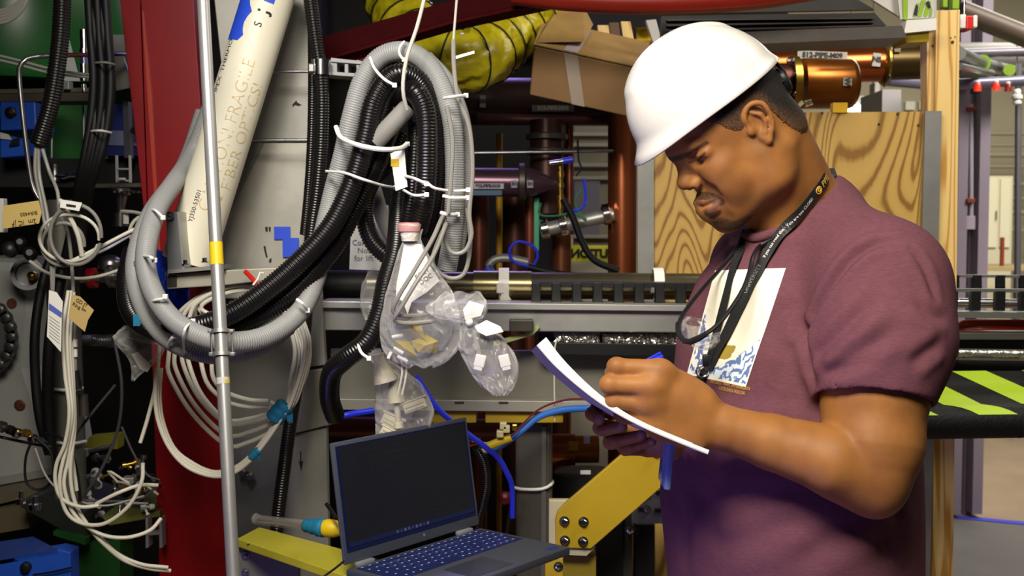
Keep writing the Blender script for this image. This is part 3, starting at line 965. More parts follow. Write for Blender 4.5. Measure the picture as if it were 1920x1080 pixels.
mb.lathe(P(972, 342, 3.45), (1, 0, 0), [(0, W(29, 3.45)), (.003, W(36, 3.45)), (.018, W(36, 3.45)), (.022, W(29, 3.45))], 36)
mb.build('flange', M['darksteel'], pur, True)
pipe_label('S12-PIPE-M10', 915, 349, 3.45 - W(27, 3.45) - .003, W(58, 3.45), W(10, 3.45), W(8, 3.45), pur, bg='#a7a0aa')
for x in (964, 994):
    pipe_label('IN', x, 345, 3.45 - W(28, 3.45) - .004, W(11, 3.45), W(14, 3.45), W(8, 3.45), pur, bg='#8d8690')
bx('blue_band', None, None, mat('band_blue', '#2c4a66', .5), (883, 356, 942, 367), 3.45 - W(27, 3.45) * .94, .01, pur)
pipe('cross_bar', 'thin steel bar across the pipework behind the clamp', 'bar', M['steel'], [(884, 287), (1150, 283)], 3.5, 3.2, n=10)
lz = thing('laser_pen', 'chrome laser pen with a coloured-on blue glint in front of the fitting', 'handle', P(1050, 305, 3.4))
pipe('chrome_bar', None, None, M['chrome'], [(1030, 306), (1056, 302)], 3.4, 4.5, lz)
pipe('blue_glint', None, None, M['bluec'], [(1056, 302), (1074, 299)], 3.4, 6, lz)  # blue-lit glint put into the colour of this end
vl = thing('brass_valve', 'stacked brass and steel valve stem below the chrome pen', 'valve', P(1050, 400, 3.42))
mb = MB()
for y0, y1, r in ((312, 322, 4), (322, 332, 7), (332, 344, 4), (344, 352, 7), (352, 366, 4), (366, 374, 7), (374, 390, 6), (390, 408, 4)):
    mb.cyl(P(1050, y0, 3.42), P(1051, y1, 3.42), W(r, 3.42), n=12)
mb.build('stem', M['brass'], vl, True)
sv = thing('silver_cross_pipe', 'silver pipe with two clamp collars crossing low in the pipework', 'pipe', P(1070, 440, 3.5))
pipe('run', None, None, M['alu'], [(1014, 432), (1150, 402)], 3.5, 13, sv, n=24)
for x, y in ((1020, 430), (1054, 422), (1136, 402)):
    a = P(x - 7, y + 1.5, 3.5)
    mb = MB()
    mb.lathe(a, Vector((1, 0, .2)), [(0, W(15, 3.5)), (.004, W(20, 3.5)), (.022, W(20, 3.5)), (.026, W(15, 3.5))], 24)
    mb.build('collar', M['chrome'], sv, True)
pipe('black_hose', 'black hose falling in front of the caution sign', 'hose', M['blackrub'], [(1056, 372), (1075, 410), (1092, 455), (1115, 488), (1160, 508)], 3.38, 6.5, n=14)
pipe('black_hose', 'short black hose lying behind the dark tube', 'hose', M['blackrub'], [(990, 500), (1040, 512), (1110, 520), (1160, 530)], 3.36, 6, n=14)
wires = [('blue wire looping beside the valve', M['bluec'], [(1052, 375), (1075, 395), (1095, 385), (1098, 360), (1094, 335)], 2.6),
         ('green wire drooping under the valve', mat('wire_green', '#2b6a48', .5), [(1014, 380), (1012, 402), (1040, 405), (1075, 400), (1100, 415)], 2.0),
         ('blue wire loop low beside the copper pipes', M['bluec'], [(998, 500), (965, 492), (955, 470), (972, 453), (1000, 462), (1008, 480), (1000, 500)], 2.6),
         ('green wire slanting right of the valve', mat('wire_green', '#2b6a48', .5), [(1090, 355), (1078, 375), (1085, 398), (1100, 412)], 1.8),
         ('dark wire hanging in front of the beige panel', M['blackrub'], [(1083, 262), (1085, 300), (1090, 315), (1080, 330)], 1.8)]
for lb, m, pp, r in wires:
    pipe('wire', lb, 'wire', m, pp, 3.4, r, n=8, step=.006)
pf = thing('pipe_fitting', 'small grey elbow fitting with blue caps low behind the dark tube', 'fitting', P(940, 505, 3.45))
pipe('elbow', None, None, M['alu_dark'], [(916, 500), (925, 488), (950, 484), (990, 492)], 3.45, 8, pf)
pipe('blue_cap', None, None, mat('cap_blue', '#274a9a', .4), [(912, 500), (922, 512)], 3.44, 8, pf)
pipe('blue_cap', None, None, mat('cap_blue', '#274a9a', .4), [(988, 498), (1000, 505)], 3.44, 8, pf)
bp2 = thing('beige_cabinet', 'beige equipment panel with bars seen between the copper pipes', 'panel', P(1110, 540, 5.2))
bx('sheet', None, None, mat('beige_sheet', '#7f7a66', .6), (1074, 235, 1150, gy(5.2)), 5.2, .05, bp2)
for y in (248, 268, 306, 330, 440):
    bx('bar', None, None, mat('beige_bar', '#979179', .5), (1074, y, 1150, y + 7), 5.16, .03, bp2)
bx('grey_door', None, None, mat('grey_door', '#6d6c70', .5), (1076, 338, 1125, 440), 5.17, .03, bp2)
cs = thing('caution_sign', 'yellow CAUTION sticker seen mirrored low behind the black hose', 'sign', P(1108, 490, 3.95))
bx('plate', None, None, mat('sign_yellow', '#c2bf1c', .5), (1066, 460, 1152, 491), 3.95, .004, cs)
bx('lower_plate', None, None, mat('sign_pale', '#a9a696', .5), (1066, 491, 1152, gy(3.95)), 3.95, .004, cs)
text_mesh('CAUTION', W(22, 3.95), plane_map(P(1120, 476, 3.946), (-1, 0, 0), (0, 0, 1), eps=-.001), 'lettering', M['ink'], cs, bold=.002)
bx('dark_backdrop', 'tall dark backdrop sheet far behind the copper pipes', 'cabinet', M['void'], (560, 100, 1066, 1250), 5.4, .3)  # added dark sheet, closes off the background behind the pipes
bx('dark_gap_slab', 'dark slab filling the gap below the rail', 'frame', M['void'], (590, 560, 1200, 1290), 4.05, .15)  # plain dark slab closing the gap under the rail
bx('dark_backdrop', 'dark backdrop sheet above the cardboard box', 'cabinet', mat('void2', '#121110', .7, 0, .3, 4), (560, -120, 1480, 90), 5.0, .3)  # added dark sheet behind the overhead clutter
bx('dark_backdrop', 'tall dark backdrop sheet behind the green vessel', 'cabinet', M['void'], (-200, -150, 600, 1300), 4.6, .2)  # added dark sheet that blocks the pale wall so the left stays dark

# ---------------------------------------------------------------- cardboard box, timber offcuts, yellow duct
cbx = thing('cardboard_box', 'long brown cardboard box with clear tape, lying tilted with one flap up', 'box', P(1100, 222, 3.05))
mcb = mat('cardboard', '#74552f', .75, 0, .10, 6)
mcb2 = mat('cardboard_light', '#9c7b45', .7, 0, .16, 7, .3, 25)
A, Bq, Cq, D = P(1001, 86, 3.05), P(1216, 133, 3.05), P(1212, 226, 3.05), P(993, 178, 3.05)
bk_ = Vector((.03, .24, .105))
mb = MB()
mb.hexa([D, Cq, Bq, A, D + bk_, Cq + bk_, Bq + bk_, A + bk_])
mb.build('body', mcb, cbx, bevel=.004)
up_ = Vector((0, 0, .0025))
mb = MB()
mb.slab([A + up_, Bq + up_, Bq + bk_ + up_, A + bk_ * .98 + up_], (0, 0, .003))
mb.build('top_flap', mcb2, cbx)
mb = MB()
fa_, fb_ = P(1006, 80, 3.06), P(1096, 78, 3.10)
mb.slab([fa_, fb_, P(1112, 46, 3.30), P(1092, 8, 3.42), P(1052, 10, 3.36), P(1028, 44, 3.2)], (0, .004, .002))
mb.build('raised_flap', mcb2, cbx)
mtape = mat('clear_tape', '#a99a8c', .18, 0, alpha=.55)
mb = MB()
f_ = lambda s, t, e=.0015: A.lerp(Bq, s).lerp(D.lerp(Cq, s), t) + Vector((0, -e, 0))
mb.add([f_(.26, 0), f_(.38, 0), f_(.47, 1), f_(.36, 1)], [(0, 1, 2, 3)])
mb.build('packing_tape', mtape, cbx)
mb = MB()
mb.add([A.lerp(Bq, .26) + up_ * 2.6, A.lerp(Bq, .38) + up_ * 2.6, A.lerp(Bq, .46) + bk_ * .95 + up_ * 2.6, A.lerp(Bq, .34) + bk_ * .95 + up_ * 2.6], [(0, 1, 2, 3)])
mb.build('packing_tape', mat('tape_gloss', '#b9a9b0', .2), cbx)
for i, (pts, m, lb) in enumerate((([(1126, 100), (1148, 104), (1141, 47), (1120, 47)], mstud, 'pale timber offcut standing behind the cardboard box'),
                                  ([(1150, 106), (1168, 108), (1160, 42), (1142, 42)], mat('board_brown', '#5a4029', .6), 'dark brown board between the two pale offcuts'),
                                  ([(1174, 108), (1196, 110), (1182, 40), (1164, 40)], mstud, 'pale timber offcut beside the gold can'),
                                  ([(1228, 90), (1244, 90), (1230, 36), (1211, 38)], mat('board_white', '#b3b0ad', .5), 'white strip leaning beside the gold can'))):
    pg('timber_offcut' if i != 3 else 'white_strip', lb, 'board', m, pts, 3.4 + .01 * i, .03, bevel=.001)
gc = thing('gold_can', 'gold metallic canister lying behind the cardboard box', 'canister', P(1205, 105, 3.5))
pipe('body', None, None, mat('gold_metal', '#b8941c', .3, .8), [(1192, 80), (1222, 78)], 3.5, 27, gc, n=28)
pipe('rim', None, None, M['brass'], [(1190, 80), (1193, 80)], 3.5, 29, gc, n=28)
bx('blue_bracket', 'pale bluish bracket beside the yellow duct end', 'bracket', mat('bracket_pale', '#a9a6b6', .4, .5), (985, 52, 1012, 82), 3.42, .05)

yd = thing('yellow_duct', 'crumpled yellow fabric air duct with black wire hoops', 'duct', P(880, 165, 3.2))
myd = mat('duct_yellow', '#ada014', .36, 0, .25, 16, .9, 22)


def duct(px, r0, hoops, name_i):
    mb = MB()
    q = spline(path(px), n=140)
    T_ = np.gradient(q, axis=0)
    T_ /= np.linalg.norm(T_, axis=1)[:, None]
    n = 40
    V = []
    up0 = np.array([0, 1.0, 0])
    rd = random.Random(5)
    for i, (p, t) in enumerate(zip(q, T_)):
        N = up0 - t * up0.dot(t)
        N /= np.linalg.norm(N)
        Bn = np.cross(t, N)
        ph = (i / 139 * hoops) % 1
        for j in range(n):
            a = 2 * math.pi * j / n
            cr = .055 * math.sin(5 * a + i * .35) + .05 * math.sin(3 * a - i * .21 + 1) + .05 * math.sin(11 * a + i * .6) + .035 * math.sin(17 * a - i * .9) + .04 * rd.uniform(-1, 1)
            rr = r0 * (1 - .10 * math.sin(math.pi * ph) + cr * math.sin(math.pi * ph) ** .7)
            V.append(p + rr * (math.cos(a) * N + math.sin(a) * Bn))
    fs = [(i * n + j, i * n + (j + 1) % n, (i + 1) * n + (j + 1) % n, (i + 1) * n + j) for i in range(139) for j in range(n)]
    fs += [tuple(range(n - 1, -1, -1)), tuple(139 * n + j for j in range(n))]
    mb.add(V, fs)
    mb.build('fabric', myd, yd, True, auto=False)
    for h in range(int(hoops) + 1):
        i = min(139, int(round(h / hoops * 139)))
        p, t = q[i], T_[i]
        N = up0 - t * up0.dot(t)
        N /= np.linalg.norm(N)
        Bn = np.cross(t, N)
        mb = MB()
        mb.ring([p + (r0 * 1.012) * (math.cos(a) * N + math.sin(a) * Bn) for a in np.linspace(0, 2 * math.pi, 37)], W(1.7, 3), 6, False)
        mb.build('wire_hoop', M['black'], yd, True)


duct([(1020, -20, 3.35), (975, 40, 3.3), (930, 85, 3.2), (885, 112, 3.1), (820, 100, 3.1), (770, 55, 3.2), (740, 0, 3.3)], W(58, 3.2), 12, 0)
pg('white_zip', 'flat white tie tail sticking out across the yellow duct', 'tie', M['tie'], [(850, 112), (890, 100), (889, 95), (850, 106)], 2.135, .002)
# ================================================================ the man
def _smin(a, b, k):
    if k <= 0:
        return np.minimum(a, b)
    h = np.maximum(k - np.abs(a - b), 0) / k
    return np.minimum(a, b) - h * h * k * 0.25


class Field:
    """signed distance grid with uneven spacing, meshed by surface nets"""

    def __init__(s, xs, ys, zs):
        s.x, s.y, s.z = [np.asarray(a, np.float32) for a in (xs, ys, zs)]
        s.d = np.full((len(xs), len(ys), len(zs)), 1.0, np.float32)

    def blk(s, lo, hi, m):
        r = []
        for ax, l, h in zip((s.x, s.y, s.z), lo, hi):
            i = max(0, np.searchsorted(ax, l - m) - 1)
            j = min(len(ax), np.searchsorted(ax, h + m) + 1)
            if j - i < 1:
                return None
            r.append((i, j))
        (a, b), (c, d), (e, f) = r
        return (slice(a, b), slice(c, d), slice(e, f)), s.x[a:b, None, None], s.y[None, c:d, None], s.z[None, None, e:f]

    def comb(s, bl, d, k, op):
        q = s.d[bl]
        if op == '+':
            s.d[bl] = _smin(q, d, k)
        elif op == '-':
            s.d[bl] = -_smin(-q, d, k)
        else:
            s.d[bl] = -_smin(-q, -d, k)

    def cone(s, a, b, ra, rb, k=0.01, op='+'):
        a, b = np.array(a, float), np.array(b, float)
        R = max(ra, rb)
        g = s.blk(np.minimum(a, b) - R, np.maximum(a, b) + R, k + 0.012)
        if g is None:
            return s
        bl, X, Y, Z = g
        ba = b - a
        L = max(ba.dot(ba), 1e-12)
        h = np.clip(((X - a[0]) * ba[0] + (Y - a[1]) * ba[1] + (Z - a[2]) * ba[2]) / L, 0, 1)
        d = np.sqrt((X - a[0] - h * ba[0]) ** 2 + (Y - a[1] - h * ba[1]) ** 2 + (Z - a[2] - h * ba[2]) ** 2) - (ra + h * (rb - ra))
        s.comb(bl, d.astype(np.float32), k, op)
        return s

    def chain(s, pts, rs, k=0.01, op='+'):
        for i in range(len(pts) - 1):
            s.cone(pts[i], pts[i + 1], rs[i], rs[i + 1], k, op)
        return s

    def ell(s, c, r, R, k=0.01, op='+'):
        c = np.array(c, float)
        rm = max(r)
        g = s.blk(c - rm, c + rm, k + 0.012)
        if g is None:
            return s
        bl, X, Y, Z = g
        R = np.array(R)
        q = [(R[0][i] * (X - c[0]) + R[1][i] * (Y - c[1]) + R[2][i] * (Z - c[2])) for i in range(3)]
        k0 = np.sqrt(sum((q[i] / r[i]) ** 2 for i in range(3)))
        k1 = np.sqrt(sum((q[i] / r[i] ** 2) ** 2 for i in range(3))) + 1e-9
        d = k0 * (k0 - 1) / k1
        s.comb(bl, d.astype(np.float32), k, op)
        return s

    def stack(s, rows, fw, lf, k=0.02, op='+'):
        """rows: (z, cx, cy, a lateral, b depth); ellipse sections with axes lf and fw"""
        rows = sorted(rows)
        zz = np.array([r[0] for r in rows])
        T = np.array(rows)
        g = s.blk((T[:, 1].min() - 0.26, T[:, 2].min() - 0.26, zz[0] - 0.01), (T[:, 1].max() + 0.26, T[:, 2].max() + 0.26, zz[-1] + 0.01), 0.02)
        bl, X, Y, Z = g
        zf = Z.ravel()
        cx, cy, a, b = [np.interp(zf, zz, T[:, i])[None, None, :] for i in (1, 2, 3, 4)]
        dx, dy = X - cx, Y - cy
        q1 = (dx * lf[0] + dy * lf[1])
        q2 = (dx * fw[0] + dy * fw[1])
        k0 = (np.abs(q1 / a) ** 2.3 + np.abs(q2 / b) ** 2.3) ** (1 / 2.3)
        d = (k0 - 1) * np.minimum(a, b) * 0.95
        cap = np.maximum(zz[0] - zf, zf - zz[-1])[None, None, :]
        d = np.maximum(d, cap)
        s.comb(bl, d.astype(np.float32), k, op)
        return s

    def mesh(s):
        d = s.d
        ins = d < 0
        c = [ins[:-1, :-1, :-1], ins[1:, :-1, :-1], ins[:-1, 1:, :-1], ins[1:, 1:, :-1],
             ins[:-1, :-1, 1:], ins[1:, :-1, 1:], ins[:-1, 1:, 1:], ins[1:, 1:, 1:]]
        n = sum(x.astype(np.uint8) for x in c)
        I, J, K = np.nonzero((n > 0) & (n < 8))
        idx = np.full(n.shape, -1, np.int64)
        idx[I, J, K] = np.arange(len(I))
        acc = np.zeros((len(I), 3))
        cnt = np.zeros(len(I))
        offs = [(i, j, k) for k in (0, 1) for j in (0, 1) for i in (0, 1)]
        ed = [(p, q) for p in range(8) for q in range(p + 1, 8) if sum(abs(offs[p][t] - offs[q][t]) for t in range(3)) == 1]
        val = [d[I + o[0], J + o[1], K + o[2]].astype(float) for o in offs]
        pos = [np.stack([s.x[I + o[0]], s.y[J + o[1]], s.z[K + o[2]]], 1).astype(float) for o in offs]
        for p, q in ed:
            m = (val[p] < 0) != (val[q] < 0)
            t = val[p][m] / (val[p][m] - val[q][m])
            acc[m] += pos[p][m] + (pos[q][m] - pos[p][m]) * t[:, None]
            cnt[m] += 1
        V = acc / cnt[:, None]
        Fs = []
        for ax in range(3):
            sl0 = [slice(None)] * 3
            sl1 = [slice(None)] * 3
            sl0[ax] = slice(0, -1)
            sl1[ax] = slice(1, None)
            a, b = ins[tuple(sl0)], ins[tuple(sl1)]
            u, v = [(1, 2), (2, 0), (0, 1)][ax]
            i = list(np.nonzero(a != b))
            ok = (i[u] > 0) & (i[v] > 0) & (i[u] < d.shape[u] - 1) & (i[v] < d.shape[v] - 1)
            i = [q[ok] for q in i]
            fl = a[tuple(i)]

            def at(du, dv):
                w = [q.copy() for q in i]
                w[u] -= du
                w[v] -= dv
                return idx[w[0], w[1], w[2]]
            Q = np.stack([at(1, 1), at(0, 1), at(0, 0), at(1, 0)], 1)
            Q[~fl] = Q[~fl][:, ::-1]
            Fs.append(Q)
        return V, np.vstack(Fs)


def grid_obj(name, V, Fc, m, parent, attr=None, label=None):
    me = bpy.data.meshes.new(name)
    off = np.array(root_of(parent).location)
    me.from_pydata((V - off).tolist(), [], Fc.tolist())
    me.polygons.foreach_set('use_smooth', [True] * len(me.polygons))
    if attr is not None:
        a = me.color_attributes.new('tone', 'FLOAT_COLOR', 'POINT')
        a.data.foreach_set('color', np.concatenate([attr, np.ones((len(attr), 1))], 1).astype(np.float32).ravel())
    for x in (m if isinstance(m, (list, tuple)) else [m]):
        me.materials.append(x)
    me.update()
    o = bpy.data.objects.new(name, me)
    COL.objects.link(o)
    o.parent = parent
    if label:
        o['label'] = label
    return o


def smooth_mesh(V, Fc, it=1, lam=0.5):
    e = np.vstack([Fc[:, [0, 1]], Fc[:, [1, 2]], Fc[:, [2, 3]], Fc[:, [3, 0]]])
    e = np.vstack([e, e[:, ::-1]])
    cnt = np.bincount(e[:, 0], minlength=len(V)).astype(float)[:, None]
    for _ in range(it):
        A = np.stack([np.bincount(e[:, 0], weights=V[e[:, 1], k], minlength=len(V)) for k in range(3)], 1) / np.maximum(cnt, 1)
        V = V + lam * (A - V)
    return V


def vnormals(V, Fc):
    a = V[Fc[:, 2]] - V[Fc[:, 0]]
    b = V[Fc[:, 3]] - V[Fc[:, 1]]
    fn = np.cross(a, b)
    N = np.zeros_like(V)
    for j in range(4):
        for k in range(3):
            N[:, k] += np.bincount(Fc[:, j], weights=fn[:, k], minlength=len(V))
    return N / (np.linalg.norm(N, axis=1)[:, None] + 1e-12)


def bvh(V, Fc):
    return BVHTree.FromPolygons([tuple(v) for v in V], [tuple(f) for f in Fc])


EYE = Vector((0, 0, CAMZ))


def hit(tree, px, py):
    h = tree.ray_cast(EYE, ray(px, py).normalized())
    return (h[0], h[1]) if h[0] is not None else (None, None)


# head frame, fitted to the landmarks of the face
HO = P(1391.6, 263, 1.72)
HS = 1.06e-3
yaw, pit = math.radians(10), math.radians(33)
hh = Vector((-math.cos(yaw), -math.sin(yaw), 0))
zz_ = Vector((0, 0, 1))
hl = Vector((math.sin(yaw), -math.cos(yaw), 0))
hf = hh * math.cos(pit) - zz_ * math.sin(pit)
hu = hh * math.sin(pit) + zz_ * math.cos(pit)
HR = np.array([list(hf), list(hu), list(hl)]).T      # columns f, u, l


def H(f, u, l=0):
    return HO + (hf * f + hu * u + hl * l) * HS


def HX(px, py, l=0):
    d = ray(px, py)
    t = ((HO - EYE).dot(hl) + l * HS) / d.dot(hl)
    return EYE + d * t


def loc(p):
    q = (p - HO) / HS
    return q.dot(hf), q.dot(hu), q.dot(hl)


ty = math.radians(28)
tf = np.array([-math.cos(ty), -math.sin(ty)])
tl = np.array([math.sin(ty), -math.cos(ty)])


def torso_rows(inset):
    R = []
    for py, cx, a, b in [(462, 1508, .135, .085), (490, 1503, .165, .104), (530, 1497, .186, .12), (580, 1491, .195, .135), (650, 1482, .20, .146), (720, 1478, .20, .150),
                         (790, 1476, .203, .163), (850, 1477, .205, .173), (950, 1476, .208, .177), (1080, 1482, .206, .170), (1160, 1484, .203, .165)]:
        p = P(cx, py, 1.80)
        R.append((p.z, p.x, p.y, a - inset, b - inset))
    return R


x_f = np.arange(P(1085, 700, 1.6).x, P(1510, 300, 1.72).x, 0.0019)
xs = np.concatenate([x_f, np.arange(x_f[-1] + .003, P(1830, 600, 1.6).x, 0.0034)])
ys = np.concatenate([np.arange(1.42, 1.535, .0036), np.arange(1.535, 1.84, .0021), np.arange(1.843, 2.12, .0042)])
z0 = P(1300, 885, 1.6).z
z1 = P(1300, 640, 1.6).z
z2 = P(1300, 450, 1.72).z
z3 = P(1300, 25, 1.72).z
zs = np.concatenate([np.arange(0.0, z0 - .1, .012), np.arange(z0 - .1, z0, .0034), np.arange(z0, z1, .0021), np.arange(z1 + .001, z2, .0036), np.arange(z2 + .001, z3, .0019)])
B = Field(xs, ys, zs)
# torso, hips and legs (under the clothes)
B.stack(torso_rows(0.014), tf, tl, .02)
hip = P(1482, 1120, 1.80)
gl = [Vector((hip.x, hip.y, 0)) + Vector((tl[0], tl[1], 0)) * q for q in (0.105, -0.105)]
for g in gl:
    B.chain([g + Vector((0, 0, .98)), g + Vector((-.005, 0, .52)), g + Vector((.02, 0, .09))], [.088, .058, .042], .05)
    B.cone(g + Vector((.03, .01, .04)), g + Vector((-.14, -.06, .03)), .035, .028, .03)
# shoulders and arms
shN, elN, wrN = P(1648, 522, 1.63), P(1634, 884, 1.56), P(1322, 792, 1.575)
shF, elF, wrF = P(1425, 505, 1.965), P(1385, 880, 1.93), P(1262, 822, 1.775)
nb = P(1512, 420, 1.80)
for sh in (shN, shF):
    B.cone(nb, sh, .055, .062, .04)
B.chain([shN, shN.lerp(elN, .55), elN.lerp(shN, .12), elN], [.080, .072, .064, .050], .02)
fa = [elN + Vector((0, -.004, -.004)), elN.lerp(wrN, .25) + Vector((0, -.012, .001)), elN.lerp(wrN, .6), elN.lerp(wrN, .9), wrN]
B.chain(fa, [.047, .047, .037, .030, .028], .007)
B.cone(elN + Vector((.006, 0, -.030)), elN.lerp(wrN, .14) + Vector((0, 0, -.02)), .030, .028, .03)   # point of the elbow
B.chain([shF, elF], [.066, .048], .02)
B.chain([elF, elF.lerp(wrF, .35), wrF], [.05, .046, .027], .02)
# near hand (writing)
kn = [P(1232, 697, 1.556), P(1214, 726, 1.548), P(1213, 757, 1.552), P(1222, 786, 1.562)]
wc = wrN + Vector((0, .002, 0))
for i, k_ in enumerate(kn):
    st = P(1306, [752, 770, 790, 806][i], 1.575)
    B.cone(st, k_ + Vector((.006, .008, 0)), .019, [.0150, .0150, .0145, .0138][i], .02)
B.ell(P(1268, 764, 1.572), (.050, .022, .040), np.eye(3), .025)
B.cone(P(1300, 800, 1.578), P(1240, 800, 1.585), .021, .017, .02)              # heel of the hand resting on the pad
fing = [([P(1232, 693, 1.558), P(1156, 688, 1.560), P(1149, 700, 1.592), P(1158, 716, 1.614)], [.0135, .0118, .0102, .0085]),
        ([P(1214, 724, 1.550), P(1143, 721, 1.554), P(1146, 728, 1.590), P(1178, 735, 1.606)], [.0138, .0123, .0105, .0088]),
        ([P(1213, 755, 1.554), P(1150, 751, 1.560), P(1157, 756, 1.592), P(1192, 760, 1.606)], [.0132, .0114, .0100, .0085]),
        ([P(1222, 784, 1.564), P(1166, 777, 1.572), P(1172, 782, 1.596), P(1204, 786, 1.610)], [.0118, .0098, .0088, .0076])]
for pts, rs in fing:
    B.chain(pts, rs, .006)
    B.ell(pts[1], (rs[1] * 1.05, rs[1] * 1.05, rs[1] * 1.04), np.eye(3), .004)
for k_ in kn:
    B.ell(k_ + Vector((.006, -.001, 0)), (.0165, .0125, .0135), np.eye(3), .014)
B.chain([P(1300, 742, 1.60), P(1244, 708, 1.628), P(1196, 706, 1.640), P(1158, 716, 1.632)], [.020, .0140, .0112, .0092], .006)
# far hand (under the pad)
for i, (a, b) in enumerate([((1248, 800), (1176, 772)), ((1250, 814), (1184, 800)), ((1252, 826), (1196, 825)), ((1255, 834), (1214, 840))]):
    B.cone(P(*a, 1.775), P(*b, 1.785), .018, .0145, .012)
fing2 = [([P(1176, 772, 1.785), P(1120, 768, 1.765), P(1110, 776, 1.728), P(1124, 787, 1.710)], [.0135, .0115, .0102, .0085]),
         ([P(1184, 802, 1.790), P(1126, 802, 1.765), P(1131, 805, 1.726), P(1166, 800, 1.708)], [.0135, .0118, .0105, .0088]),
         ([P(1198, 826, 1.790), P(1144, 829, 1.765), P(1156, 826, 1.728), P(1202, 817, 1.712)], [.0130, .0112, .0100, .0085]),
         ([P(1216, 841, 1.785), P(1172, 842, 1.765), P(1186, 838, 1.736), P(1222, 828, 1.722)], [.0115, .0100, .0088, .0075])]
for pts, rs in fing2:
    B.chain(pts, rs, .003)
B.chain([P(1256, 806, 1.76), P(1238, 786, 1.735), P(1216, 770, 1.715), P(1190, 752, 1.70)], [.019, .0135, .0115, .009], .006)
# neck
B.cone(H(-22, -20), nb, .061, .060, .02)
B.cone(H(6, -60), P(1478, 452, 1.775), .040, .048, .03)
B.cone(H(-52, -16), P(1514, 388, 1.79), .034, .046, .03)
for l in (-1, 1):
    B.cone(H(-25, -30, l * 50), P(1462, 455, 1.76) + hl * .03 * l, .010, .010, .03)
# head
s_ = HS


def HM(px, py, l):
    """photo point on the near side of the face at lateral offset l -> head-frame (f, u, l)"""
    f, u, _ = loc(HX(px, py, l))
    return (f, u, l)


def both(pts):
    for sg in (1, -1):
        yield [H(f, u, l * sg) for f, u, l in pts]


B.ell(H(4, 44), (89 * s_, 84 * s_, 74 * s_), HR, .01)
B.ell(H(33, 44), (60 * s_, 60 * s_, 62 * s_), HR, .02)
B.ell(H(36, -8), (52 * s_, 66 * s_, 60 * s_), HR, .02)
B.ell(H(-36, 6), (40 * s_, 50 * s_, 56 * s_), HR, .02)
for l in (-1, 1):
    B.ell(H(60, -7, l * 43), (22 * s_, 17 * s_, 19 * s_), HR, .02)
    B.ell(H(58, -30, l * 37), (22 * s_, 22 * s_, 17 * s_), HR, .02)
    B.cone(H(8, -56, l * 50), H(66, -80, l * 16), 16 * s_, 14 * s_, .03)
    B.cone(H(5, -20, l * 56), H(8, -56, l * 51), 16 * s_, 17 * s_, .03)
    B.cone(H(45, -32, l * 42), H(66, -60, l * 22), 15 * s_, 13 * s_, .02)
mz = HM(1336, 385, 0)
B.ell(H(*mz), (23.5 * s_, 26 * s_, 28 * s_), HR, .014)
ch = HM(1361, 414, 0)
B.ell(H(*ch), (17 * s_, 17 * s_, 19 * s_), HR, .014)
for l in (-1, 1):
    B.cone(H(87, 35, l * 9), H(77, 37, l * 44), 10.5 * s_, 9 * s_, .010)         # brow ridge
B.cone(H(*HM(1281, 306, 0)), H(*HM(1283, 338, 0)), 7.5 * s_, 8.5 * s_, .012)      # nose
B.ell(H(*HM(1285, 343, 0)), (10.5 * s_, 9.5 * s_, 12.5 * s_), HR, .007)
tree0 = bvh(*B.mesh())


def SP(px, py, inn=0.0, tr=None):
    """points on the face under a photo point and mirrored on its other side, pressed inn metres in"""
    h, n = hit(tr or tree0, px, py)
    if h is None:
        h, n = HX(px, py, 0), -hf
    p = h - n * inn
    f, u, l = loc(p)
    return H(f, u, l), H(f, u, -l)


def SC(pts, rs, k, op='+', inn=0.0, tr=None):
    q = [SP(x, y, inn, tr) for x, y in pts]
    for i in (0, 1):
        B.chain([t[i] for t in q], [r * s_ for r in rs], k, op)


for e in SP(1309, 293, 0):
    B.ell(e + hf * .003 - hu * .001, (8.5 * s_, 7.5 * s_, 15 * s_), HR, .013, '-')
    B.ell(e - hf * .0126, (14.2 * s_, 12.6 * s_, 15.8 * s_), HR, .004)           # lids over the eyeball
al = HM(1304, 344, 15)
for l in (-1, 1):
    B.ell(H(al[0], al[1], l * 14.5), (11 * s_, 9 * s_, 8.5 * s_), HR, .006)       # nostril wings
up = [(1318, 381), (1331, 378), (1344, 373)]
SC(up, [3.8, 3.4, 1.8], .006, inn=.0034)
B.cone(HX(1311, 379, 0), SP(1319, 381, .0034)[0], 4.8 * s_, 4.2 * s_, .006)
B.cone(HX(1311, 379, 0), SP(1319, 381, .0034)[1], 4.8 * s_, 4.2 * s_, .006)
SC([(1332, 396), (1341, 390), (1347, 379)], [6.0, 5.2, 2.2], .006, inn=.0032)
for i in (0, 1):
    B.cone(HX(1326, 397, 0), SP(1332, 396, .0032)[i], 5.8 * s_, 6.0 * s_, .006)
tree1 = bvh(*B.mesh())
SC([(1295, 303), (1301, 302), (1309, 299), (1316, 293), (1321, 287)], [1.1, 1.3, 1.3, 1.1, .8], .002, '-', tr=tree1)   # slit under the lowered lid
SC([(1294, 296), (1301, 290), (1310, 284), (1322, 276)], [1.0, 1.3, 1.3, .9], .004, '-', tr=tree1)     # fold of the upper lid
SC([(1303, 309), (1313, 305), (1322, 297)], [.8, .8, .6], .006, '-', tr=tree1)
SC([(1292, 356), (1300, 355)], [2.2, 2.6], .003, '-', tr=tree1)
SC([(1312, 331), (1318, 340), (1316, 350)], [.9, 1.3, 1.2], .005, '-', tr=tree1)
SC([(1324, 345), (1336, 354), (1347, 366)], [.4, .5, .3], .012, '-', tr=tree1)
SC([(1313, 389), (1322, 388), (1333, 382), (1346, 374)], [2.2, 2.3, 2.1, 1.5], .003, '-', tr=tree1)
SC([(1334, 408), (1345, 404)], [2.2, 1.6], .010, '-', tr=tree1)
B.cone(HX(1309, 389, 0), HX(1318, 387, 0), 1.4 * s_, 1.4 * s_, .003, '-')
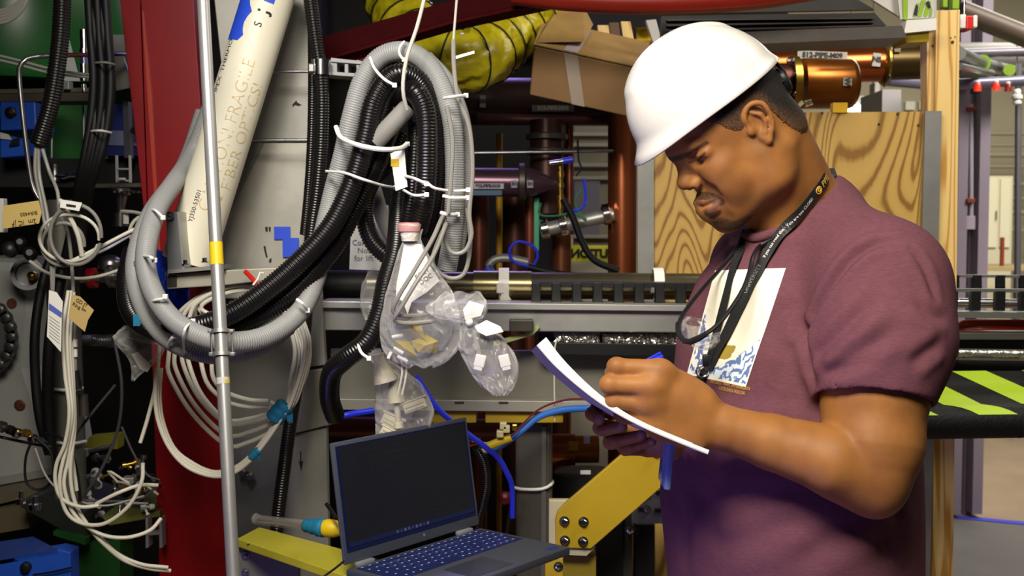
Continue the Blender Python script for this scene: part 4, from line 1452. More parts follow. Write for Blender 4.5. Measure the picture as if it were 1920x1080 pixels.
# ears
for l in (-1, 1):
    E = lambda f, u, o: H((f + 14) * .9 - 5, u * .9 + 16, l * o)
    B.ell(E(-14, 4, 72), (14 * s_, 25 * s_, 5 * s_), HR, .006)
    hel = [E(1, 6, 73), E(3, 18, 76), E(-4, 29, 79), E(-17, 32, 83), E(-28, 24, 85), E(-30, 10, 85), E(-27, -8, 83), E(-19, -21, 79)]
    B.chain([Vector(q) for q in spline(hel, n=22)], [3.2 * s_] * 22, .003)
    B.cone(E(-12, -27, 76), E(-10, -21, 75), 6.2 * s_, 6 * s_, .006)
    B.chain([E(-10, 21, 79), E(-19, 12, 81), E(-20, 0, 81), E(-13, -13, 79)], [2.4 * s_, 3.0 * s_, 3.0 * s_, 3.0 * s_], .005)
    B.ell(E(-7, 2, 82), (8.5 * s_, 11 * s_, 7 * s_), HR, .004, '-')
    B.chain([E(-10, 26, 84), E(-22, 21, 86), E(-25.5, 6, 86), E(-22, -9, 85)], [1.3 * s_, 1.5 * s_, 1.5 * s_, 1.2 * s_], .003, '-')
    B.ell(E(3, -2, 73), (5 * s_, 6.5 * s_, 5 * s_), HR, .006)                  # tragus
VB, FB = B.mesh()
VB = smooth_mesh(VB, FB, 2, .4)
NB_ = vnormals(VB, FB)

# skin tones: stubble with shade over the upper lip, lips, brows, scalp shade, paler nails and palms
q_ = (VB - np.array(HO)) / HS
lf_, lu_, ll_ = q_ @ np.array(hf), q_ @ np.array(hu), q_ @ np.array(hl)


def g3(f, u, l, rf, ru, rl, soft=.5):
    d = np.sqrt(((lf_ - f) / rf) ** 2 + ((lu_ - u) / ru) ** 2 + ((np.abs(ll_) - l) / rl) ** 2)
    return np.clip((1 - d) / soft, 0, 1)


def segd(a, b, r, soft=.5):
    a, b = np.array(a, float), np.array(b, float)
    p = np.stack([lf_, lu_, np.abs(ll_)], 1)
    h = np.clip(((p - a) @ (b - a)) / ((b - a) @ (b - a)), 0, 1)[:, None]
    d = np.linalg.norm(p - a - h * (b - a), axis=1) / r
    return np.clip((1 - d) / soft, 0, 1)


tone = np.zeros((len(VB), 3))
head_z = lu_ > -110
def sgp(pts, r, soft=.5, w=1.0):
    """mask along a line of photo points laid on the face"""
    q = [loc(SP(x, y, 0, tree1)[0]) for x, y in pts]
    q = [(f, u, abs(l)) for f, u, l in q]
    return w * np.maximum.reduce([segd(q[i], q[i + 1], r, soft) for i in range(len(q) - 1)])


stub = np.maximum.reduce([.60 * segd((10, -62, 50), (66, -84, 18), 24, .9), .5 * segd((8, -2, 70), (10, -60, 54), 17, .9),
                          sgp([(1350, 420), (1372, 426), (1400, 414)], 16, .6, 1.2), sgp([(1330, 405), (1345, 414)], 8, .7, .85),
                          sgp([(1301, 370), (1312, 368), (1326, 368), (1338, 371), (1351, 378)], 8.0, .5, 1.3),  # moustache, carried lower to put shade on the upper lip
                          sgp([(1350, 376), (1362, 392), (1376, 408)], 8, .9, .45),
                          .40 * g3(52, -58, 36, 34, 24, 30, .9)])
lips = np.maximum(sgp([(1306, 381), (1318, 382), (1331, 379), (1343, 375)], 4.4, .5), sgp([(1322, 397), (1332, 396), (1340, 390), (1345, 380)], 6.2, .6))
stub = np.where(lips > .3, stub * (1 - lips), stub)
brow = np.maximum(sgp([(1256, 301), (1272, 296), (1291, 288)], 6.0, .5), sgp([(1291, 288), (1308, 278), (1325, 268)], 4.0, .6))
lash = sgp([(1292, 305), (1301, 303), (1309, 300), (1316, 294), (1321, 288)], 2.6, .5)
dark = np.clip(np.maximum.reduce([stub, brow, lash * .9]) * head_z, 0, 1)
tone[:, 0] = dark
tone[:, 1] = lips * (lu_ > -70) * (lf_ > 70)
nails = np.zeros(len(VB))
for pts, rs in fing2[:4]:
    tip = np.array(pts[3])
    nails = np.maximum(nails, np.clip((1.0 - np.linalg.norm(VB - tip - np.array([0, -.006, .003]), axis=1) / .0085) / .5, 0, 1))
tone[:, 2] = nails

ms = bpy.data.materials.new('skin')
ms.use_nodes = True
nt = ms.node_tree
bs = nt.nodes['Principled BSDF']
at_ = nt.nodes.new('ShaderNodeAttribute')
at_.attribute_name = 'tone'
sp = nt.nodes.new('ShaderNodeSeparateColor')
nt.links.new(at_.outputs['Color'], sp.inputs[0])
tc = nt.nodes.new('ShaderNodeTexCoord')
nz = nt.nodes.new('ShaderNodeTexNoise')
nz.inputs['Scale'].default_value = 22
nz.inputs['Detail'].default_value = 5
nt.links.new(tc.outputs['Object'], nz.inputs['Vector'])
rp = nt.nodes.new('ShaderNodeValToRGB')
rp.color_ramp.elements[0].position, rp.color_ramp.elements[1].position = .3, .7
rp.color_ramp.elements[0].color, rp.color_ramp.elements[1].color = lin('#80522a'), lin('#956331')
nt.links.new(nz.outputs['Fac'], rp.inputs['Fac'])
hz = nt.nodes.new('ShaderNodeTexNoise')
hz.inputs['Scale'].default_value = 700
nt.links.new(tc.outputs['Object'], hz.inputs['Vector'])
prev = rp.outputs['Color']
for ch, colr in ((1, '#5a382a'), (2, '#a87e6c'), (0, '#120d0b')):
    mx = nt.nodes.new('ShaderNodeMix')
    mx.data_type = 'RGBA'
    nt.links.new(prev, mx.inputs['A'])
    mx.inputs['B'].default_value = lin(colr)
    if ch == 0:
        mu = nt.nodes.new('ShaderNodeMath')
        mu.operation = 'MULTIPLY_ADD'
        mr = nt.nodes.new('ShaderNodeMapRange')
        mr.inputs['From Min'].default_value, mr.inputs['From Max'].default_value = .35, .65
        mr.inputs['To Min'].default_value, mr.inputs['To Max'].default_value = .62, 1.0
        nt.links.new(hz.outputs['Fac'], mr.inputs['Value'])
        nt.links.new(sp.outputs[0], mu.inputs[0])
        nt.links.new(mr.outputs[0], mu.inputs[1])
        mu.inputs[2].default_value = 0
        nt.links.new(mu.outputs[0], mx.inputs['Factor'])
    else:
        nt.links.new(sp.outputs[ch], mx.inputs['Factor'])
    prev = mx.outputs['Result']
nt.links.new(prev, bs.inputs['Base Color'])
bs.inputs['Roughness'].default_value = .58
bs.inputs['Specular IOR Level'].default_value = .30
bs.inputs['Subsurface Weight'].default_value = .12
bs.inputs['Subsurface Radius'].default_value = (.012, .004, .002)
bs.inputs['Subsurface Scale'].default_value = .6
bpn = nt.nodes.new('ShaderNodeBump')
bpn.inputs['Strength'].default_value = .07
bpn.inputs['Distance'].default_value = .002
n3 = nt.nodes.new('ShaderNodeTexNoise')
n3.inputs['Scale'].default_value = 320
nt.links.new(tc.outputs['Object'], n3.inputs['Vector'])
nt.links.new(n3.outputs['Fac'], bpn.inputs['Height'])
nt.links.new(bpn.outputs['Normal'], bs.inputs['Normal'])

man = thing('person', 'man in a maroon T-shirt and white hard hat, head bowed, writing on a pad', 'person', (hip.x, hip.y, 0))
grid_obj('body', VB, FB, ms, man, tone)

# eyes: only a sliver shows under the lowered lids
for l in (1, -1):
    mb = MB()
    c_ = SP(1309, 293, 0)[0 if l > 0 else 1] - hf * .0152 - hu * .001
    mb.lathe(c_ - hf * 12.8 * s_, hf, [(12.8 * s_ * (1 - math.cos(a)), 12.8 * s_ * math.sin(a)) for a in np.linspace(0.01, math.pi - .01, 14)], 20)
    mb.build('eye', mat('eye_white', '#8f8075', .15), man, True)

# hair: short crop around the sides and nape, fading out in front of the ear
hx = np.arange(P(1270, 200, 1.72).x, P(1510, 300, 1.72).x, .0024)
hy = np.arange(1.60, 1.85, .003)
hzz = np.arange(P(1400, 330, 1.72).z, P(1400, 30, 1.72).z, .0024)
G = Field(hx, hy, hzz)
t_ = .0019
G.ell(H(4, 44), (89 * s_ + t_, 84 * s_ + t_, 74 * s_ + t_), HR, .01)
G.ell(H(33, 44), (60 * s_ + t_, 60 * s_ + t_, 62 * s_ + t_), HR, .02)
G.ell(H(-36, 6), (40 * s_ + t_, 50 * s_ + t_, 56 * s_ + t_), HR, .02)
G.cone(H(-22, -20), nb, .061 + t_, .060 + t_, .02)
G.cone(H(-52, -16), P(1514, 388, 1.79), .034 + t_, .046 + t_, .03)
for l in (-1, 1):
    G.cone(H(-25, -30, l * 50), P(1462, 455, 1.76) + hl * .03 * l, .010 + t_, .010 + t_, .03)
# keep what lies above the hairline
X, Y, Z = G.x[:, None, None] - HO.x, G.y[None, :, None] - HO.y, G.z[None, None, :] - HO.z
cf = (X * hf.x + Y * hf.y + Z * hf.z) / HS
cu = (X * hu.x + Y * hu.y + Z * hu.z) / HS
HLX = [-110, -80, -60, -45, -36, -29, -20, -6, 6, 16, 28, 37, 44, 56, 70, 95]
HLY = [-40, -41, -35, -17, 2, 20, 34, 36, 26, 16, 20, 30, 44, 54, 63, 66]
line = np.interp(cf.ravel(), HLX, HLY).reshape(cf.shape)
G.d = np.maximum(G.d, ((line - cu) * HS * .75).astype(np.float32))
VG, FG = G.mesh()
VG = smooth_mesh(VG, FG, 1, .4)
qg = (VG - np.array(HO)) / HS
fade = np.clip((qg @ np.array(hu) - np.interp(qg @ np.array(hf), HLX, HLY)) / 95, 0, .5)
NG = vnormals(VG, FG)
VG = VG - NG * (np.clip(1 - fade * 9, 0, 1) * .0026 + np.clip(1 - fade * 5, 0, 1) * np.random.uniform(0, .0012, len(VG)))[:, None]
mh = bpy.data.materials.new('cropped_hair')
mh.use_nodes = True
nt = mh.node_tree
bh = nt.nodes['Principled BSDF']
bh.inputs['Roughness'].default_value = .7
bh.inputs['Specular IOR Level'].default_value = .25
at2 = nt.nodes.new('ShaderNodeAttribute')
at2.attribute_name = 'tone'
s2 = nt.nodes.new('ShaderNodeSeparateColor')
nt.links.new(at2.outputs['Color'], s2.inputs[0])
t2 = nt.nodes.new('ShaderNodeTexCoord')
n2 = nt.nodes.new('ShaderNodeTexNoise')
n2.inputs['Scale'].default_value = 560
n2.inputs['Detail'].default_value = 2
nt.links.new(t2.outputs['Object'], n2.inputs['Vector'])
ad = nt.nodes.new('ShaderNodeMath')
ad.operation = 'ADD'
nt.links.new(n2.outputs['Fac'], ad.inputs[0])
nt.links.new(s2.outputs[0], ad.inputs[1])
r2 = nt.nodes.new('ShaderNodeValToRGB')
r2.color_ramp.elements[0].position, r2.color_ramp.elements[1].position = .36, .95
r2.color_ramp.elements[0].color, r2.color_ramp.elements[1].color = lin('#7d4c28'), lin('#191513')
e_ = r2.color_ramp.elements.new(.62)
e_.color = lin('#4a3524')
nt.links.new(ad.outputs[0], r2.inputs['Fac'])
nt.links.new(r2.outputs['Color'], bh.inputs['Base Color'])
bq = nt.nodes.new('ShaderNodeBump')
bq.inputs['Strength'].default_value = .5
bq.inputs['Distance'].default_value = .0006
nt.links.new(n2.outputs['Fac'], bq.inputs['Height'])
nt.links.new(bq.outputs['Normal'], bh.inputs['Normal'])
grid_obj('hair', VG, FG, mh, man, np.stack([fade] * 3, 1))

# T-shirt
fx = np.arange(P(1215, 700, 1.8).x, P(1830, 600, 1.6).x, .0032)
fy = np.arange(1.44, 2.12, .0036)
fz = np.arange(hip.z - .10, P(1500, 300, 1.8).z, .0032)
T = Field(fx, fy, fz)
rows = torso_rows(0)
hemN = P(1637, 752, 1.575)
hemF = shF.lerp(elF, .6)
dirN = (hemN - shN).normalized()
T.chain([shN + Vector((.004, 0, -.02)), shN.lerp(hemN, .5) + Vector((.008, 0, 0)), hemN], [.092, .091, .078], .035)
T.chain([shF, hemF], [.076, .066], .03)
for hem, d_ in ((hemN, dirN), (hemF, (hemF - shF).normalized())):
    # cut the sleeve off square
    bl, X, Y, Z = T.blk(np.array(hem) - .16, np.array(hem) + .16, .0)
    cut = (X - hem.x) * d_.x + (Y - hem.y) * d_.y + (Z - hem.z) * d_.z
    T.d[bl] = np.maximum(T.d[bl], cut)
T.cone(hemN - dirN * .022, hemN + dirN * .03, .0735, .0725, .003, '-')
T.stack(rows, tf, tl, .022)
for sh, r1 in ((shN, .080), (shF, .07)):
    T.cone(P(1528, 425, 1.80), sh, .068, r1, .045)
T.cone(P(1536, 390, 1.80), P(1520, 455, 1.80), .050, .090, .03)
T.cone(P(1462, 480, 1.76), P(1450, 540, 1.76), .058, .085, .04)
# neck opening
nd = (H(-30, 0) - nb).normalized()
npt = P(1478, 392, 1.785)
ntop = Vector((-.42, 0, 1)).normalized()
g = T.blk(np.array(npt) - .16, np.array(npt) + .16, 0)
bl, X, Y, Z = g
nn = Vector((.62, .10, -.78))
# plane through nape (1556,330) and throat (1396,436)
a_, b_ = P(1558, 333, 1.82), P(1398, 438, 1.76)
ax = (b_ - a_).normalized()
pn = Vector((0, 1, 0)).cross(ax)
pn = pn if pn.z > 0 else -pn
pn.normalize()
cut = (X - a_.x) * pn.x + (Y - a_.y) * pn.y + (Z - a_.z) * pn.z
T.d[bl] = np.maximum(T.d[bl], cut.astype(np.float32))
T.chain([P(1476, 380, 1.785), P(1500, 435, 1.79)], [.072, .066], .004, '-')
VT, FT = T.mesh()
VT = smooth_mesh(VT, FT, 3, .5)
NT = vnormals(VT, FT)
tree = bvh(VT, FT)


def fold(px, depth, w, ridge=0.0):
    """press a crease into the cloth along a line found on the cloth itself"""
    global VT
    pts = []
    for x, y in px:
        h, _ = hit(tree, x, y)
        if h is not None:
            pts.append(h)
    if len(pts) < 2:
        return
    q = spline(pts, n=max(8, 6 * len(pts)))[:, :3]
    lo_, hi_ = q.min(0) - 3 * w, q.max(0) + 3 * w
    m = np.nonzero(((VT > lo_) & (VT < hi_)).all(1))[0]
    best = np.full(len(m), 1e9)
    tt = np.zeros(len(m))
    for i in range(len(q) - 1):
        a, b = q[i], q[i + 1]
        h = np.clip(((VT[m] - a) @ (b - a)) / max((b - a) @ (b - a), 1e-12), 0, 1)
        d = np.linalg.norm(VT[m] - a - h[:, None] * (b - a), axis=1)
        u = d < best
        best[u] = d[u]
        tt[u] = (i + h[u]) / (len(q) - 1)
    env = np.clip(np.minimum(tt, 1 - tt) * 4, 0, 1)
    s = -depth * np.exp(-(best / w) ** 2) + ridge * np.exp(-((best - 2 * w) / (1.1 * w)) ** 2)
    VT[m] += NT[m] * (s * env)[:, None]


fold([(1505, 660), (1522, 600), (1560, 530), (1612, 472), (1668, 452), (1700, 458)], .0095, .007, .004)      # armhole
fold([(1530, 735), (1521, 690), (1512, 640), (1500, 590)], .012, .010, .004)
fold([(1700, 458), (1735, 505), (1758, 570)], .004, .006, .002)
fold([(1525, 690), (1560, 640), (1610, 590), (1650, 545)], .005, .010, .004)
fold([(1530, 720), (1580, 680), (1640, 645), (1700, 600)], .004, .010, .003)
fold([(1540, 700), (1600, 690), (1660, 670)], .003, .008, .002)
fold([(1770, 640), (1740, 660), (1700, 690)], .004, .009, .003)
fold([(1778, 600), (1745, 590), (1710, 560)], .003, .008, .002)
fold([(1500, 620), (1470, 690), (1440, 760)], .004, .013, .003)
fold([(1495, 560), (1460, 600), (1440, 660)], .003, .012, .002)
fold([(1508, 660), (1490, 740), (1470, 770)], .005, .014, .003)
fold([(1530, 905), (1450, 930), (1370, 960)], .004, .016, .002)
fold([(1560, 960), (1450, 990), (1330, 1030)], .005, .018, .003)
fold([(1640, 965), (1560, 1010), (1470, 1060)], .005, .018, .003)
fold([(1300, 900), (1330, 960), (1340, 1040)], .004, .018, .002)
fold([(1272, 930), (1285, 1000), (1280, 1070)], .004, .015, .002)
fold([(1690, 940), (1680, 1000), (1650, 1060)], .004, .014, .002)
fold([(1566, 358), (1630, 408), (1695, 452)], .0022, .0035)                                                 # shoulder seam
fold([(1556, 726), (1600, 729), (1660, 731), (1742, 726)], .0022, .003)                                     # sleeve hem
VT = smooth_mesh(VT, FT, 1, .4)
NT = vnormals(VT, FT)
mshirt = mat('maroon_heather', '#633d46', .88, 0, .13, 260, .16, 700, spec=.15, stretch=(.4, .4, 1.8))
tee = grid_obj('t_shirt', VT, FT, mshirt, man)
tree = bvh(VT, FT)
# ribbed collar: a band around the neck opening
col_pts = [P(1398, 440, 1.757), P(1418, 446, 1.725), P(1456, 432, 1.712), P(1502, 392, 1.728), P(1540, 350, 1.758), P(1560, 333, 1.80),
           P(1554, 338, 1.845), P(1520, 366, 1.872), P(1470, 405, 1.87), P(1425, 432, 1.838), P(1400, 440, 1.795), P(1398, 440, 1.757)]
mb = MB()
tube(mb, col_pts, .0075, 10, .008)
mb.build('collar', mshirt, man, True)

# trousers and shoes
mj = mat('dark_trousers', '#23242c', .85, 0, .2, 30, .2, 200)
LX = np.arange(hip.x - .30, hip.x + .26, .009)
LY = np.arange(hip.y - .26, hip.y + .26, .009)
LZ = np.arange(.04, 1.03, .010)
L_ = Field(LX, LY, LZ)
for g in gl:
    L_.chain([g + Vector((0, 0, .97)), g + Vector((-.005, 0, .5)), g + Vector((.02, 0, .07))], [.102, .076, .062], .06)
L_.ell((hip.x, hip.y, .96), (.12, .15, .08), np.eye(3), .06)
VL, FL = L_.mesh()
grid_obj('trousers', VL, FL, mj, man)
for g in gl:
    sx = Field(np.arange(g.x - .23, g.x + .12, .006), np.arange(g.y - .16, g.y + .12, .006), np.arange(-.004, .12, .005))
    sx.chain([g + Vector((.05, .02, .045)), g + Vector((-.06, -.03, .045)), g + Vector((-.16, -.075, .035))], [.044, .05, .036], .03)
    sx.cone(g + Vector((.03, .01, .05)), g + Vector((.02, .005, .10)), .046, .044, .02)
    sx.d[:, :, :] = np.maximum(sx.d, -(sx.z[None, None, :] - 0.0))
    v_, f_ = sx.mesh()
    grid_obj('shoe', v_, f_, mat('work_boot', '#2b2019', .6), man)

# ---- print on the chest: cream panel with plain bands of blue (a stand-in picture) and its caption
def decal(corner_px, nu, nv, off, m, name, parent, inset=None, uv=True):
    (ax_, ay), (bx, by), (cx, cy), (dx, dy) = corner_px      # top-left, top-right, bottom-right, bottom-left
    V, ok = [], []
    for j in range(nv + 1):
        for i in range(nu + 1):
            u, v = i / nu, j / nv
            x = (ax_ * (1 - u) + bx * u) * (1 - v) + (dx * (1 - u) + cx * u) * v
            y = (ay * (1 - u) + by * u) * (1 - v) + (dy * (1 - u) + cy * u) * v
            h, n = hit(tree, x, y)
            ok.append(h is not None)
            V.append(h + n * off if h is not None else Vector((0, 0, 0)))
    fs, uvs = [], []
    for j in range(nv):
        for i in range(nu):
            q = [j * (nu + 1) + i, (j + 1) * (nu + 1) + i, (j + 1) * (nu + 1) + i + 1, j * (nu + 1) + i + 1]
            if all(ok[t] for t in q):
                fs.append(q)
    mb = MB()
    mb.add(V, fs)
    o = mb.build(name, m, parent, True, auto=False)
    ul = o.data.uv_layers.new(name='print')
    for p in o.data.polygons:
        for li in p.loop_indices:
            vi = o.data.loops[li].vertex_index
            ul.data[li].uv = ((vi % (nu + 1)) / nu, 1 - (vi // (nu + 1)) / nv)
    return o


mp_ = bpy.data.materials.new('chest_print')
mp_.use_nodes = True
nt = mp_.node_tree
b2 = nt.nodes['Principled BSDF']
b2.inputs['Roughness'].default_value = .75
uvn = nt.nodes.new('ShaderNodeUVMap')
uvn.uv_map = 'print'
sx_ = nt.nodes.new('ShaderNodeSeparateXYZ')
nt.links.new(uvn.outputs['UV'], sx_.inputs[0])


def mth(op, a, b=None):
    n = nt.nodes.new('ShaderNodeMath')
    n.operation = op
    for i, q in enumerate((a, b)):
        if q is None:
            continue
        if isinstance(q, (int, float)):
            n.inputs[i].default_value = q
        else:
            nt.links.new(q, n.inputs[i])
    return n.outputs[0]


def mixc(fac, a, bcol):
    mx = nt.nodes.new('ShaderNodeMix')
    mx.data_type = 'RGBA'
    nt.links.new(fac, mx.inputs['Factor'])
    if isinstance(a, str):
        mx.inputs['A'].default_value = lin(a)
    else:
        nt.links.new(a, mx.inputs['A'])
    if isinstance(bcol, str):
        mx.inputs['B'].default_value = lin(bcol)
    else:
        nt.links.new(bcol, mx.inputs['B'])
    return mx.outputs['Result']


ns = nt.nodes.new('ShaderNodeTexNoise')
ns.inputs['Scale'].default_value = 9
ns.inputs['Detail'].default_value = 5
nt.links.new(uvn.outputs['UV'], ns.inputs['Vector'])
nw = mth('SUBTRACT', ns.outputs['Fac'], .5)
U, V_ = sx_.outputs[0], sx_.outputs[1]
# plain striped field below a gentle slope, speckled blue patch on the left, ochre patch between
slope = mth('ADD', mth('MULTIPLY', mth('POWER', U, 2.0), .36), .05)
hgt = mth('SUBTRACT', mth('ADD', slope, mth('MULTIPLY', nw, .10)), V_)
below = mth('GREATER_THAN', hgt, 0)
wv = mth('FRACT', mth('ADD', mth('MULTIPLY', hgt, 8.5), mth('MULTIPLY', nw, 2.4)))
stripe = mth('LESS_THAN', wv, .42)
lefth = mth('GREATER_THAN', mth('ADD', mth('SUBTRACT', .66, mth('MULTIPLY', U, 1.55)), mth('MULTIPLY', nw, .5)), V_)
ns2 = nt.nodes.new('ShaderNodeTexNoise')
ns2.inputs['Scale'].default_value = 13
ns2.inputs['Detail'].default_value = 7
nt.links.new(uvn.outputs['UV'], ns2.inputs['Vector'])
spk = mth('GREATER_THAN', ns2.outputs['Fac'], .5)
oc = mth('MULTIPLY', mth('LESS_THAN', mth('ADD', mth('POWER', mth('ADD', mth('SUBTRACT', U, .5), mth('MULTIPLY', nw, .5)), 2.0), mth('POWER', mth('MULTIPLY', mth('SUBTRACT', V_, .26), 2.6), 2.0)), .030), mth('LESS_THAN', hgt, .03))
c1 = mixc(lefth, '#e9e2cf', mixc(spk, '#e6e4dc', '#5d6ea6'))
c1 = mixc(oc, c1, '#9a8430')
c1 = mixc(below, c1, mixc(stripe, '#d5e0ea', '#5b74a8'))
edge = mth('GREATER_THAN', mth('MAXIMUM', mth('ABSOLUTE', mth('SUBTRACT', U, .5)), mth('ABSOLUTE', mth('SUBTRACT', V_, .5))), .478)
c1 = mixc(edge, c1, '#ebe6da')
nt.links.new(c1, b2.inputs['Base Color'])
decal([(1342, 508), (1474, 503), (1399, 726), (1289, 702)], 26, 26, .0012, mp_, 'chest_print', man)
# caption lettering laid on the cloth
def cloth_map(x0, y0, ux, uy, vx, vy, off=.0016):
    def f(a, b):
        h, n = hit(tree, x0 + ux * a + vx * b, y0 + uy * a + vy * b)
        return h + n * off if h is not None else P(x0, y0, 1.7)
    return f


gold = mat('gold_print', '#c79a3f', .6)
text_mesh('THE GREAT WAVE OFF KANAGAWA', 1, cloth_map(1370, 722, 4.6, .95, .6, -10), 'caption', gold, man)
text_mesh('KATSUSHIKA HOKUSAI', 1, cloth_map(1374, 733, 4.6, .95, .6, -10), 'caption', gold, man)

# ================================================================ hard hat
HC = P(1325, 196, 1.72)
pt = math.radians(36.0)
ff = hh * math.cos(pt) - zz_ * math.sin(pt)
fu = hh * math.sin(pt) + zz_ * math.cos(pt)
kk = 1.72 / F            # metres per photo pixel at the hat
hat = thing('hard_hat', 'white plastic hard hat with a short peak, worn tilted forward', 'hard hat', HC)


def hat_shell(shrink):
    mb = MB()
    nA, nS = 96, 34
    V = []
    for j in range(nS + 1):
        s = j / nS
        for i in range(nA):
            a = 2 * math.pi * i / nA
            ca, sa = math.cos(a), math.sin(a)
            rho = math.sin(s * math.pi / 2)
            hgt_ = math.cos(s * math.pi / 2)
            Lf = 148 * kk if ca > 0 else 150 * kk
            Lw = 132 * kk
            pw = 0.92
            t = rho ** pw * ca * Lf
            w = rho ** pw * sa * Lw
            n = 147 * kk * hgt_ ** 1.02
            # crown leans a little to the front
            t += 6 * kk * hgt_
            # raised rib along the middle, ending above the peak
            lat = abs(w) / (30 * kk)
            rib = max(0, min(1, (1.25 - lat) / .35)) * max(0, min(1, (hgt_ - .62) / .10)) 
            k = 1 + .028 * rib
            p = Vector((t * k, w * k, n * k))
            if s > .93:                      # flare to the rain edge
                q = (s - .93) / .07
                fr = max(0, ca) ** 3
                out = (7 + 20 * fr) * kk * q ** 1.3
                p += Vector((ca * out, sa * out, (-4 - 10 * fr) * kk * q))
            p = p * (1 - shrink)
            V.append(HC + ff * p.x + hl * p.y + fu * p.z)
    fs = []
    for j in range(nS):
        for i in range(nA):
            i2 = (i + 1) % nA
            fs.append((j * nA + i, (j + 1) * nA + i, (j + 1) * nA + i2, j * nA + i2))
    mb.add(V, fs)
    return mb


sh_ = hat_shell(0).build('shell', mat('hat_white', '#cbc8c4', .32, spec=.45, coat=.15), hat, True, auto=False)
so = sh_.modifiers.new('thickness', 'SOLIDIFY')
so.thickness = .0028
so.offset = -1
# suspension: head band, crown straps and the ratchet knob at the nape
def hb(a, w=0, dz=-6):
    ca, sa = math.cos(a), math.sin(a)
    return HC + ff * (ca * 122 * kk - 4 * kk) + hl * (sa * 108 * kk) + fu * dz * kk


mb = MB()
for i in range(64):
    a0, a1 = 2 * math.pi * i / 64, 2 * math.pi * (i + 1) / 64
    def dz(a):
        back = max(0, -math.cos(a)) ** 2
        return 6 - 34 * back
    p = [hb(a0, 0, dz(a0) - 14), hb(a1, 0, dz(a1) - 14), hb(a1, 0, dz(a1) + 14), hb(a0, 0, dz(a0) + 14)]
    ctr = HC
    q = [x + (x - ctr).normalized() * .003 for x in p]
    mb.hexa(q + p)
mb.build('headband', M['black'], hat, True)
kb = P(1466, 152, 1.715)
mb = MB()
mb.lathe(kb - ff * .0 + ff * .012, -ff, [(0, .012), (.004, .021), (.012, .022), (.016, .018), (.018, 0)], 24)
mb.build('ratchet_knob', M['black'], hat, True)
mb = MB()
tube(mb, [P(1440, 128, 1.70), P(1455, 140, 1.70), P(1468, 156, 1.695)], .005, 8)
tube(mb, [P(1455, 118, 1.712), P(1468, 132, 1.71), P(1475, 146, 1.71)], .0028, 8)
mb.build('nape_strap', M['black'], hat, True)
for a in (.6, 2.4, -0.6, -2.4):
    mb = MB()
    tube(mb, [hb(a, 0, 8), HC + ff * math.cos(a) * 70 * kk + hl * math.sin(a) * 62 * kk + fu * 95 * kk, HC + fu * 122 * kk], .004, 6)
    mb.build('crown_strap', M['black'], hat, True)

# ================================================================ writing pad and pen
near = [(1006, 648, 1.585), (1040, 686, 1.58), (1090, 730, 1.565), (1140, 766, 1.55), (1200, 799, 1.535), (1262, 826, 1.525), (1327, 852, 1.52)]
c3 = spline(path(near), n=36)
wv_ = Vector((-.004, .212, -.030))
pad = thing('writing_pad', 'thick pad of white paper held edge-on, its top end curling up', 'notepad', c3[0])


def pad_part(t0, t1, name, m, i0=0, i1=36, inset=0.0):
    mb = MB()
    c = c3[i0:i1]
    Tn = np.gradient(c, axis=0)
    vs = []
    for i, (p, t) in enumerate(zip(c, Tn)):
        t = Vector(t).normalized()
        n = wv_.cross(t).normalized()
        n = n if n.z > 0 else -n
        s = (i + i0) / 35
        a = t0(s)
        b = t1(s)
        p = Vector(p)
        w0 = wv_.normalized() * inset
        vs.append([p + n * a + w0, p + n * b + w0, p + n * b + wv_ - w0, p + n * a + wv_ - w0])
    flat = [q for r in vs for q in r]
    fs = []
    for i in range(len(vs) - 1):
        for j in range(4):
            j2 = (j + 1) % 4
            fs.append((4 * i + j, 4 * i + j2, 4 * i + 4 + j2, 4 * i + 4 + j))
    fs += [(0, 3, 2, 1), tuple(4 * (len(vs) - 1) + j for j in range(4))]
    mb.add(flat, fs)
    return mb.build(name, m, pad, True)


pad_part(lambda s: 0, lambda s: .0016, 'backing_board', mat('grey_board', '#a9a6a6', .8))
pad_part(lambda s: .0017, lambda s: .0058 + .012 * max(0, .55 - s), 'paper_block', M['paper'], 0, 36, .0005)
pad_part(lambda s: .0060 + .012 * max(0, .55 - s), lambda s: .0066 + .020 * max(0, .6 - s) ** 1.2, 'top_sheet', M['paper'], 0, 33, .0005)

pen = thing('pen', 'blue capped ballpoint pen in the writing hand', 'pen', P(1127, 728, 1.622))
pa, pb_ = P(1126, 729, 1.622), P(1241, 668, 1.652)
ax = (pb_ - pa).normalized()
Lp = (pb_ - pa).length
mb = MB()
mb.lathe(pa, ax, [(0, .0006), (.008, .0026), (.010, .0036), (Lp * .55, .0040)], 16)
mb.build('barrel', mat('pen_white', '#d8d8d4', .3), pen, True)
mb = MB()
mb.lathe(pa + ax * Lp * .55, ax, [(0, .0062), (.004, .0068), (Lp * .38, .0066), (Lp * .45, .0048), (Lp * .452, 0)], 18)
mb.build('cap', mat('pen_blue', '#2638d8', .3), pen, True)
mb = MB()
mb.box(pa + ax * Lp * .82 + Vector((0, -.004, .007)), (.016, .0015, .0017), Matrix((ax, Vector((0, 1, 0)), ax.cross(Vector((0, 1, 0))))).transposed(), .001)
mb.build('pocket_clip', mat('pen_blue', '#2638d8', .3), pen, True)

# ================================================================ lanyard
ml = mat('lanyard_ribbon', '#16181a', .6, 0, .2, 200)
lany = thing('lanyard', 'black printed lanyard around the neck ending in a metal clip', 'lanyard', P(1330, 690, 1.66))


tree_b = bvh(VB, FB)


def on_cloth(x, y, off, Yd=1.7):
    h, n = hit(tree, x, y)
    h2, n2_ = hit(tree_b, x, y)
    if h2 is not None and y < 500 and (h is None or h2.y < h.y):
        h, n = h2, n2_
    if h is None:
        return P(x, y, Yd), Vector((-.4, -.9, .2))
    return h + n * off, n


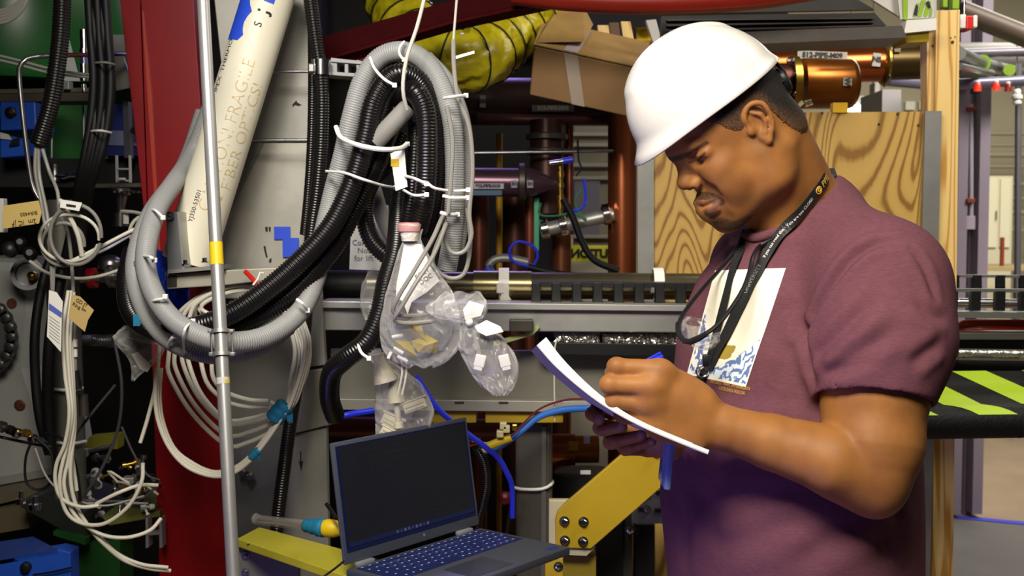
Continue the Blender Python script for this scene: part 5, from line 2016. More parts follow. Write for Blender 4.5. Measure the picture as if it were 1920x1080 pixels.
def ribbon(px, w, name, m, parent, off=.004, th=.0014, Yd=1.7):
    pts = [on_cloth(*q, off, Yd) if len(q) == 2 else (P(*q), Vector((-.3, -.95, .1))) for q in px]
    q = spline([tuple(p) + tuple(n) for p, n in pts], step=.006)
    for _ in range(6):
        q[1:-1] = .25 * q[:-2] + .5 * q[1:-1] + .25 * q[2:]
    Tn = np.gradient(q[:, :3], axis=0)
    vs = []
    for r, t in zip(q, Tn):
        p, n = Vector(r[:3]), Vector(r[3:]).normalized()
        t = Vector(t).normalized()
        sd = t.cross(n).normalized()
        n = sd.cross(t)
        for a, b in ((-1, 0), (1, 0), (1, 1), (-1, 1)):
            vs.append(p + sd * a * w / 2 + n * (b * th))
    fs = []
    k = len(q)
    for i in range(k - 1):
        for j in range(4):
            j2 = (j + 1) % 4
            fs.append((4 * i + j, 4 * i + j2, 4 * i + 4 + j2, 4 * i + 4 + j))
    fs += [(3, 2, 1, 0), tuple(4 * (k - 1) + j for j in range(4))]
    mb = MB()
    mb.add(vs, fs)
    mb.build(name, m, parent)
    return q


q1 = ribbon([(1549, 324, 1.758), (1541, 338), (1517, 370), (1492, 402), (1466, 440), (1440, 480), (1418, 520), (1396, 562), (1374, 610), (1352, 655), (1334, 690)], .0165, 'strap', ml, lany, .005)
ribbon([(1556, 330, 1.82), (1559, 324, 1.79), (1549, 324, 1.758)], .018, 'strap', ml, lany)
ribbon([(1400, 432, 1.758), (1392, 462, 1.748), (1380, 505), (1366, 560), (1350, 620), (1340, 660), (1332, 692)], .013, 'strap', ml, lany, .006, Yd=1.74)
# lettering along the near strap
Ls = np.concatenate([[0], np.cumsum(np.linalg.norm(np.diff(q1[:, :3], axis=0), axis=1))])
Tq = np.gradient(q1[:, :3], axis=0)


def strap_map(s0, flip=True):
    def f(a, b):
        s = s0 - a
        p = Vector([np.interp(s, Ls, q1[:, k]) for k in range(3)])
        n = Vector([np.interp(s, Ls, q1[:, k]) for k in range(3, 6)]).normalized()
        t = -Vector([np.interp(s, Ls, Tq[:, k]) for k in range(3)]).normalized()
        u = n.cross(t).normalized()
        nn = t.cross(u)
        return p + u * b + nn * .0027
    return f


wht = mat('white_print', '#c9c9c4', .6)
text_mesh('UNIVERSITY', .0088, strap_map(.232), 'lettering', mat('grey_print', '#8d8d88', .6), lany)
text_mesh('If you can read this · You are too CLOSE!', .0066, strap_map(.140), 'lettering', wht, lany, bold=.0001)
text_mesh('PPPL', .0135, strap_map(.045), 'lettering', gold, lany, bold=.0003)
mb = MB()
fm = strap_map(.068)
pr = [fm(.0052 * math.cos(a), .0052 * math.sin(a)) for a in np.linspace(0, 2 * math.pi, 25)]
mb.ring(pr, .0009, 6, False)
pr = [fm(.0026 * math.cos(a) + .001, .0026 * math.sin(a)) for a in np.linspace(0, 2 * math.pi, 25)]
mb.ring(pr, .0011, 6, False)
mb.build('emblem', gold, lany, True)
# metal clip, ring and strap end
cpt, cn = on_cloth(1327, 696, .010)
mb = MB()
mb.box(on_cloth(1334, 676, .008)[0], (.007, .004, .009), None, .002)
mb.build('crimp', M['black'], lany, True)
mb = MB()
mb.ring([cpt + Vector((.0085 * math.cos(a), -.002, .0085 * math.sin(a))) for a in np.linspace(0, 2 * math.pi, 25)], .0021, 8, False)
mb.lathe(cpt + Vector((0, -.005, 0)), Vector((0, 1, 0)), [(0, .004), (.002, .005), (.008, .005)], 16)
mb.build('swivel', M['chrome'], lany, True)
mb = MB()
tube(mb, [cpt + Vector((-.002, -.002, -.008)), on_cloth(1313, 722, .010)[0], on_cloth(1302, 744, .012)[0]], .0055, 10)
tube(mb, [cpt + Vector((.004, -.002, -.008)), on_cloth(1321, 724, .010)[0], on_cloth(1308, 746, .012)[0]], .0026, 8)
mb.build('hook', M['black'], lany, True)
# badge holder hanging below the pad
badge = thing('badge_holder', 'clear badge holder tinted with blue light, hanging edge-on against the shirt below the pad', 'badge', P(1248, 905, 1.66))
mb = MB()
mb.box(P(1250, 862, 1.66), (.0045, .035, .036), Matrix.Rotation(.10, 3, 'Y'), .002)
mb.build('sleeve', mat('badge_blue_lit', '#8fa9de', .12, trans=.35), badge, True)  # clear plastic; the blue light on it is put into the colour
mb = MB()
mb.box(P(1248, 862, 1.657), (.0008, .030, .030), Matrix.Rotation(.10, 3, 'Y'))
mb.build('card', M['paper'], badge)
mb = MB()
tube(mb, [P(1252, 832, 1.66), P(1262, 800, 1.69), P(1285, 772, 1.70), P(1305, 745, 1.69)], .0018, 6)
mb.build('cord', M['black'], badge, True)

# ================================================================ safety glasses hanging at the collar
gls = thing('safety_glasses', 'clear safety glasses with black frame hanging folded from the shirt front', 'glasses', P(1330, 600, 1.62))
gm = mat('clear_lens', '#e6eaec', .05, trans=.95, ior=1.2, alpha=.42)
mb = MB()
tube(mb, [on_cloth(1456, 448, .003)[0], on_cloth(1430, 462, .006)[0], P(1412, 482, 1.672), P(1406, 508, 1.655), P(1392, 545, 1.642), P(1362, 590, 1.630), P(1330, 622, 1.622), P(1292, 640, 1.63)], .0034, 8)
mb.build('temple', M['black'], gls, True)
mb = MB()
tube(mb, [P(1392, 452, 1.75), P(1350, 505, 1.73), P(1312, 548, 1.70), P(1280, 590, 1.675), P(1272, 612, 1.66)], .0030, 8)
mb.build('temple', M['black'], gls, True)
mb = MB()
tube(mb, [P(1272, 606, 1.665), P(1273, 626, 1.65), P(1284, 640, 1.636), P(1300, 640, 1.626), P(1324, 626, 1.62)], .0042, 8)
mb.build('brow_bar', M['black'], gls, True)


def lens(up, lo, name):
    mb = MB()
    a = spline(path(up), n=14)
    b = spline(path(lo), n=14)
    V, fs = [], []
    for i in range(14):
        for j in range(7):
            t = j / 6
            V.append(Vector(a[i]) * (1 - t) + Vector(b[i]) * t + Vector((-.2, -1, 0)) * .006 * math.sin(math.pi * t) * math.sin(math.pi * i / 13))
    for i in range(13):
        for j in range(6):
            fs.append((i * 7 + j, i * 7 + j + 1, i * 7 + j + 8, i * 7 + j + 7))
    mb.add(V, fs)
    o = mb.build(name, gm, gls, True, auto=False)
    q = o.modifiers.new('thickness', 'SOLIDIFY')
    q.thickness = .0016
    return o


lens([(1274, 622, 1.66), (1282, 598, 1.668), (1298, 592, 1.67), (1320, 600, 1.665)], [(1284, 640, 1.638), (1296, 642, 1.63), (1312, 634, 1.626), (1322, 624, 1.63)], 'lens')
lens([(1292, 642, 1.63), (1310, 636, 1.623), (1330, 628, 1.622), (1350, 622, 1.626)], [(1300, 652, 1.632), (1316, 657, 1.63), (1336, 654, 1.63), (1350, 640, 1.63)], 'lens')
# ================================================================ left: columns, pole, pipe
def slabz(name, m, px, z, th, parent):
    mb = MB()
    mb.slab([PZ(x, y, z) for x, y in px], (0, 0, -th))
    return mb.build(name, m, parent, bevel=.0015)


rc = thing('red_column', 'red painted steel column leaning to the left, behind the white pipe', 'column', P(375, 1080, 2.72))
pg('front_face', None, None, M['red'], [(305, 1250), (450, 1250), (358, -60), (262, -60)], 2.72, .05, rc, bevel=.002)
pg('left_face', None, None, mat('red_paint2', '#7a0a10', .36, 0, .16, 4), [(305, 1250), (262, -60), (218, -60), (270, 400), (303, 800)], 2.73, .05, rc, bevel=.002)
pg('edge_bead', None, None, mat('red_edge', '#a03a2a', .35), [(307, 640), (310, 640), (285, 180), (268, 20), (266, 20)], 2.716, .006, rc)

ac = thing('aluminium_column', 'grey aluminium column built from bolted plates, right of the red column', 'column', P(530, 1080, 2.58))
mal = mat('plate_alu', '#918f89', .48, .45, .14, 4, .05, 50)
mal2 = mat('plate_alu_light', '#a19e95', .5, .4, .16, 5, .05, 60)
pg('upper_plate', None, None, mal, [(430, 266), (585, 266), (583, -60), (395, -60)], 2.60, .03, ac, bevel=.002)
pg('middle_plate', None, None, mal2, [(400, 560), (600, 560), (586, 268), (428, 268)], 2.585, .045, ac, bevel=.002)
pg('side_plate', None, None, mat('plate_side', '#7d7b76', .5, .4, .1, 4), [(398, 470), (494, 268), (487, 268), (420, 268), (398, 330)], 2.578, .006, ac)
pg('lower_left_plate', None, None, mat('plate_dark', '#66645f', .5, .4, .12, 4), [(430, 960), (560, 960), (556, 560), (430, 560)], 2.60, .03, ac)
pg('lower_right_plate', None, None, mal, [(553, 692), (610, 684), (602, 555), (548, 558)], 2.585, .03, ac, bevel=.001)
pg('cross_plate', None, None, mat('plate_mid', '#85827b', .48, .45, .1, 4), [(540, 816), (622, 796), (612, 690), (556, 700)], 2.57, .03, ac, bevel=.002)
pg('bottom_plate', None, None, mal, [(520, 1250), (620, 1250), (612, 800), (536, 818)], 2.582, .03, ac, bevel=.002)
pg('bottom_left_plate', None, None, mat('plate_dark2', '#5c5c5e', .5, .35, .1, 4), [(436, 1250), (520, 1250), (538, 820), (436, 820)], 2.595, .03, ac)
for x, y in ((469, 892), (456, 885), (574, 604)):
    mb = MB()
    mb.bolt(P(x, y, 2.575), (0, -1, 0), W(6, 2.58), W(8, 2.58))
    mb.build('bolt', M['steel'], ac, True)
for nm, q in (('marker_scribble', [(497, 426), (502, 425), (502, 435), (498, 434)]), ('marker_scribble', [(504, 425), (508, 426), (507, 436), (504, 433)]), ('marker_scribble', [(494, 462), (498, 461), (499, 470), (502, 482), (499, 484), (496, 472)]),
              ('marker_scribble', [(504, 488), (509, 483), (509, 492), (505, 493)]), ('marker_scribble', [(548, 196), (556, 188), (557, 192), (566, 197), (560, 199), (553, 197), (549, 201)])):
    pg(nm, None, None, M['ink'], q, 2.5845 if q[0][1] > 270 else 2.5995, .0006, ac)
pg('marker_arrow', None, None, M['ink'], [(562.8, 846), (564.8, 846), (565.2, 866), (569, 864), (564.6, 884), (560, 864), (562.6, 866)], 2.5815, .0006, ac)
for i, (x0, y0, x1, y1) in enumerate(((514, 425, 544, 449), (530, 446, 560, 482))):
    bx('blue_note', ['small blue tape note on the aluminium column, upper one', 'larger blue tape note on the column behind the black hoses'][i], 'note', M['bluetape'], (x0, y0, x1, y1), 2.58 - .002 * i, .0015, bev=0)
for i, (x0, y, x1) in enumerate(((490, 134, 592), (470, 263, 592))):
    pipe('steel_rod', ['upper thin steel rod across the aluminium column', 'lower thin steel rod across the aluminium column'][i], 'rod', M['steel'], [(x0, y), (x1, y)], 2.50, 3.2, n=10)

wp = thing('white_pipe', 'fat white plastic pipe with handwritten lettering, leaning behind the silver pole', 'pipe', P(352, 492, 2.40))
wa, wb = P(351, 492, 2.38), P(524, -70, 2.42)
wax = (wb - wa).normalized()
wr = W(47, 2.4)
mb = MB()
mb.cyl(wa, wb, wr, n=44)
mb.build('tube', M['pvc'], wp, True)
toc = (EYE - wa)
toc = (toc - wax * toc.dot(wax)).normalized()
wsd = toc.cross(wax).normalized()          # to the right seen from the camera? sign fixed below
if wsd.x < 0:
    wsd = -wsd


def pipe_map(s0, phi0, eps=.0007):
    def f(a, b):
        ph = phi0 - b / wr
        return wa + wax * (s0 + a) + (toc * math.cos(ph) + wsd * math.sin(ph)) * (wr + eps)
    return f


morg = mat('orange_marker', '#cbb07c', .7)
Lw = (wb - wa).length
text_mesh('CAUTION! FRAGILE', .036, pipe_map(.268, .02), 'lettering', morg, wp, bold=-.0007)
text_mesh('* FIBER OPTICS!', .036, pipe_map(.262, .62), 'lettering', morg, wp, bold=-.0007)
text_mesh('IPEX  THERMO', .017, pipe_map(.40, -1.05), 'lettering', M['ink'], wp)
text_mesh('YJ350-53501', .013, pipe_map(.115, -.35), 'lettering', M['ink'], wp)
text_mesh('WRBR', .014, pipe_map(.055, -.55), 'lettering', M['ink'], wp)
text_mesh('E', .030, pipe_map(.575, .08), 'lettering', M['ink'], wp, bold=.001)
text_mesh('J', .030, pipe_map(.525, -.02), 'lettering', M['ink'], wp, bold=.001)
text_mesh('S', .022, pipe_map(.497, -.08), 'lettering', M['ink'], wp)
mb = MB()
fm = pipe_map(.455, -.98, .0009)
V, nq = [], 16
for i in range(nq):
    a = .19 * i / (nq - 1)
    e1 = -.014 - .010 * (i % 4 == 1) + .003 * (i % 2) - .006 * math.sin(i * .4)
    V += [fm(a, .028 + (e1 - .028) * j / 7) for j in range(8)]
mb.add(V, [(8 * i + j, 8 * i + j + 1, 8 * i + j + 9, 8 * i + j + 8) for i in range(nq - 1) for j in range(7)])
mb.build('blue_tape', M['bluetape'], wp)
mb = MB()
fm2 = pipe_map(.545, .06, .0009)
V = [fm2(.026 * i / 3, -.010 + (.020 + .003 * (i % 2)) * j / 4) for i in range(4) for j in range(5)]
mb.add(V, [(5 * i + j, 5 * i + j + 1, 5 * i + j + 6, 5 * i + j + 5) for i in range(3) for j in range(4)])
mb.build('blue_tape', M['bluetape'], wp)

pol = thing('silver_pole', 'slim silver conduit pole with a yellow tape band, in front of the hoses', 'pole', P(437, 1080, 1.82))
pa_, pb2 = P(440, 1130, 1.81), P(379, -40, 2.05)
pax = (pb2 - pa_).normalized()
mb = MB()
mb.cyl(pa_, pb2, .0107, n=24)
mb.build('tube', mat('galvanised', '#b4b3b2', .35, .7, .08, 20), pol, True)


def pole_at(y):
    lo_, hi_ = 0.0, 1.0
    for _ in range(40):
        m_ = (lo_ + hi_) / 2
        p = pa_.lerp(pb2, m_)
        d = p - EYE
        yy = 540 - F * d.dot(_Uv) / d.dot(_Fv)
        if yy > y:
            lo_ = m_
        else:
            hi_ = m_
    return pa_.lerp(pb2, lo_)


mb = MB()
mb.cyl(pole_at(497), pole_at(455), .0111, n=24)
mb.build('yellow_band', M['ytape'], pol, True)
mb = MB()
mb.cyl(pole_at(720), pole_at(708), .0109, n=24)
mb.build('yellow_mark', mat('yellow_mark', '#b9a233', .5, 0, thr=.52, vscale=90, color2='#b4b3b2', var=.1), pol, True)
for y in (621, 664):
    mb = MB()
    c = pole_at(y)
    mb.lathe(c - pax * .003, pax, [(0, .0112), (0, .0150), (.006, .0150), (.006, .0112)], 24)
    for sg in (-1, 1):
        mb.box(c + Vector((sg * .0165, .004, 0)), (.0045, .006, .003), None, .001)
    mb.build('clamp_collar', M['alu'], pol, True)
for sg in (-1, 1):
    mb = MB()
    mb.cyl(pole_at(664) + Vector((sg * .017, .004, 0)), pole_at(621) + Vector((sg * .017, .004, 0)), .0018, n=8)
    mb.build('clamp_bolt', M['steel'], pol, True)

# bracket under the white pipe
bk2 = thing('pipe_bracket', 'grey aluminium angle bracket and channel under the white pipe end', 'bracket', P(360, 540, 2.33))
pg('upright', None, None, mat('bracket_grey', '#6f7074', .45, .5), [(314, 508), (342, 506), (333, 398), (311, 396)], 2.29, .05, bk2, bevel=.001)
pg('upright_edge', None, None, M['alu'], [(342, 506), (346, 505), (335, 398), (332, 397)], 2.285, .06, bk2)
pg('base_plate', None, None, M['alu_dark'], [(314, 513), (420, 504), (420, 498), (314, 506)], 2.28, .09, bk2)
pg('channel', None, None, mat('channel_cream', '#a5a192', .5, .35, .1, 8), [(313, 542), (420, 535), (540, 522), (540, 500), (420, 507), (313, 514)], 2.30, .07, bk2, bevel=.002)
pg('channel_end', None, None, M['darksteel'], [(314, 538), (331, 537), (331, 517), (314, 518)], 2.297, .01, bk2)
for x, y in ((320, 406), (348, 496), (384, 492)):
    mb = MB()
    mb.bolt(P(x, y, 2.285), (0, -1, 0) if y < 450 else (0, 0, 1), W(4.5, 2.3), W(7, 2.3))
    mb.build('bolt', M['chrome'], bk2, True)
mb = MB()
fb = [(262, 470), (300, 455), (318, 500), (345, 545), (352, 610), (300, 605), (270, 560)]
rt = thing('blue_sheet', 'bright blue plastic sheet bunched behind the grey hoses', 'sheet', P(310, 610, 2.42))
V = []
nx = 18
for j in range(nx + 1):
    for i in range(nx + 1):
        u, v = i / nx, j / nx
        x = 262 + 78 * u + 22 * v + 6 * math.sin(5 * v)
        y = 455 + 160 * v + 30 * u * (1 - v)
        V.append(P(x, y, 2.44 + .018 * math.sin(9 * u + 3 * v) + .012 * math.sin(14 * v - 4 * u)))
mb.add(V, [(j * (nx + 1) + i, (j + 1) * (nx + 1) + i, (j + 1) * (nx + 1) + i + 1, j * (nx + 1) + i + 1) for j in range(nx) for i in range(nx)])
q = mb.build('sheet', mat('blue_sheet', '#1c45d0', .4), rt, True, auto=False)
q.modifiers.new('thickness', 'SOLIDIFY').thickness = .001
pipe('red_tie', 'bright red plastic tie at the end of the bracket channel', 'tie', M['redp'], [(460, 509, 2.26), (472, 521, 2.25), (482, 534, 2.25)], 2.26, 4.5, n=8)
pipe('white_tie', 'white plastic tie beside the red one', 'tie', M['tie'], [(474, 535, 2.24), (484, 522, 2.25), (490, 506, 2.26), (494, 512, 2.26)], 2.26, 2, n=8)

# ---------------------------------------------------------------- hoses
def hz(name, label, m, pts, rpx, ribs=.0056, Y=2.15, n=18, group='corrugated hoses of the hanging bundle', depth=.085):
    mb = MB()
    if m is M['hosegry']:
        ribs, depth = .0044, .05
    hose(mb, path(pts, Y), W(rpx, Y), ribs, depth, n)
    return mb.build(name, m, None, True, label=label, cat='hose', group=group, auto=False)


GH, BH = M['hosegry'], M['hoseblk']
hz('grey_hose', 'thick grey corrugated hose forming the outer arch of the hanging loop', GH,
   [(838, 505, 2.18), (846, 455, 2.17), (852, 380, 2.16), (852, 290, 2.16), (845, 215, 2.16), (822, 150, 2.17), (790, 110, 2.18), (752, 96, 2.19), (712, 108, 2.20), (680, 150, 2.20), (660, 215, 2.20), (643, 290, 2.21),
    (622, 370, 2.22), (604, 450, 2.2), (592, 520, 2.16), (562, 585, 2.12), (495, 632, 2.05), (412, 640, 2.0), (340, 612, 2.02), (296, 565, 2.05), (274, 505, 2.08), (278, 445, 2.12), (296, 390, 2.2), (325, 345, 2.34), (360, 290, 2.53), (395, 200, 2.56)], 19)
hz('grey_hose', 'second grey corrugated hose, lowest in the big loop at the pole', GH,
   [(540, 612, 2.16), (490, 650, 2.10), (415, 666, 2.06), (340, 650, 2.07), (290, 612, 2.10), (262, 560, 2.13), (252, 505, 2.16), (262, 450, 2.2), (286, 395, 2.28), (322, 345, 2.42), (350, 300, 2.57), (380, 210, 2.6)], 17.5)
hz('grey_hose', 'thin grey corrugated hose down the right side of the loop', GH, [(800, 108, 2.26), (838, 150, 2.24), (866, 215, 2.22), (876, 290, 2.21), (872, 360, 2.2), (864, 430, 2.2), (856, 470, 2.2)], 14, .0052)
hz('black_hose', 'black corrugated hose arching just inside the grey arch', BH,
   [(250, 470, 2.22), (238, 530, 2.18), (250, 590, 2.14), (300, 622, 2.10), (370, 612, 2.08), (445, 582, 2.08), (535, 515, 2.10), (615, 432, 2.12), (658, 350, 2.13), (684, 265, 2.13), (702, 190, 2.13), (738, 142, 2.14), (782, 150, 2.16), (812, 205, 2.17), (820, 290, 2.17), (812, 370, 2.17), (800, 440, 2.2)], 20)
hz('black_hose', 'black corrugated hose passing lowest across to the pole', BH,
   [(330, 640, 2.16), (400, 630, 2.13), (470, 600, 2.13), (550, 548, 2.14), (620, 470, 2.16), (662, 395, 2.18), (700, 320, 2.2), (726, 250, 2.2), (748, 190, 2.19), (776, 172, 2.12), (797, 210, 2.11), (800, 290, 2.11), (796, 370, 2.12), (782, 432, 2.15)], 20)
hz('black_hose', 'black corrugated hose hanging straight in the middle of the loop', BH, [(760, 175, 2.22), (776, 200, 2.2), (779, 260, 2.19), (775, 330, 2.19), (768, 390, 2.2), (760, 440, 2.22)], 16)
hz('black_hose', 'black corrugated hose curling inside the loop behind the paper label', BH, [(752, 250, 2.28), (730, 300, 2.27), (695, 345, 2.26), (683, 400, 2.25), (700, 455, 2.24), (742, 492, 2.24), (765, 510, 2.26)], 18)
hz('black_hose', 'black corrugated hose hanging lowest and turning down beside the plate', BH, [(752, 330, 2.3), (748, 400, 2.26), (742, 470, 2.2), (725, 530, 2.16), (712, 590, 2.14), (688, 640, 2.13), (648, 672, 2.14), (622, 700, 2.18), (618, 745, 2.24), (628, 780, 2.3)], 20, .0055)
hz('black_hose', 'black corrugated hose running the whole height beside the column', BH, [(577, -40, 2.42), (590, 60, 2.42), (603, 160, 2.42), (603, 260, 2.43), (596, 350, 2.44), (585, 430, 2.45), (577, 520, 2.45), (572, 610, 2.46), (560, 700, 2.46), (545, 790, 2.46), (534, 870, 2.46), (520, 985, 2.45), (513, 1100, 2.45)], 13.5, .0056, Y=2.42)
hz('black_hose', 'thinner black corrugated hose beside the column, behind the tall one', BH, [(585, 40, 2.48), (586, 150, 2.47), (584, 260, 2.48), (578, 360, 2.49), (570, 440, 2.5)], 10, .005)
tubeG = mat('grey_foam', '#7d7b77', .7)
pipe('foam_tube', 'smooth grey tube stub slanting across the inside of the loop', 'tube', tubeG, [(704, 266, 2.135), (730, 238, 2.13), (764, 202, 2.14)], 2.13, 17, n=22)
pipe('foam_tube', 'smooth grey tube low inside the loop behind the curled hose', 'tube', tubeG, [(700, 350, 2.34), (718, 410, 2.33), (745, 460, 2.33)], 2.33, 14, n=22)
hz('thin_black_hose', 'thin black corrugated hose beside the laptop lid', BH, [(892, 838, 2.5), (908, 870, 2.5), (912, 910, 2.5), (904, 950, 2.5), (895, 990, 2.5), (885, 1100, 2.5), (880, 1500, 2.5)], 10, .0045, group=None)
hz('thin_black_hose', 'short thin black hose dropping left of the grey post', BH, [(962, 930, 2.62), (956, 960, 2.62), (950, 1000, 2.62)], 6, .0045, group=None)

# thin cables of the bundle
GC = M['greyc']
for i, (lb, pts) in enumerate((('thin grey cable looping down the right of the bundle to the clear bag', [(850, 75, 2.14), (851, 120, 2.13), (858, 180, 2.12), (880, 240, 2.12), (886, 320, 2.12), (880, 400, 2.12), (884, 440, 2.12), (872, 470, 2.12), (848, 474, 2.12), (834, 450, 2.12), (832, 405, 2.12), (810, 450, 2.06), (775, 510, 2.04), (745, 560, 2.04), (738, 585, 2.05), (760, 592, 2.06), (800, 590, 2.1)]),
                              ('thin grey cable with the longer loop below the tied hose end', [(876, 390, 2.14), (882, 450, 2.14), (872, 510, 2.14), (845, 522, 2.14), (818, 505, 2.14), (812, 480, 2.13), (836, 420, 2.11), (812, 480, 2.06), (780, 530, 2.04), (750, 580, 2.04), (740, 600, 2.05), (765, 606, 2.06), (815, 602, 2.07)]),
                              ('thin grey cable lying along the ribbed grey hose', [(838, 200, 2.10), (848, 260, 2.10), (846, 330, 2.10), (840, 400, 2.10)]))):
    pipe('grey_cable', lb, 'cable', GC, pts, 2.12, 4.2, n=8, step=.008)
for i, (lb, pts, rp) in enumerate((('pale strap holding up the hose loop from above', [(800, -20, 2.10), (782, 50, 2.09), (765, 100, 2.08), (757, 140, 2.075), (756, 175, 2.075), (763, 205, 2.09)], 3.6),
                                   ('thin pale strap hanging beside the yellow duct', [(858, -20, 2.14), (853, 40, 2.14), (850, 78, 2.14)], 2.4))):
    pipe('hanging_strap', lb, 'strap', mat('strap_pale', '#b9b6ae', .5), pts, 2.1, rp, n=8)
# ties
ties = [('broad white cable tie around the arch', [(630, 238, 2.17), (640, 258, 2.14), (672, 272, 2.09), (715, 280, 2.09), (750, 278, 2.12), (764, 270, 2.16)], 4.6),
        ('white tie across the grey and black hoses under the broad one', [(612, 321, 2.18), (645, 324, 2.12), (680, 336, 2.09), (715, 347, 2.13), (742, 352, 2.2)], 2.6),
        ('white tie around the left shoulder of the arch', [(694, 108, 2.17), (702, 128, 2.14), (720, 148, 2.10), (740, 160, 2.10)], 2.8),
        ('white tie over the top of the grey hose', [(758, 78, 2.16), (749, 90, 2.15), (750, 104, 2.15), (758, 112, 2.15)], 2.6),
        ('upper white tie on the middle black hose', [(757, 329, 2.15), (778, 335, 2.08), (800, 345, 2.08)], 2.8),
        ('lower white tie on the middle black hose', [(756, 356, 2.15), (776, 366, 2.08), (800, 365, 2.08)], 2.6),
        ('white tie from the black hose across the ribbed grey hoses', [(800, 342, 2.08), (816, 353, 2.08), (850, 358, 2.11), (878, 356, 2.12)], 2.8),
        ('short white tie below the long one on the grey hoses', [(830, 367, 2.10), (850, 371, 2.10), (876, 371, 2.12)], 3.4),
        ('white tie on the lower end of the grey hose', [(827, 399, 2.12), (842, 402, 2.11), (858, 402, 2.13)], 3.8),
        ('white tie high on the right side of the loop', [(833, 184, 2.11), (850, 181, 2.09), (874, 179, 2.12)], 3.2),
        ('white tie high on the grey hoses at the left', [(278, 396, 2.2), (290, 394, 2.14), (306, 408, 2.12)], 2.6),
        ('white tie where the two grey hoses part', [(252, 492, 2.14), (264, 481, 2.10), (282, 482, 2.03), (290, 488, 2.04)], 2.8),
        ('white tie with a tail on the inner grey hose', [(278, 575, 2.08), (288, 564, 2.03), (305, 560, 2.02), (310, 556, 2.02)], 2.8),
        ('white tie looped over both grey hoses left of the pole', [(345, 660, 2.04), (344, 635, 1.99), (348, 615, 1.98), (362, 602, 2.03)], 2.6),
        ('white tie on the lower grey hose near the left bend', [(316, 646, 2.05), (322, 634, 2.03), (330, 630, 2.03)], 3.2),
        ('white tie on the grey hose right of the pole', [(556, 561, 2.08), (568, 570, 2.08), (577, 582, 2.1)], 3.0),
        ('white tie around the low black hose', [(670, 643, 2.12), (678, 662, 2.10), (692, 672, 2.1)], 3.0)]
for lb, pts, r in ties:
    t = thing('cable_tie', lb, 'cable tie', P(*pts[len(pts) // 2]), 'white cable ties on the hoses')
    pipe('band', None, None, M['tie'], pts, pts[0][2], r, t, n=8, step=.006)
    mb = MB()
    mb.box(P(*pts[-1]), (.0042, .0036, .0042), None, .001)
    mb.build('head', M['tie'], t)

# clamp and cable-chain piece at the top of the tall hose
hc = thing('hose_clamp', 'shiny clamp holding the tall black hoses to the column', 'clamp', P(595, 140, 2.39))
mb = MB()
mb.lathe(P(602, 141, 2.42), (0, 0, 1), [(0, W(15, 2.42)), (0, W(18, 2.42)), (W(28, 2.42), W(18, 2.42)), (W(28, 2.42), W(15, 2.42))], 28)
mb.build('band', M['chrome'], hc, True)
bx('lug', None, None, M['steel'], (577, 118, 590, 136), 2.40, .03, hc, .003)
chn = thing('cable_chain_piece', 'grey plastic cable chain link sticking out right of the tall hose', 'cable chain', P(650, 145, 2.45))
mch = mat('chain_grey', '#8f8f8f', .45)
pg('upper_bar', None, None, mch, [(620, 116), (694, 122), (694, 116), (620, 108)], 2.44, .06, chn, bevel=.001)
pg('lower_bar', None, None, mch, [(610, 140), (690, 146), (690, 139), (610, 133)], 2.44, .06, chn, bevel=.001)
for x0, x1 in ((616, 632), (646, 653), (668, 675), (688, 694)):
    pg('cross_link', None, None, mch, [(x0, 142), (x1, 143), (x1, 113), (x0, 112)], 2.445, .05, chn, bevel=.001)
pg('back_plate', None, None, mat('chain_dark', '#55555a', .5), [(616, 141), (690, 144), (690, 118), (616, 112)], 2.50, .005, chn)

# ---------------------------------------------------------------- white cable coil
WC = M['whitec']
co_lbl = ['innermost', 'second', 'third', 'fourth', 'fifth', 'outermost']
strands = [((392, 665), (424, 735), (500, 752)), ((372, 672), (424, 752), (498, 762)), ((350, 678), (424, 786), (505, 772)), ((340, 682), (424, 793), (508, 778)), ((326, 690), (424, 815), (512, 790)), ((314, 700), (424, 834), (500, 812))]
for i, (l, b, e) in enumerate(strands):
    dx = 6 * i - 14
    Yq = 2.30 + .012 * (i % 3)
    pts = [(e[0] + 8, e[1] + 2, Yq), (535, 765, Yq - .01), (556 + dx * .8, 715, Yq), (566 + dx * .9, 660, Yq), (556 + dx * .9, 615, Yq + .02), (530 + dx * .5, 568, Yq + .04), (478, 534 + 4 * (5 - i) * .6, Yq + .03), (425, 532 + 5 * (5 - i) * .7, Yq + .02), (372 + dx * -.3, 560 + 3 * (5 - i), Yq + .02),
           (l[0] + 14, 600, Yq + .02), (l[0] + 2, l[1] - 30, Yq), (l[0] + 5, l[1] + 6, Yq), ((l[0] + b[0]) / 2 - 8, (l[1] + b[1]) / 2 + 9, Yq), (b[0], b[1], Yq), ((b[0] + e[0]) / 2 + 4, (b[1] + e[1]) / 2 + 6, Yq), (e[0] + 4, e[1], Yq)]
    pipe('white_cable', '%s loop of the white cable coil hanging behind the pole' % co_lbl[i], 'cable', WC, pts, 2.3, 4.2, n=9, step=.01, group='white cable coil')
for i in range(3):
    k = i * 4
    Yq = 2.27 + .01 * i
    pts = [(545 + k, 755, Yq), (566 + k, 690, Yq), (572 + k, 640, Yq), (560 + k, 600, Yq + .02)]
    pts2 = [(294 + k, 690, Yq), (291 + k, 740, Yq), (297 + k, 790, Yq), (318 + k, 840, Yq), (352 + k, 876 - k, Yq), (400, 893 - k, Yq), (438, 886 - k, Yq), (470, 862 - k, Yq), (500, 825 - k, Yq), (530, 780 - k, Yq)] + pts
    pipe('white_cable', ['long white cable sweeping lowest under the coil', 'middle of the three long white cables under the coil', 'uppermost of the three long white cables under the coil'][i], 'cable', WC, pts2, 2.27, 4.0, n=9, step=.01, group='white cable coil')
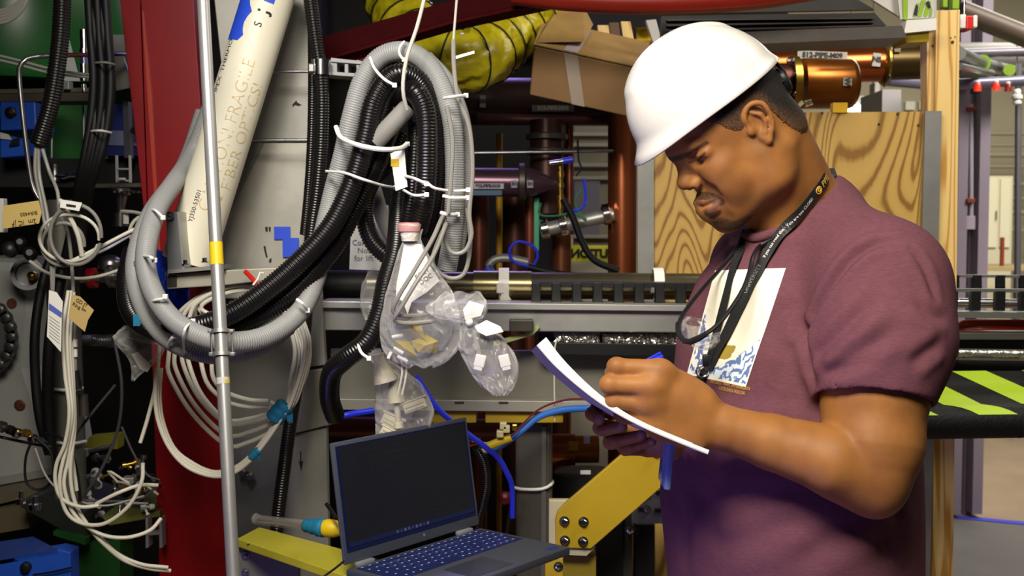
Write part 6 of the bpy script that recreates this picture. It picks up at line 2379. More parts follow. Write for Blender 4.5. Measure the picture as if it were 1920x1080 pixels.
pipe('white_cable', 'white cable end hanging free left of the red column', 'cable', WC, [(300, 640, 2.3), (293, 715, 2.3), (278, 780, 2.3), (263, 830, 2.3)], 2.3, 3.6, n=8)
for i, (cx_, cy_, w, h, an, Yt) in enumerate(((525, 772, 24, 20, .35, 2.28), (478, 851, 11, 11, .6, 2.27))):
    t = thing('teal_tape_wrap', ['large crumpled teal tape wrap on the white cables', 'small teal tape wrap on the long white cables'][i], 'tape', P(cx_, cy_, Yt))
    ax1 = Vector((math.cos(-.9), 0, math.sin(.9))) if i == 0 else Vector((math.cos(.75), 0, math.sin(.75)))
    c = P(cx_, cy_, Yt)
    mb = MB()
    hw = W(h, Yt)
    prof = [(hw * (k / 9 - .5) * 2, W(w, Yt) * (.95 + .05 * math.sin(k * 1.9) - .004 * (k - 4) ** 2)) for k in range(10)]
    mb.lathe(c, ax1, [(a, r * .8) for a, r in prof], 12)
    mb.build('band', M['teal'], t, True, auto=False)
    mb = MB()
    o = c + Vector((W(w * .6, Yt), -.012, -W(h * .3, Yt)))
    mb.slab([o, o + Vector((W(w * .5, Yt), 0, W(4, Yt))), o + Vector((W(w * .45, Yt), .004, -W(h * .7, Yt))), o + Vector((W(w * .05, Yt), .002, -W(h * .55, Yt)))], (0, .0012, 0))
    mb.build('tail', M['teal'], t)

# ---------------------------------------------------------------- clear plastic bags
mbag = bpy.data.materials.new('clear_bag')
mbag.use_nodes = True
nt = mbag.node_tree
bb = nt.nodes['Principled BSDF']
bb.inputs['Base Color'].default_value = lin('#e6e4e2')
bb.inputs['Roughness'].default_value = .16
bb.inputs['Specular IOR Level'].default_value = .8
bb.inputs['Alpha'].default_value = .22
ly = nt.nodes.new('ShaderNodeLayerWeight')
ly.inputs['Blend'].default_value = .35
mr_ = nt.nodes.new('ShaderNodeMapRange')
mr_.inputs['To Min'].default_value, mr_.inputs['To Max'].default_value = .13, .62
nt.links.new(ly.outputs['Facing'], mr_.inputs['Value'])
nt.links.new(mr_.outputs[0], bb.inputs['Alpha'])
tcb = nt.nodes.new('ShaderNodeTexCoord')
nb2 = nt.nodes.new('ShaderNodeTexNoise')
nb2.inputs['Scale'].default_value = 14
nb2.inputs['Distortion'].default_value = 1.5
nt.links.new(tcb.outputs['Object'], nb2.inputs['Vector'])
bpb = nt.nodes.new('ShaderNodeBump')
bpb.inputs['Strength'].default_value = .8
bpb.inputs['Distance'].default_value = .02
nt.links.new(nb2.outputs['Fac'], bpb.inputs['Height'])
nt.links.new(bpb.outputs['Normal'], bb.inputs['Normal'])


def bag(parent, rows, Y, seed, thick=.5, name='film'):
    """rows: (y, x-left, x-right) in photo pixels; a crumpled film around that outline"""
    rnd = random.Random(seed)
    R_ = spline([(y, a, b) for y, a, b in rows], n=34)
    n = 48
    ph = [rnd.uniform(0, 6.28) for _ in range(8)]
    V = []
    for i, (y, a, b) in enumerate(R_):
        cx_, hw = (a + b) / 2, (b - a) / 2
        for j in range(n):
            t = 2 * math.pi * j / n
            k = 1 + .05 * math.sin(7 * t + ph[0] + i * .12) + .035 * math.sin(11 * t + ph[1] - i * .2) + .03 * math.sin(17 * t + ph[2] + i * .3)
            d = thick * min(1, .35 + .65 * math.sin(math.pi * (i + 1) / 36))
            V.append(P(cx_ + hw * math.cos(t) * k, y + 3 * math.sin(5 * t + ph[3] + i * .5), Y) + Vector((0, W(hw, Y) * math.sin(t) * d * k, 0)))
    mb = MB()
    mb.add(V, [(i * n + j, i * n + (j + 1) % n, (i + 1) * n + (j + 1) % n, (i + 1) * n + j) for i in range(33) for j in range(n)])
    return mb.build(name, mbag, parent, True, auto=False)


def connector(c, w, h, d, rot, m, m2):
    """block connector with two rows of pins"""
    t = MB()
    R_ = Matrix.Rotation(rot, 3, 'Y')
    t.box(c, (w / 2, d / 2, h / 2), R_, .0012)
    t.box(c + R_ @ Vector((0, -d * .55, h * .18)), (w * .42, d * .08, h * .10), R_)
    t.box(c + R_ @ Vector((0, -d * .55, -h * .18)), (w * .42, d * .08, h * .10), R_)
    t.box(c + R_ @ Vector((0, 0, h * .62)), (w * .60, d * .4, h * .08), R_, .0008)
    return t


b1 = thing('plastic_bag', 'large clear plastic bag hung under the hose loop with gold film inside', 'bag', P(790, 690, 2.10), 'clear plastic bags')
bag(b1, [(432, 752, 792), (450, 756, 788), (470, 748, 796), (510, 738, 822), (560, 724, 852), (610, 716, 864), (650, 722, 862), (676, 740, 838), (688, 762, 812)], 2.10, 3)
mb = MB()
mb.lathe(P(768, 452, 2.10), (0, 0, 1), [(0, W(15, 2.1)), (.010, W(17, 2.1)), (.018, W(19, 2.1)), (.030, W(22, 2.1))], 20)
mb.build('gathered_neck', mat('bag_neck', '#d9d3c8', .4, bump=.8, bscale=120), b1, True)
mb = MB()
mb.lathe(P(767, 434, 2.10), (0, 0, 1), [(0, W(21, 2.1)), (.008, W(22, 2.1)), (.016, W(20, 2.1))], 20)
mb.build('pink_rim', mat('pink_seal', '#b98484', .5), b1, True)
pl = thing('paper_label', 'white paper label with handwriting inside the large clear bag', 'label', P(790, 580, 2.075))
pg('sheet', None, None, M['paper'], [(742, 556), (756, 566), (764, 590), (772, 566), (800, 548), (824, 526), (806, 498), (790, 458), (758, 456), (750, 500), (744, 530)], 2.10, .0012, pl)
text_mesh('POLY\nDOC', .012, plane_map(P(795, 518, 2.0985), (.8, 0, .55), (-.55, 0, .8), eps=.0), 'lettering', M['ink'], pl)
for i, (pp, lb) in enumerate((([(738, 636), (768, 640), (782, 668), (752, 664)], 'creased gold film lying left in the large clear bag'), ([(770, 640), (800, 628), (822, 640), (818, 662), (784, 660)], 'creased gold film lying right in the large clear bag'),
                              ([(766, 600), (788, 606), (800, 640), (776, 634)], 'upright strip of gold film in the large clear bag'))):
    c = P(sum(q[0] for q in pp) / len(pp), sum(q[1] for q in pp) / len(pp), 2.10)
    mb = MB()
    vs = [P(x, y, 2.10 + .012 * ((k % 2) - .5)) for k, (x, y) in enumerate(pp)]
    mb.add(vs + [c + Vector((0, -.012, 0))], [(k, (k + 1) % len(pp), len(pp)) for k in range(len(pp))])
    o = mb.build('gold_film', mat('gold_film', '#a58f16', .22, 0, spec=.9), None, label=lb, cat='film')
    o.modifiers.new('thickness', 'SOLIDIFY').thickness = .0006
for i in range(5):
    r = 58 - i * 3
    pts = [(790 + r * math.cos(a), 610 + r * .95 * math.sin(a), 2.11 + .004 * i) for a in np.linspace(math.radians(-10), math.radians(190), 16)]
    pipe('coiled_wire', '%s grey wire coiled along the bottom of the large clear bag' % ['outermost', 'second', 'middle', 'fourth', 'innermost'][i], 'wire', mat('wire_grey', '#6f7078', .4), pts, 2.11, 1.7, n=6, group='wires coiled in the large bag')
for i, (x, y, x2, y2) in enumerate(((728, 672, 734, 660), (745, 668, 764, 678), (738, 652, 756, 662), (735, 632, 756, 628))):
    pipe('white_plug', ['white plug at the lower left corner of the large bag', 'lowest white plug in the large bag', 'white plug just above the lowest one', 'white tie end by the gold film'][i], 'plug', M['whitep'], [(x, y), (x2, y2)], 2.09, 3.5, n=8)
for i, (x, y) in enumerate(((752, 690), (760, 692))):
    pipe('white_lead', ['left of two white leads leaving the large bag below', 'right of two white leads leaving the large bag below'][i], 'wire', WC, [(x, 670, 2.11), (x + 2, 700, 2.11), (x - 6, 740, 2.12)], 2.11, 2, n=6)

b2 = thing('plastic_bag', 'clear plastic bag knotted in the middle with two white plugs, nearest the writing pad', 'bag', P(920, 745, 2.06), 'clear plastic bags')
bag(b2, [(605, 872, 888), (625, 862, 925), (660, 866, 962), (690, 880, 972), (720, 900, 966), (740, 926, 950)], 2.06, 9, .45)
mb_rows = [(548, 838, 900), (566, 812, 912), (585, 800, 912), (600, 845, 900), (606, 872, 888)]
bag(b2, mb_rows, 2.06, 12, .5, 'puffed_top')
mb = MB()
mb.lathe(P(880, 606, 2.05) + Vector((-.006, 0, 0)), Vector((1, 0, .3)), [(0, .004), (.003, .007), (.010, .007), (.013, .004)], 14)
mb.build('knot', mat('bag_knot', '#d8d6d2', .4), b2, True)
pp_ = thing('folded_paper', 'white folded paper inside the knotted bag above its knot', 'paper', P(890, 600, 2.055))
pg('sheet', None, None, M['paper'], [(872, 600), (902, 592), (908, 572), (880, 564), (868, 580)], 2.052, .004, pp_)
pl3 = thing('paper_label', 'white label inside the knotted bag below its knot', 'label', P(915, 640, 2.03))
pg('sheet', None, None, M['paper'], [(890, 612), (912, 600), (938, 612), (944, 622), (912, 630), (896, 622)], 2.028, .001, pl3)
for i, (x, y) in enumerate(((900, 676), (946, 676))):
    t = thing('white_connector', ['white plastic plug hanging left in the knotted bag', 'white plastic plug hanging right in the knotted bag'][i], 'connector', P(x, y + 14, 2.06))
    R_ = Matrix.Rotation(.25 * (1 - 2 * i), 3, 'Y')
    mb = MB()
    mb.box(P(x, y, 2.06), (.0095, .007, .011), R_, .002)
    mb.box(P(x, y, 2.06) + R_ @ Vector((0, 0, -.013)), (.0075, .006, .004), R_, .001)
    mb.build('housing', M['whitep'], t)
    pipe('lead', None, None, mat('lead_grey', '#7c7a78', .4), [(x, y - 8), (x - 8 + 4 * i, y - 40), (890 + 6 * i, 618)], 2.06, 5.5, t, n=10)
b3 = thing('plastic_bag', 'clear plastic bag full of beige connectors standing behind the laptop lid', 'bag', P(760, 830, 2.24), 'clear plastic bags')
bag(b3, [(655, 690, 712), (672, 694, 722), (690, 705, 752), (720, 705, 786), (760, 706, 812), (790, 708, 808), (825, 706, 800)], 2.24, 21, .5)
mb = MB()
mb.lathe(P(722, 716, 2.22), Vector((-.25, 0, 1)), [(0, W(24, 2.2)), (.02, W(19, 2.2)), (.045, W(10, 2.2)), (.055, W(12, 2.2))], 18)
mb.build('neck_wrap', mat('bag_wrap', '#b9b2a0', .5, bump=.6, bscale=60), b3, True)
mbei = mat('connector_beige', '#b9b49c', .5)
for i, (x, y, w, h, ro) in enumerate(((735, 790, .040, .020, .45), (778, 760, .044, .018, -.35), (730, 812, .034, .014, .5))):
    t = thing('beige_connector', ['large beige block connector in the bag behind the lid', 'beige connector upper right in the bag behind the lid', 'beige connector lowest in the bag, half behind the lid'][i], 'connector', P(x, y + 10, 2.24))
    connector(P(x, y, 2.24 - .012 * i), w, h, .016, ro, mbei, None).build('housing', mbei, t)
cy = thing('beige_connector', 'round beige plug with a cable stem in the bag behind the lid', 'connector', P(735, 770, 2.24))
mb = MB()
mb.lathe(P(742, 742, 2.23), Vector((.1, 0, -1)), [(-.03, .009), (0, .016), (.012, .017), (.013, .006), (.05, .006), (.052, .009), (.062, .009)], 20)
mb.build('shell', mbei, cy, True)
b4 = thing('plastic_bag', 'violet-lit clear bag hanging left under the hose bend', 'bag', P(260, 715, 2.25), 'clear plastic bags')
bag(b4, [(612, 235, 250), (628, 214, 268), (645, 218, 306), (665, 238, 302), (690, 246, 276), (712, 246, 252)], 2.25, 33, .45)
pg('white_card', 'white card inside the violet-lit bag under the hose bend', 'card', M['paper'], [(246, 664), (258, 660), (284, 686), (276, 698), (262, 692)], 2.25, .001)
bx('teal_tape', 'short teal tape strip on the black hose at the left bend', 'tape', M['teal'], (249, 590, 268, 612), 2.10, .003)
b5 = thing('plastic_bag', 'small clear bag behind the low black hose', 'bag', P(695, 600, 2.34), 'clear plastic bags')
bag(b5, [(505, 692, 716), (530, 682, 722), (560, 676, 722), (590, 680, 716), (602, 690, 708)], 2.34, 40, .4)
nsh = thing('notice_sheet', 'white notice sheet hanging behind the hoses', 'sheet', P(695, 505, 2.40))
pg('sheet', None, None, M['paper'], [(655, 505), (735, 508), (728, 385), (660, 375)], 2.40, .001, nsh)
text_mesh('Conflat\nNot\nfor lift', .016, plane_map(P(682, 470, 2.398), (1, 0, 0), (0, 0, 1), eps=0), 'lettering', mat('grey_ink', '#77757a', .7), nsh)
tg = thing('hang_tag', 'white tag with a yellow square hanging inside the hose loop', 'tag', P(745, 360, 2.14))
pg('card', None, None, M['paper'], [(732, 288), (758, 276), (764, 350), (742, 358)], 2.14, .001, tg)
pg('yellow_square', None, None, mat('tag_yellow', '#d2ac12', .5), [(733, 312), (748, 312), (748, 298), (733, 298)], 2.1385, .0005, tg)

# ---------------------------------------------------------------- blue hoses and yellow connector behind the laptop
pipe('blue_hose', 'thick light blue hose curving under the channel behind the pad', 'hose', mat('blue_light', '#2f66b8', .4), [(1130, 765, 2.60), (1060, 768, 2.58), (1010, 782, 2.56), (975, 810, 2.54), (940, 835, 2.54), (910, 845, 2.54)], 2.58, 6.5, n=12)
pipe('blue_hose', 'deep blue hose running down from the bags past the lid to the post', 'hose', M['bluec'], [(780, 705, 2.45), (820, 765, 2.45), (870, 808, 2.46), (910, 838, 2.47), (935, 860, 2.5), (952, 890, 2.52), (960, 915, 2.54), (961, 970, 2.56)], 2.45, 5.5, n=12)
pipe('blue_hose', 'short deep blue hose behind the low black hose end', 'hose', M['bluec'], [(615, 790, 2.42), (650, 778, 2.42), (700, 770, 2.45)], 2.42, 6, n=12)
pipe('red_wire', 'thin dark red wire beside the light blue hose', 'wire', mat('wire_dred', '#5c1712', .5), [(1110, 748, 2.58), (1060, 750, 2.57), (1010, 768, 2.55), (970, 806, 2.52), (950, 828, 2.52)], 2.56, 2, n=6)
yc = thing('yellow_connector', 'yellow cable connector with cream plugs right of the laptop lid', 'connector', P(935, 845, 2.48))
pipe('body', None, None, mat('conn_yellow', '#cdae14', .45), [(912, 838), (958, 820)], 2.48, 8, yc, n=12)
pipe('end_wrap', None, None, mat('conn_cream', '#c6b98c', .5), [(904, 842), (914, 837)], 2.48, 10, yc, n=10)
for x, y in ((938, 815), (950, 806), (944, 800)):
    bx('cream_plug', None, None, mat('conn_cream', '#c6b98c', .5), (x - 7, y - 7, x + 6, y + 6), 2.46, .02, yc, .002)
bx('brass_clip', None, None, M['brass'], (960, 796, 970, 808), 2.46, .01, yc)
pipe('copper_rod_end', 'copper coloured plug behind the top right of the laptop lid', 'plug', M['copper'], [(880, 832), (902, 828)], 2.5, 7, n=12)
pipe('hanging_wire', 'white string hanging under the channel beside the pad', 'wire', WC, [(1052, 634, 2.56), (1040, 655, 2.56), (1040, 790, 2.58)], 2.56, 1.6, n=6)
bx('red_button', 'small dark red button in the shadow beside the post', 'cap', mat('knob_red', '#6a1212', .4), (935, 925, 958, 948), 2.66, .03, bev=.01)

# ---------------------------------------------------------------- yellow shelf and laptop
ZL = .950
sh2 = thing('yellow_shelf', 'yellow board shelf carrying the laptop', 'shelf', PZ(640, 1050, ZL - .03))
slabz('board', M['ywood'], [(444, 1010), (486, 988), (900, 1098), (860, 1152)], ZL - .020, .016, sh2)
pg('support_plate', None, None, mat('support_grey', '#74726d', .45, .45, .1, 4), [(446, 1250), (560, 1250), (560, 1046), (446, 1024)], 2.30, .02, sh2)
pg('support_leg', None, None, M['darksteel'], [(700, 1400), (760, 1400), (760, 1110), (700, 1092)], 2.32, .05, sh2)
for x, y in ((460, 1042), (460, 1073)):
    mb = MB()
    mb.bolt(P(x, y, 2.298), (0, -1, 0), W(5, 2.3))
    mb.build('bolt', M['steel'], sh2, True)
for x, y in ((466, 1018), (490, 1024), (565, 1046)):
    mb = MB()
    mb.lathe(PZ(x, y, ZL - .020), (0, 0, 1), [(0, .004), (.001, .0035)], 12)
    mb.build('screw', M['ywood'], sh2)

hl_, hr_ = PZ(648, 1066, ZL), PZ(900, 988, ZL)
lu = (hr_ - hl_)
LW = lu.length
lu.normalize()
lv = Vector((lu.y, -lu.x, 0))
LZv = Vector((0, 0, 1))
LD = .222
lap = thing('laptop', 'open dark laptop with a dim screen on the yellow shelf', 'laptop', hl_ + lu * LW / 2 - LZv * .02)
Rl = Matrix((lu, lv, LZv)).transposed()
mlap = mat('laptop_grey', '#454955', .42, .3)


def lp(a, b, c=0):
    return hl_ + lu * a + lv * b + LZv * c


mb = MB()
mb.box(lp(LW / 2, LD / 2, -.009), (LW / 2, LD / 2, .008), Rl, .004)
base = mb.build('base', mlap, lap, True)
mb = MB()
mb.box(lp(LW / 2, .066, -.0009), (LW * .465, .052, .0004), Rl)
mb.build('keyboard_well', mat('key_well', '#15171f', .5), base)
mb = MB()
mb.box(lp(LW * .43, .172, -.0008), (.053, .036, .0006), Rl, .0004)
mb.build('touchpad', mat('touchpad', '#3b3e48', .25, .3), base)
mb = MB()
mb.box(lp(LW * .92, .200, -.0009), (.011, .007, .0006), Rl)
mb.build('sticker', mat('sticker_blue', '#23307e', .35), base)
mb = MB()
mb.box(lp(LW - .001, LD - .018, -.007), (.0012, .006, .0022), Rl)
mb.build('port', M['chrome'], base)
for a in (.12, .86):
    mb = MB()
    mb.box(lp(LW * a, .003, .0015), (.021, .006, .0045), Rl, .003)
    mb.build('hinge', mat('hinge_grey', '#8a8c93', .4, .4), base, True)
# keys: one mesh shared by alike keys
mkey, mleg_glint = mat('key_blue', '#1b2350', .22, spec=.7), mat('key_legend_glint', '#9aa6ee', .35)


def key_mesh(w, d):
    mb = MB()
    hw, hd = w / 2, d / 2
    mb.add([(-hw, -hd, 0), (hw, -hd, 0), (hw, hd, 0), (-hw, hd, 0), (-hw + .001, -hd + .001, .0016), (hw - .001, -hd + .001, .0016), (hw - .001, hd - .001, .0016), (-hw + .001, hd - .001, .0016)],
           [(4, 5, 6, 7), (0, 1, 5, 4), (1, 2, 6, 5), (2, 3, 7, 6), (3, 0, 4, 7)])
    mb.cur = 1
    mb.add([(-.0034, -.0014, .0018), (.0010, -.0014, .0018), (.0010, .0022, .0018), (-.0034, .0022, .0018)], [(0, 1, 2, 3)])  # pale quad: key legend plus painted glint of the glossy key
    me = bpy.data.meshes.new('key')
    me.from_pydata(mb.v, [], mb.f)
    me.materials.append(mkey)
    me.materials.append(mleg_glint)
    me.polygons.foreach_set('material_index', mb.mi)
    return me


kms = {}
kw0 = LW * .925 / 18.6
for r_i in range(6):
    x = LW * .038
    y = .020 + r_i * .0178
    hgt_k = .0152 if r_i else .010
    if r_i == 5:
        ws = [1, 1, 1, 1, 5.2, 1, 1, 1, 1, 1, 1, 1, 1, 1]
    elif r_i == 0:
        ws = [1.0] * 18
    else:
        ws = [[1] * 13 + [1.7], [1.5] + [1] * 13, [1.8] + [1] * 11 + [1.9], [2.2] + [1] * 10 + [1.9]][r_i - 1] + [1] * 4
    for w in ws:
        kw = w * kw0 - .0022
        kk2 = (round(kw, 4), hgt_k)
        if kk2 not in kms:
            kms[kk2] = key_mesh(kw, hgt_k)
        if x + kw > LW * .965:
            break
        o = bpy.data.objects.new('key', kms[kk2])
        COL.objects.link(o)
        o.parent = base
        o.matrix_local = Matrix.Translation(lp(x + kw / 2, y, -.0005) - lap.location) @ Rl.to_4x4()
        x += w * kw0
# lid
LH = LW * .592
ta = math.radians(9)
ld = LZv * math.cos(ta) - lv * math.sin(ta)
ln = lu.cross(ld).normalized()
if ln.dot(EYE - hl_) < 0:
    ln = -ln
Rd = Matrix((lu, ln, ld)).transposed()
lo_ = hl_ + LZv * .002


def lq(a, c, b=0):
    return lo_ + lu * a + ld * c + ln * b


mb = MB()
mb.box(lq(LW / 2, LH / 2 + .003, -.004), (LW / 2, .0035, LH / 2), Rd, .003)
lid = mb.build('lid', mlap, lap, True)
mb = MB()
mb.box(lq(LW / 2, LH * .545, .0001), (LW * .478, .0006, LH * .435), Rd)
mb.build('bezel', mat('bezel_blue_lit', '#10163a', .35), lid)  # blue of the violet light on the rim put into the bezel colour
mb = MB()
mb.box(lq(LW / 2, LH * .555, .0006), (LW * .462, .0006, LH * .410), Rd)
mb.build('screen', mat('screen_dark', '#101115', .5, spec=.2, emit=('#22222b', .25)), lid)
mb = MB()
mb.box(lq(LW * .5, LH * .165, .0013), (LW * .462, .0002, LH * .018), Rd)
mb.build('task_bar', mat('taskbar', '#0f1630', .4, emit=('#10183a', .4)), lid)
for i in range(9):
    mb = MB()
    mb.box(lq(LW * (.37 + .028 * i), LH * .165, .0016), (.0026, .0002, .0026), Rd)
    mb.build('task_icon', mat('icon%d' % (i % 3), ['#39456f', '#2a3350', '#4b5270'][i % 3], .4), lid)
mb = MB()
mb.lathe(lq(LW * .5, LH * .975, .0001), ln, [(0, .0022), (.0006, .002)], 12)
mb.build('webcam', M['black'], lid)
mb = MB()
mb.lathe(lq(LW * .56, LH * .07, .0001), ln, [(0, .0032), (.0005, .003)], 14)
mb.build('logo', mat('logo_grey', '#8e919c', .3, .6), lid)
rnd = random.Random(4)
for r_i in range(7):
    mb = MB()
    x = .06
    yv = .90 - .055 * r_i if r_i < 4 else .30 - .045 * (r_i - 4)
    while x < .9:
        w = rnd.uniform(.01, .05)
        if rnd.random() < .42:
            mb.box(lq(LW * (x + w / 2), LH * yv, .0014), (LW * w / 2, .0001, LH * .006), Rd)
        x += w + .012
    mb.build('text_line', mat('screen_text', '#101116', .6), lid, kind='stuff')
pipe('power_cable', 'thin black cable leaving the left side of the laptop', 'cable', M['black'], [PZ(642, 1058, ZL - .012)[:] for _ in range(0)] or [(645, 1052, 1.99), (628, 1066, 1.97), (606, 1082, 1.95), (590, 1100, 1.95)], 1.98, 2.2, n=8)

# ---------------------------------------------------------------- tube tool on the shelf
tl_ = thing('braided_tool', 'clear tube with a braided silver cable, taped in teal, with a yellow grip', 'tool', PZ(560, 1000, ZL - .02))
def shp(x, y, h=.012):
    p = PZ(x, y, ZL - .02 + h)
    return p


mb = MB()
a, b = shp(478, 974), shp(584, 986)
mb.cyl(a, b, .0105, n=20)
mb.build('clear_tube', mat('clear_tube', '#b9b6b0', .12, alpha=.2), tl_, True)
mb = MB()
hose(mb, [shp(484, 975), shp(530, 980), shp(586, 986)], .0058, .0036, .3, 10)
mb.build('braid', M['chrome'], tl_, True)
mb = MB()
mb.lathe(shp(474, 973), (b - a), [(0, .008), (.006, .0125), (.012, .0118)], 18)
mb.build('end_cap', mat('cap_grey', '#7d7b7a', .3), tl_, True)
mb = MB()
c, d = shp(572, 985, .014), shp(607, 990, .014)
mb.lathe(c, d - c, [((d - c).length * k / 8, 0.0125 + .0012 * math.sin(k * 2.3) + .0009 * k) for k in range(9)], 12)
mb.build('teal_tape', M['teal'], tl_, True, auto=False)
mb = MB()
e = shp(640, 992, .014)
mb.lathe(d, e - d, [(0, .016), (.008, .0185), ((e - d).length * .6, .0178), ((e - d).length, .013)], 16)
mb.build('yellow_grip', mat('grip_yellow', '#d6b512', .45), tl_, True)
pipe('black_lead', None, None, M['black'], [(630, 972, 2.26), (622, 958, 2.28), (612, 945, 2.3)], 2.27, 4, tl_, n=8)
# ================================================================ left edge: vessel, chamber, cables
gv = thing('green_vessel', 'large dark green painted vessel behind the hanging cables at top left', 'vessel', P(90, 165, 3.3))
mb = MB()
mb.lathe(P(40, 172, 3.5), (0, 0, 1), [(0, .40), (.02, .41), (.30, .38), (.36, .30)], 48)
mb.build('drum', M['green'], gv, True)
mb = MB()
mb.lathe(P(90, 318, 3.4), (0, 0, 1), [(0, .20), (.02, .20), (.02, .165), (.20, .165)], 40)
mb.build('neck', M['green'], gv, True)
for i, (x, lb) in enumerate(((97, 'thin pale rod in front of the green vessel, left one'), (157, 'thin pale rod in front of the green vessel, right one'))):
    pipe('pale_rod', lb, 'rod', M['steel'], [(x, 190, 3.1), (x, 296, 3.1)], 3.1, 2.6, n=8)
pg('white_wedge', 'pale wedge of sheet metal behind the left black hose', 'sheet', mat('wedge_pale', '#b5b9b2', .4), [(118, 152), (148, 152), (126, 68), (120, 80)], 3.05, .01)
gt = thing('steel_turnbuckle', 'silver threaded rod with fittings hanging from above at the left', 'rod', P(157, 165, 3.0))
for y0, y1, r in ((56, 92, 8), (92, 104, 9), (104, 120, 7), (120, 152, 8), (158, 172, 5)):
    pipe('segment', None, None, M['chrome'] if y0 != 104 else mat('violet_metal', '#6a6890', .3, .8), [(157, y0), (158, y1)], 3.0, r, gt, n=14)
pg('angle_plate', 'pale bent plate between the black cables and the red column', 'plate', mat('plate_pale', '#8e8b88', .4, .6), [(218, 170), (240, 165), (246, 150), (232, 110), (232, 65), (212, 65)], 2.85, .01)
gs = thing('shelf_bar', 'grey horizontal shelf bars behind the cables at the left', 'shelf', P(90, 190, 3.0))
pg('upper_bar', None, None, mat('bar_olive', '#5b5a48', .45, .4), [(-40, 176), (178, 172), (178, 164), (-40, 168)], 3.0, .10, gs)
pg('lower_bar', None, None, mat('bar_brown', '#4d463c', .45, .4), [(-40, 191), (178, 189), (178, 173), (-40, 177)], 2.98, .10, gs)
bx('end_block', None, None, M['alu_dark'], (118, 152, 129, 168), 2.98, .03, gs)
for i, (pts, lb) in enumerate((([(0, 191), (66, 191), (68, 242), (0, 245)], 'bright blue box with a black knob at the left edge'), ([(0, 250), (52, 262), (50, 292), (0, 296)], 'blue box below the knobbed one at the left edge'))):
    t = thing('blue_box', lb, 'box', P(30, pts[2][1], 2.95))
    pg('body', None, None, M['blue'], pts, 2.95, .12, t, bevel=.003)
    if i == 0:
        mb = MB()
        mb.lathe(P(22, 211, 2.95), (0, -1, 0), [(0, W(10, 2.95)), (.012, W(9.5, 2.95)), (.014, W(6, 2.95))], 24)
        mb.build('knob', M['black'], t, True)
        mb = MB()
        mb.box(P(24, 211, 2.932), (.008, .002, .002))
        mb.build('pointer', M['brass'], t)
    else:
        pg('pale_label', None, None, M['label'], [(0, 260), (22, 262), (16, 252), (0, 248)], 2.945, .002, t)
        pg('latch', None, None, M['black'], [(16, 274), (34, 272), (34, 258), (22, 262)], 2.94, .01, t)
rbx = thing('blue_cabinet', 'blue cabinet with a pale band behind the black cables', 'cabinet', P(232, 292, 3.0))
pg('body', None, None, mat('blue_deep', '#1a2a72', .45), [(196, 292), (268, 292), (262, 196), (200, 196)], 3.0, .15, rbx)
pg('pale_band', None, None, mat('band_pale', '#7d83a8', .4), [(200, 272), (266, 274), (264, 246), (202, 244)], 2.995, .004, rbx)
pg('strut', None, None, mat('strut_grey', '#55555e', .45, .4), [(233, 296), (244, 296), (240, 190), (230, 190)], 2.95, .03, rbx)
mb = MB()
mb.lathe(P(257, 246, 2.96), (0, -1, 0), [(0, W(8, 2.95)), (.02, W(8, 2.95))], 18)
mb.build('knob', M['black'], rbx, True)
pg('dark_shelf', 'dark shelf slab under the blue boxes', 'shelf', mat('shelf_dark', '#1a191a', .5), [(-40, 350), (275, 352), (270, 298), (-40, 296)], 3.05, .25)
lb_ = thing('ladder_bracket', 'small pale ladder-shaped bracket on the dark shelf', 'bracket', P(232, 342, 2.9))
for x in (218, 243):
    pg('side_rail', None, None, M['label'], [(x - 1, 342), (x + 2, 342), (x + 1, 291), (x - 2, 291)], 2.9, .01, lb_)
for y in (318, 340):
    pg('rung', None, None, M['label'], [(219, y), (243, y), (243, y - 3), (219, y - 3)], 2.9, .01, lb_)
bx('white_tab', None, None, M['whitep'], (222, 333, 234, 338), 2.89, .01, lb_)
pg('shelf_strip', 'brownish grey strip under the ladder bracket', 'strip', mat('strip_brown', '#5a5248', .5, .3), [(178, 352), (276, 350), (274, 343), (176, 345)], 2.88, .19)
# steel vacuum fittings
def fitting(name, label, cat, axis_px, Y, prof):
    t = thing(name, label, cat, P(axis_px[0][0], axis_px[0][1], Y))
    a, b = P(*axis_px[0], Y), P(*axis_px[1], Y)
    L = (b - a).length
    mb = MB()
    mb.lathe(a, b - a, [(L * q, W(r, Y)) for q, r in prof], 26)
    mb.build('body', M['steel'], t, True)
    return t


f1 = fitting('steel_fitting', 'shiny steel cup fitting under the green vessel', 'fitting', [(103, 340), (103, 308)], 3.042, [(0, 6), (0, 9), (.2, 9), (.3, 7), (.85, 8.5), (1, 8.5)])
pipe('steel_elbow', 'small steel elbow beside the cup fitting', 'fitting', M['chrome'], [(104, 330, 3.04), (118, 332, 3.02), (132, 328, 3.02), (148, 330, 3.02)], 2.93, 4, n=12)
f2 = fitting('steel_fitting', 'bright steel valve body with a bolted rim near the red column', 'fitting', [(226, 424), (226, 353)], 2.86, [(0, 14), (.35, 14), (.36, 8), (.5, 8), (.8, 13), (.82, 18), (.98, 18), (1, 14)])
for k in range(6):
    mb = MB()
    mb.bolt(P(214 + 9 * k, 362, 2.83), (0, 0, 1), .006)
    mb.build('bolt', M['chrome'], f2, True)
bx('white_tag', 'small white tag hanging from the steel valve', 'tag', M['label'], (231, 402, 241, 420), 2.78, .002)
pipe('white_loop', 'thin white hose ring beside the grey hoses', 'hose', WC, [(228, 396, 2.78), (252, 398, 2.75), (272, 404, 2.7), (256, 410, 2.7), (244, 428, 2.7), (246, 448, 2.7), (255, 456, 2.7)], 2.75, 3.2, n=8)
f3 = fitting('steel_fitting', 'horizontal steel flange fitting beside the red ring', 'fitting', [(190, 520), (230, 516)], 2.8, [(0, 10), (.3, 12), (.35, 22), (.55, 22), (.6, 10), (.85, 10), (.9, 17), (1, 16)])
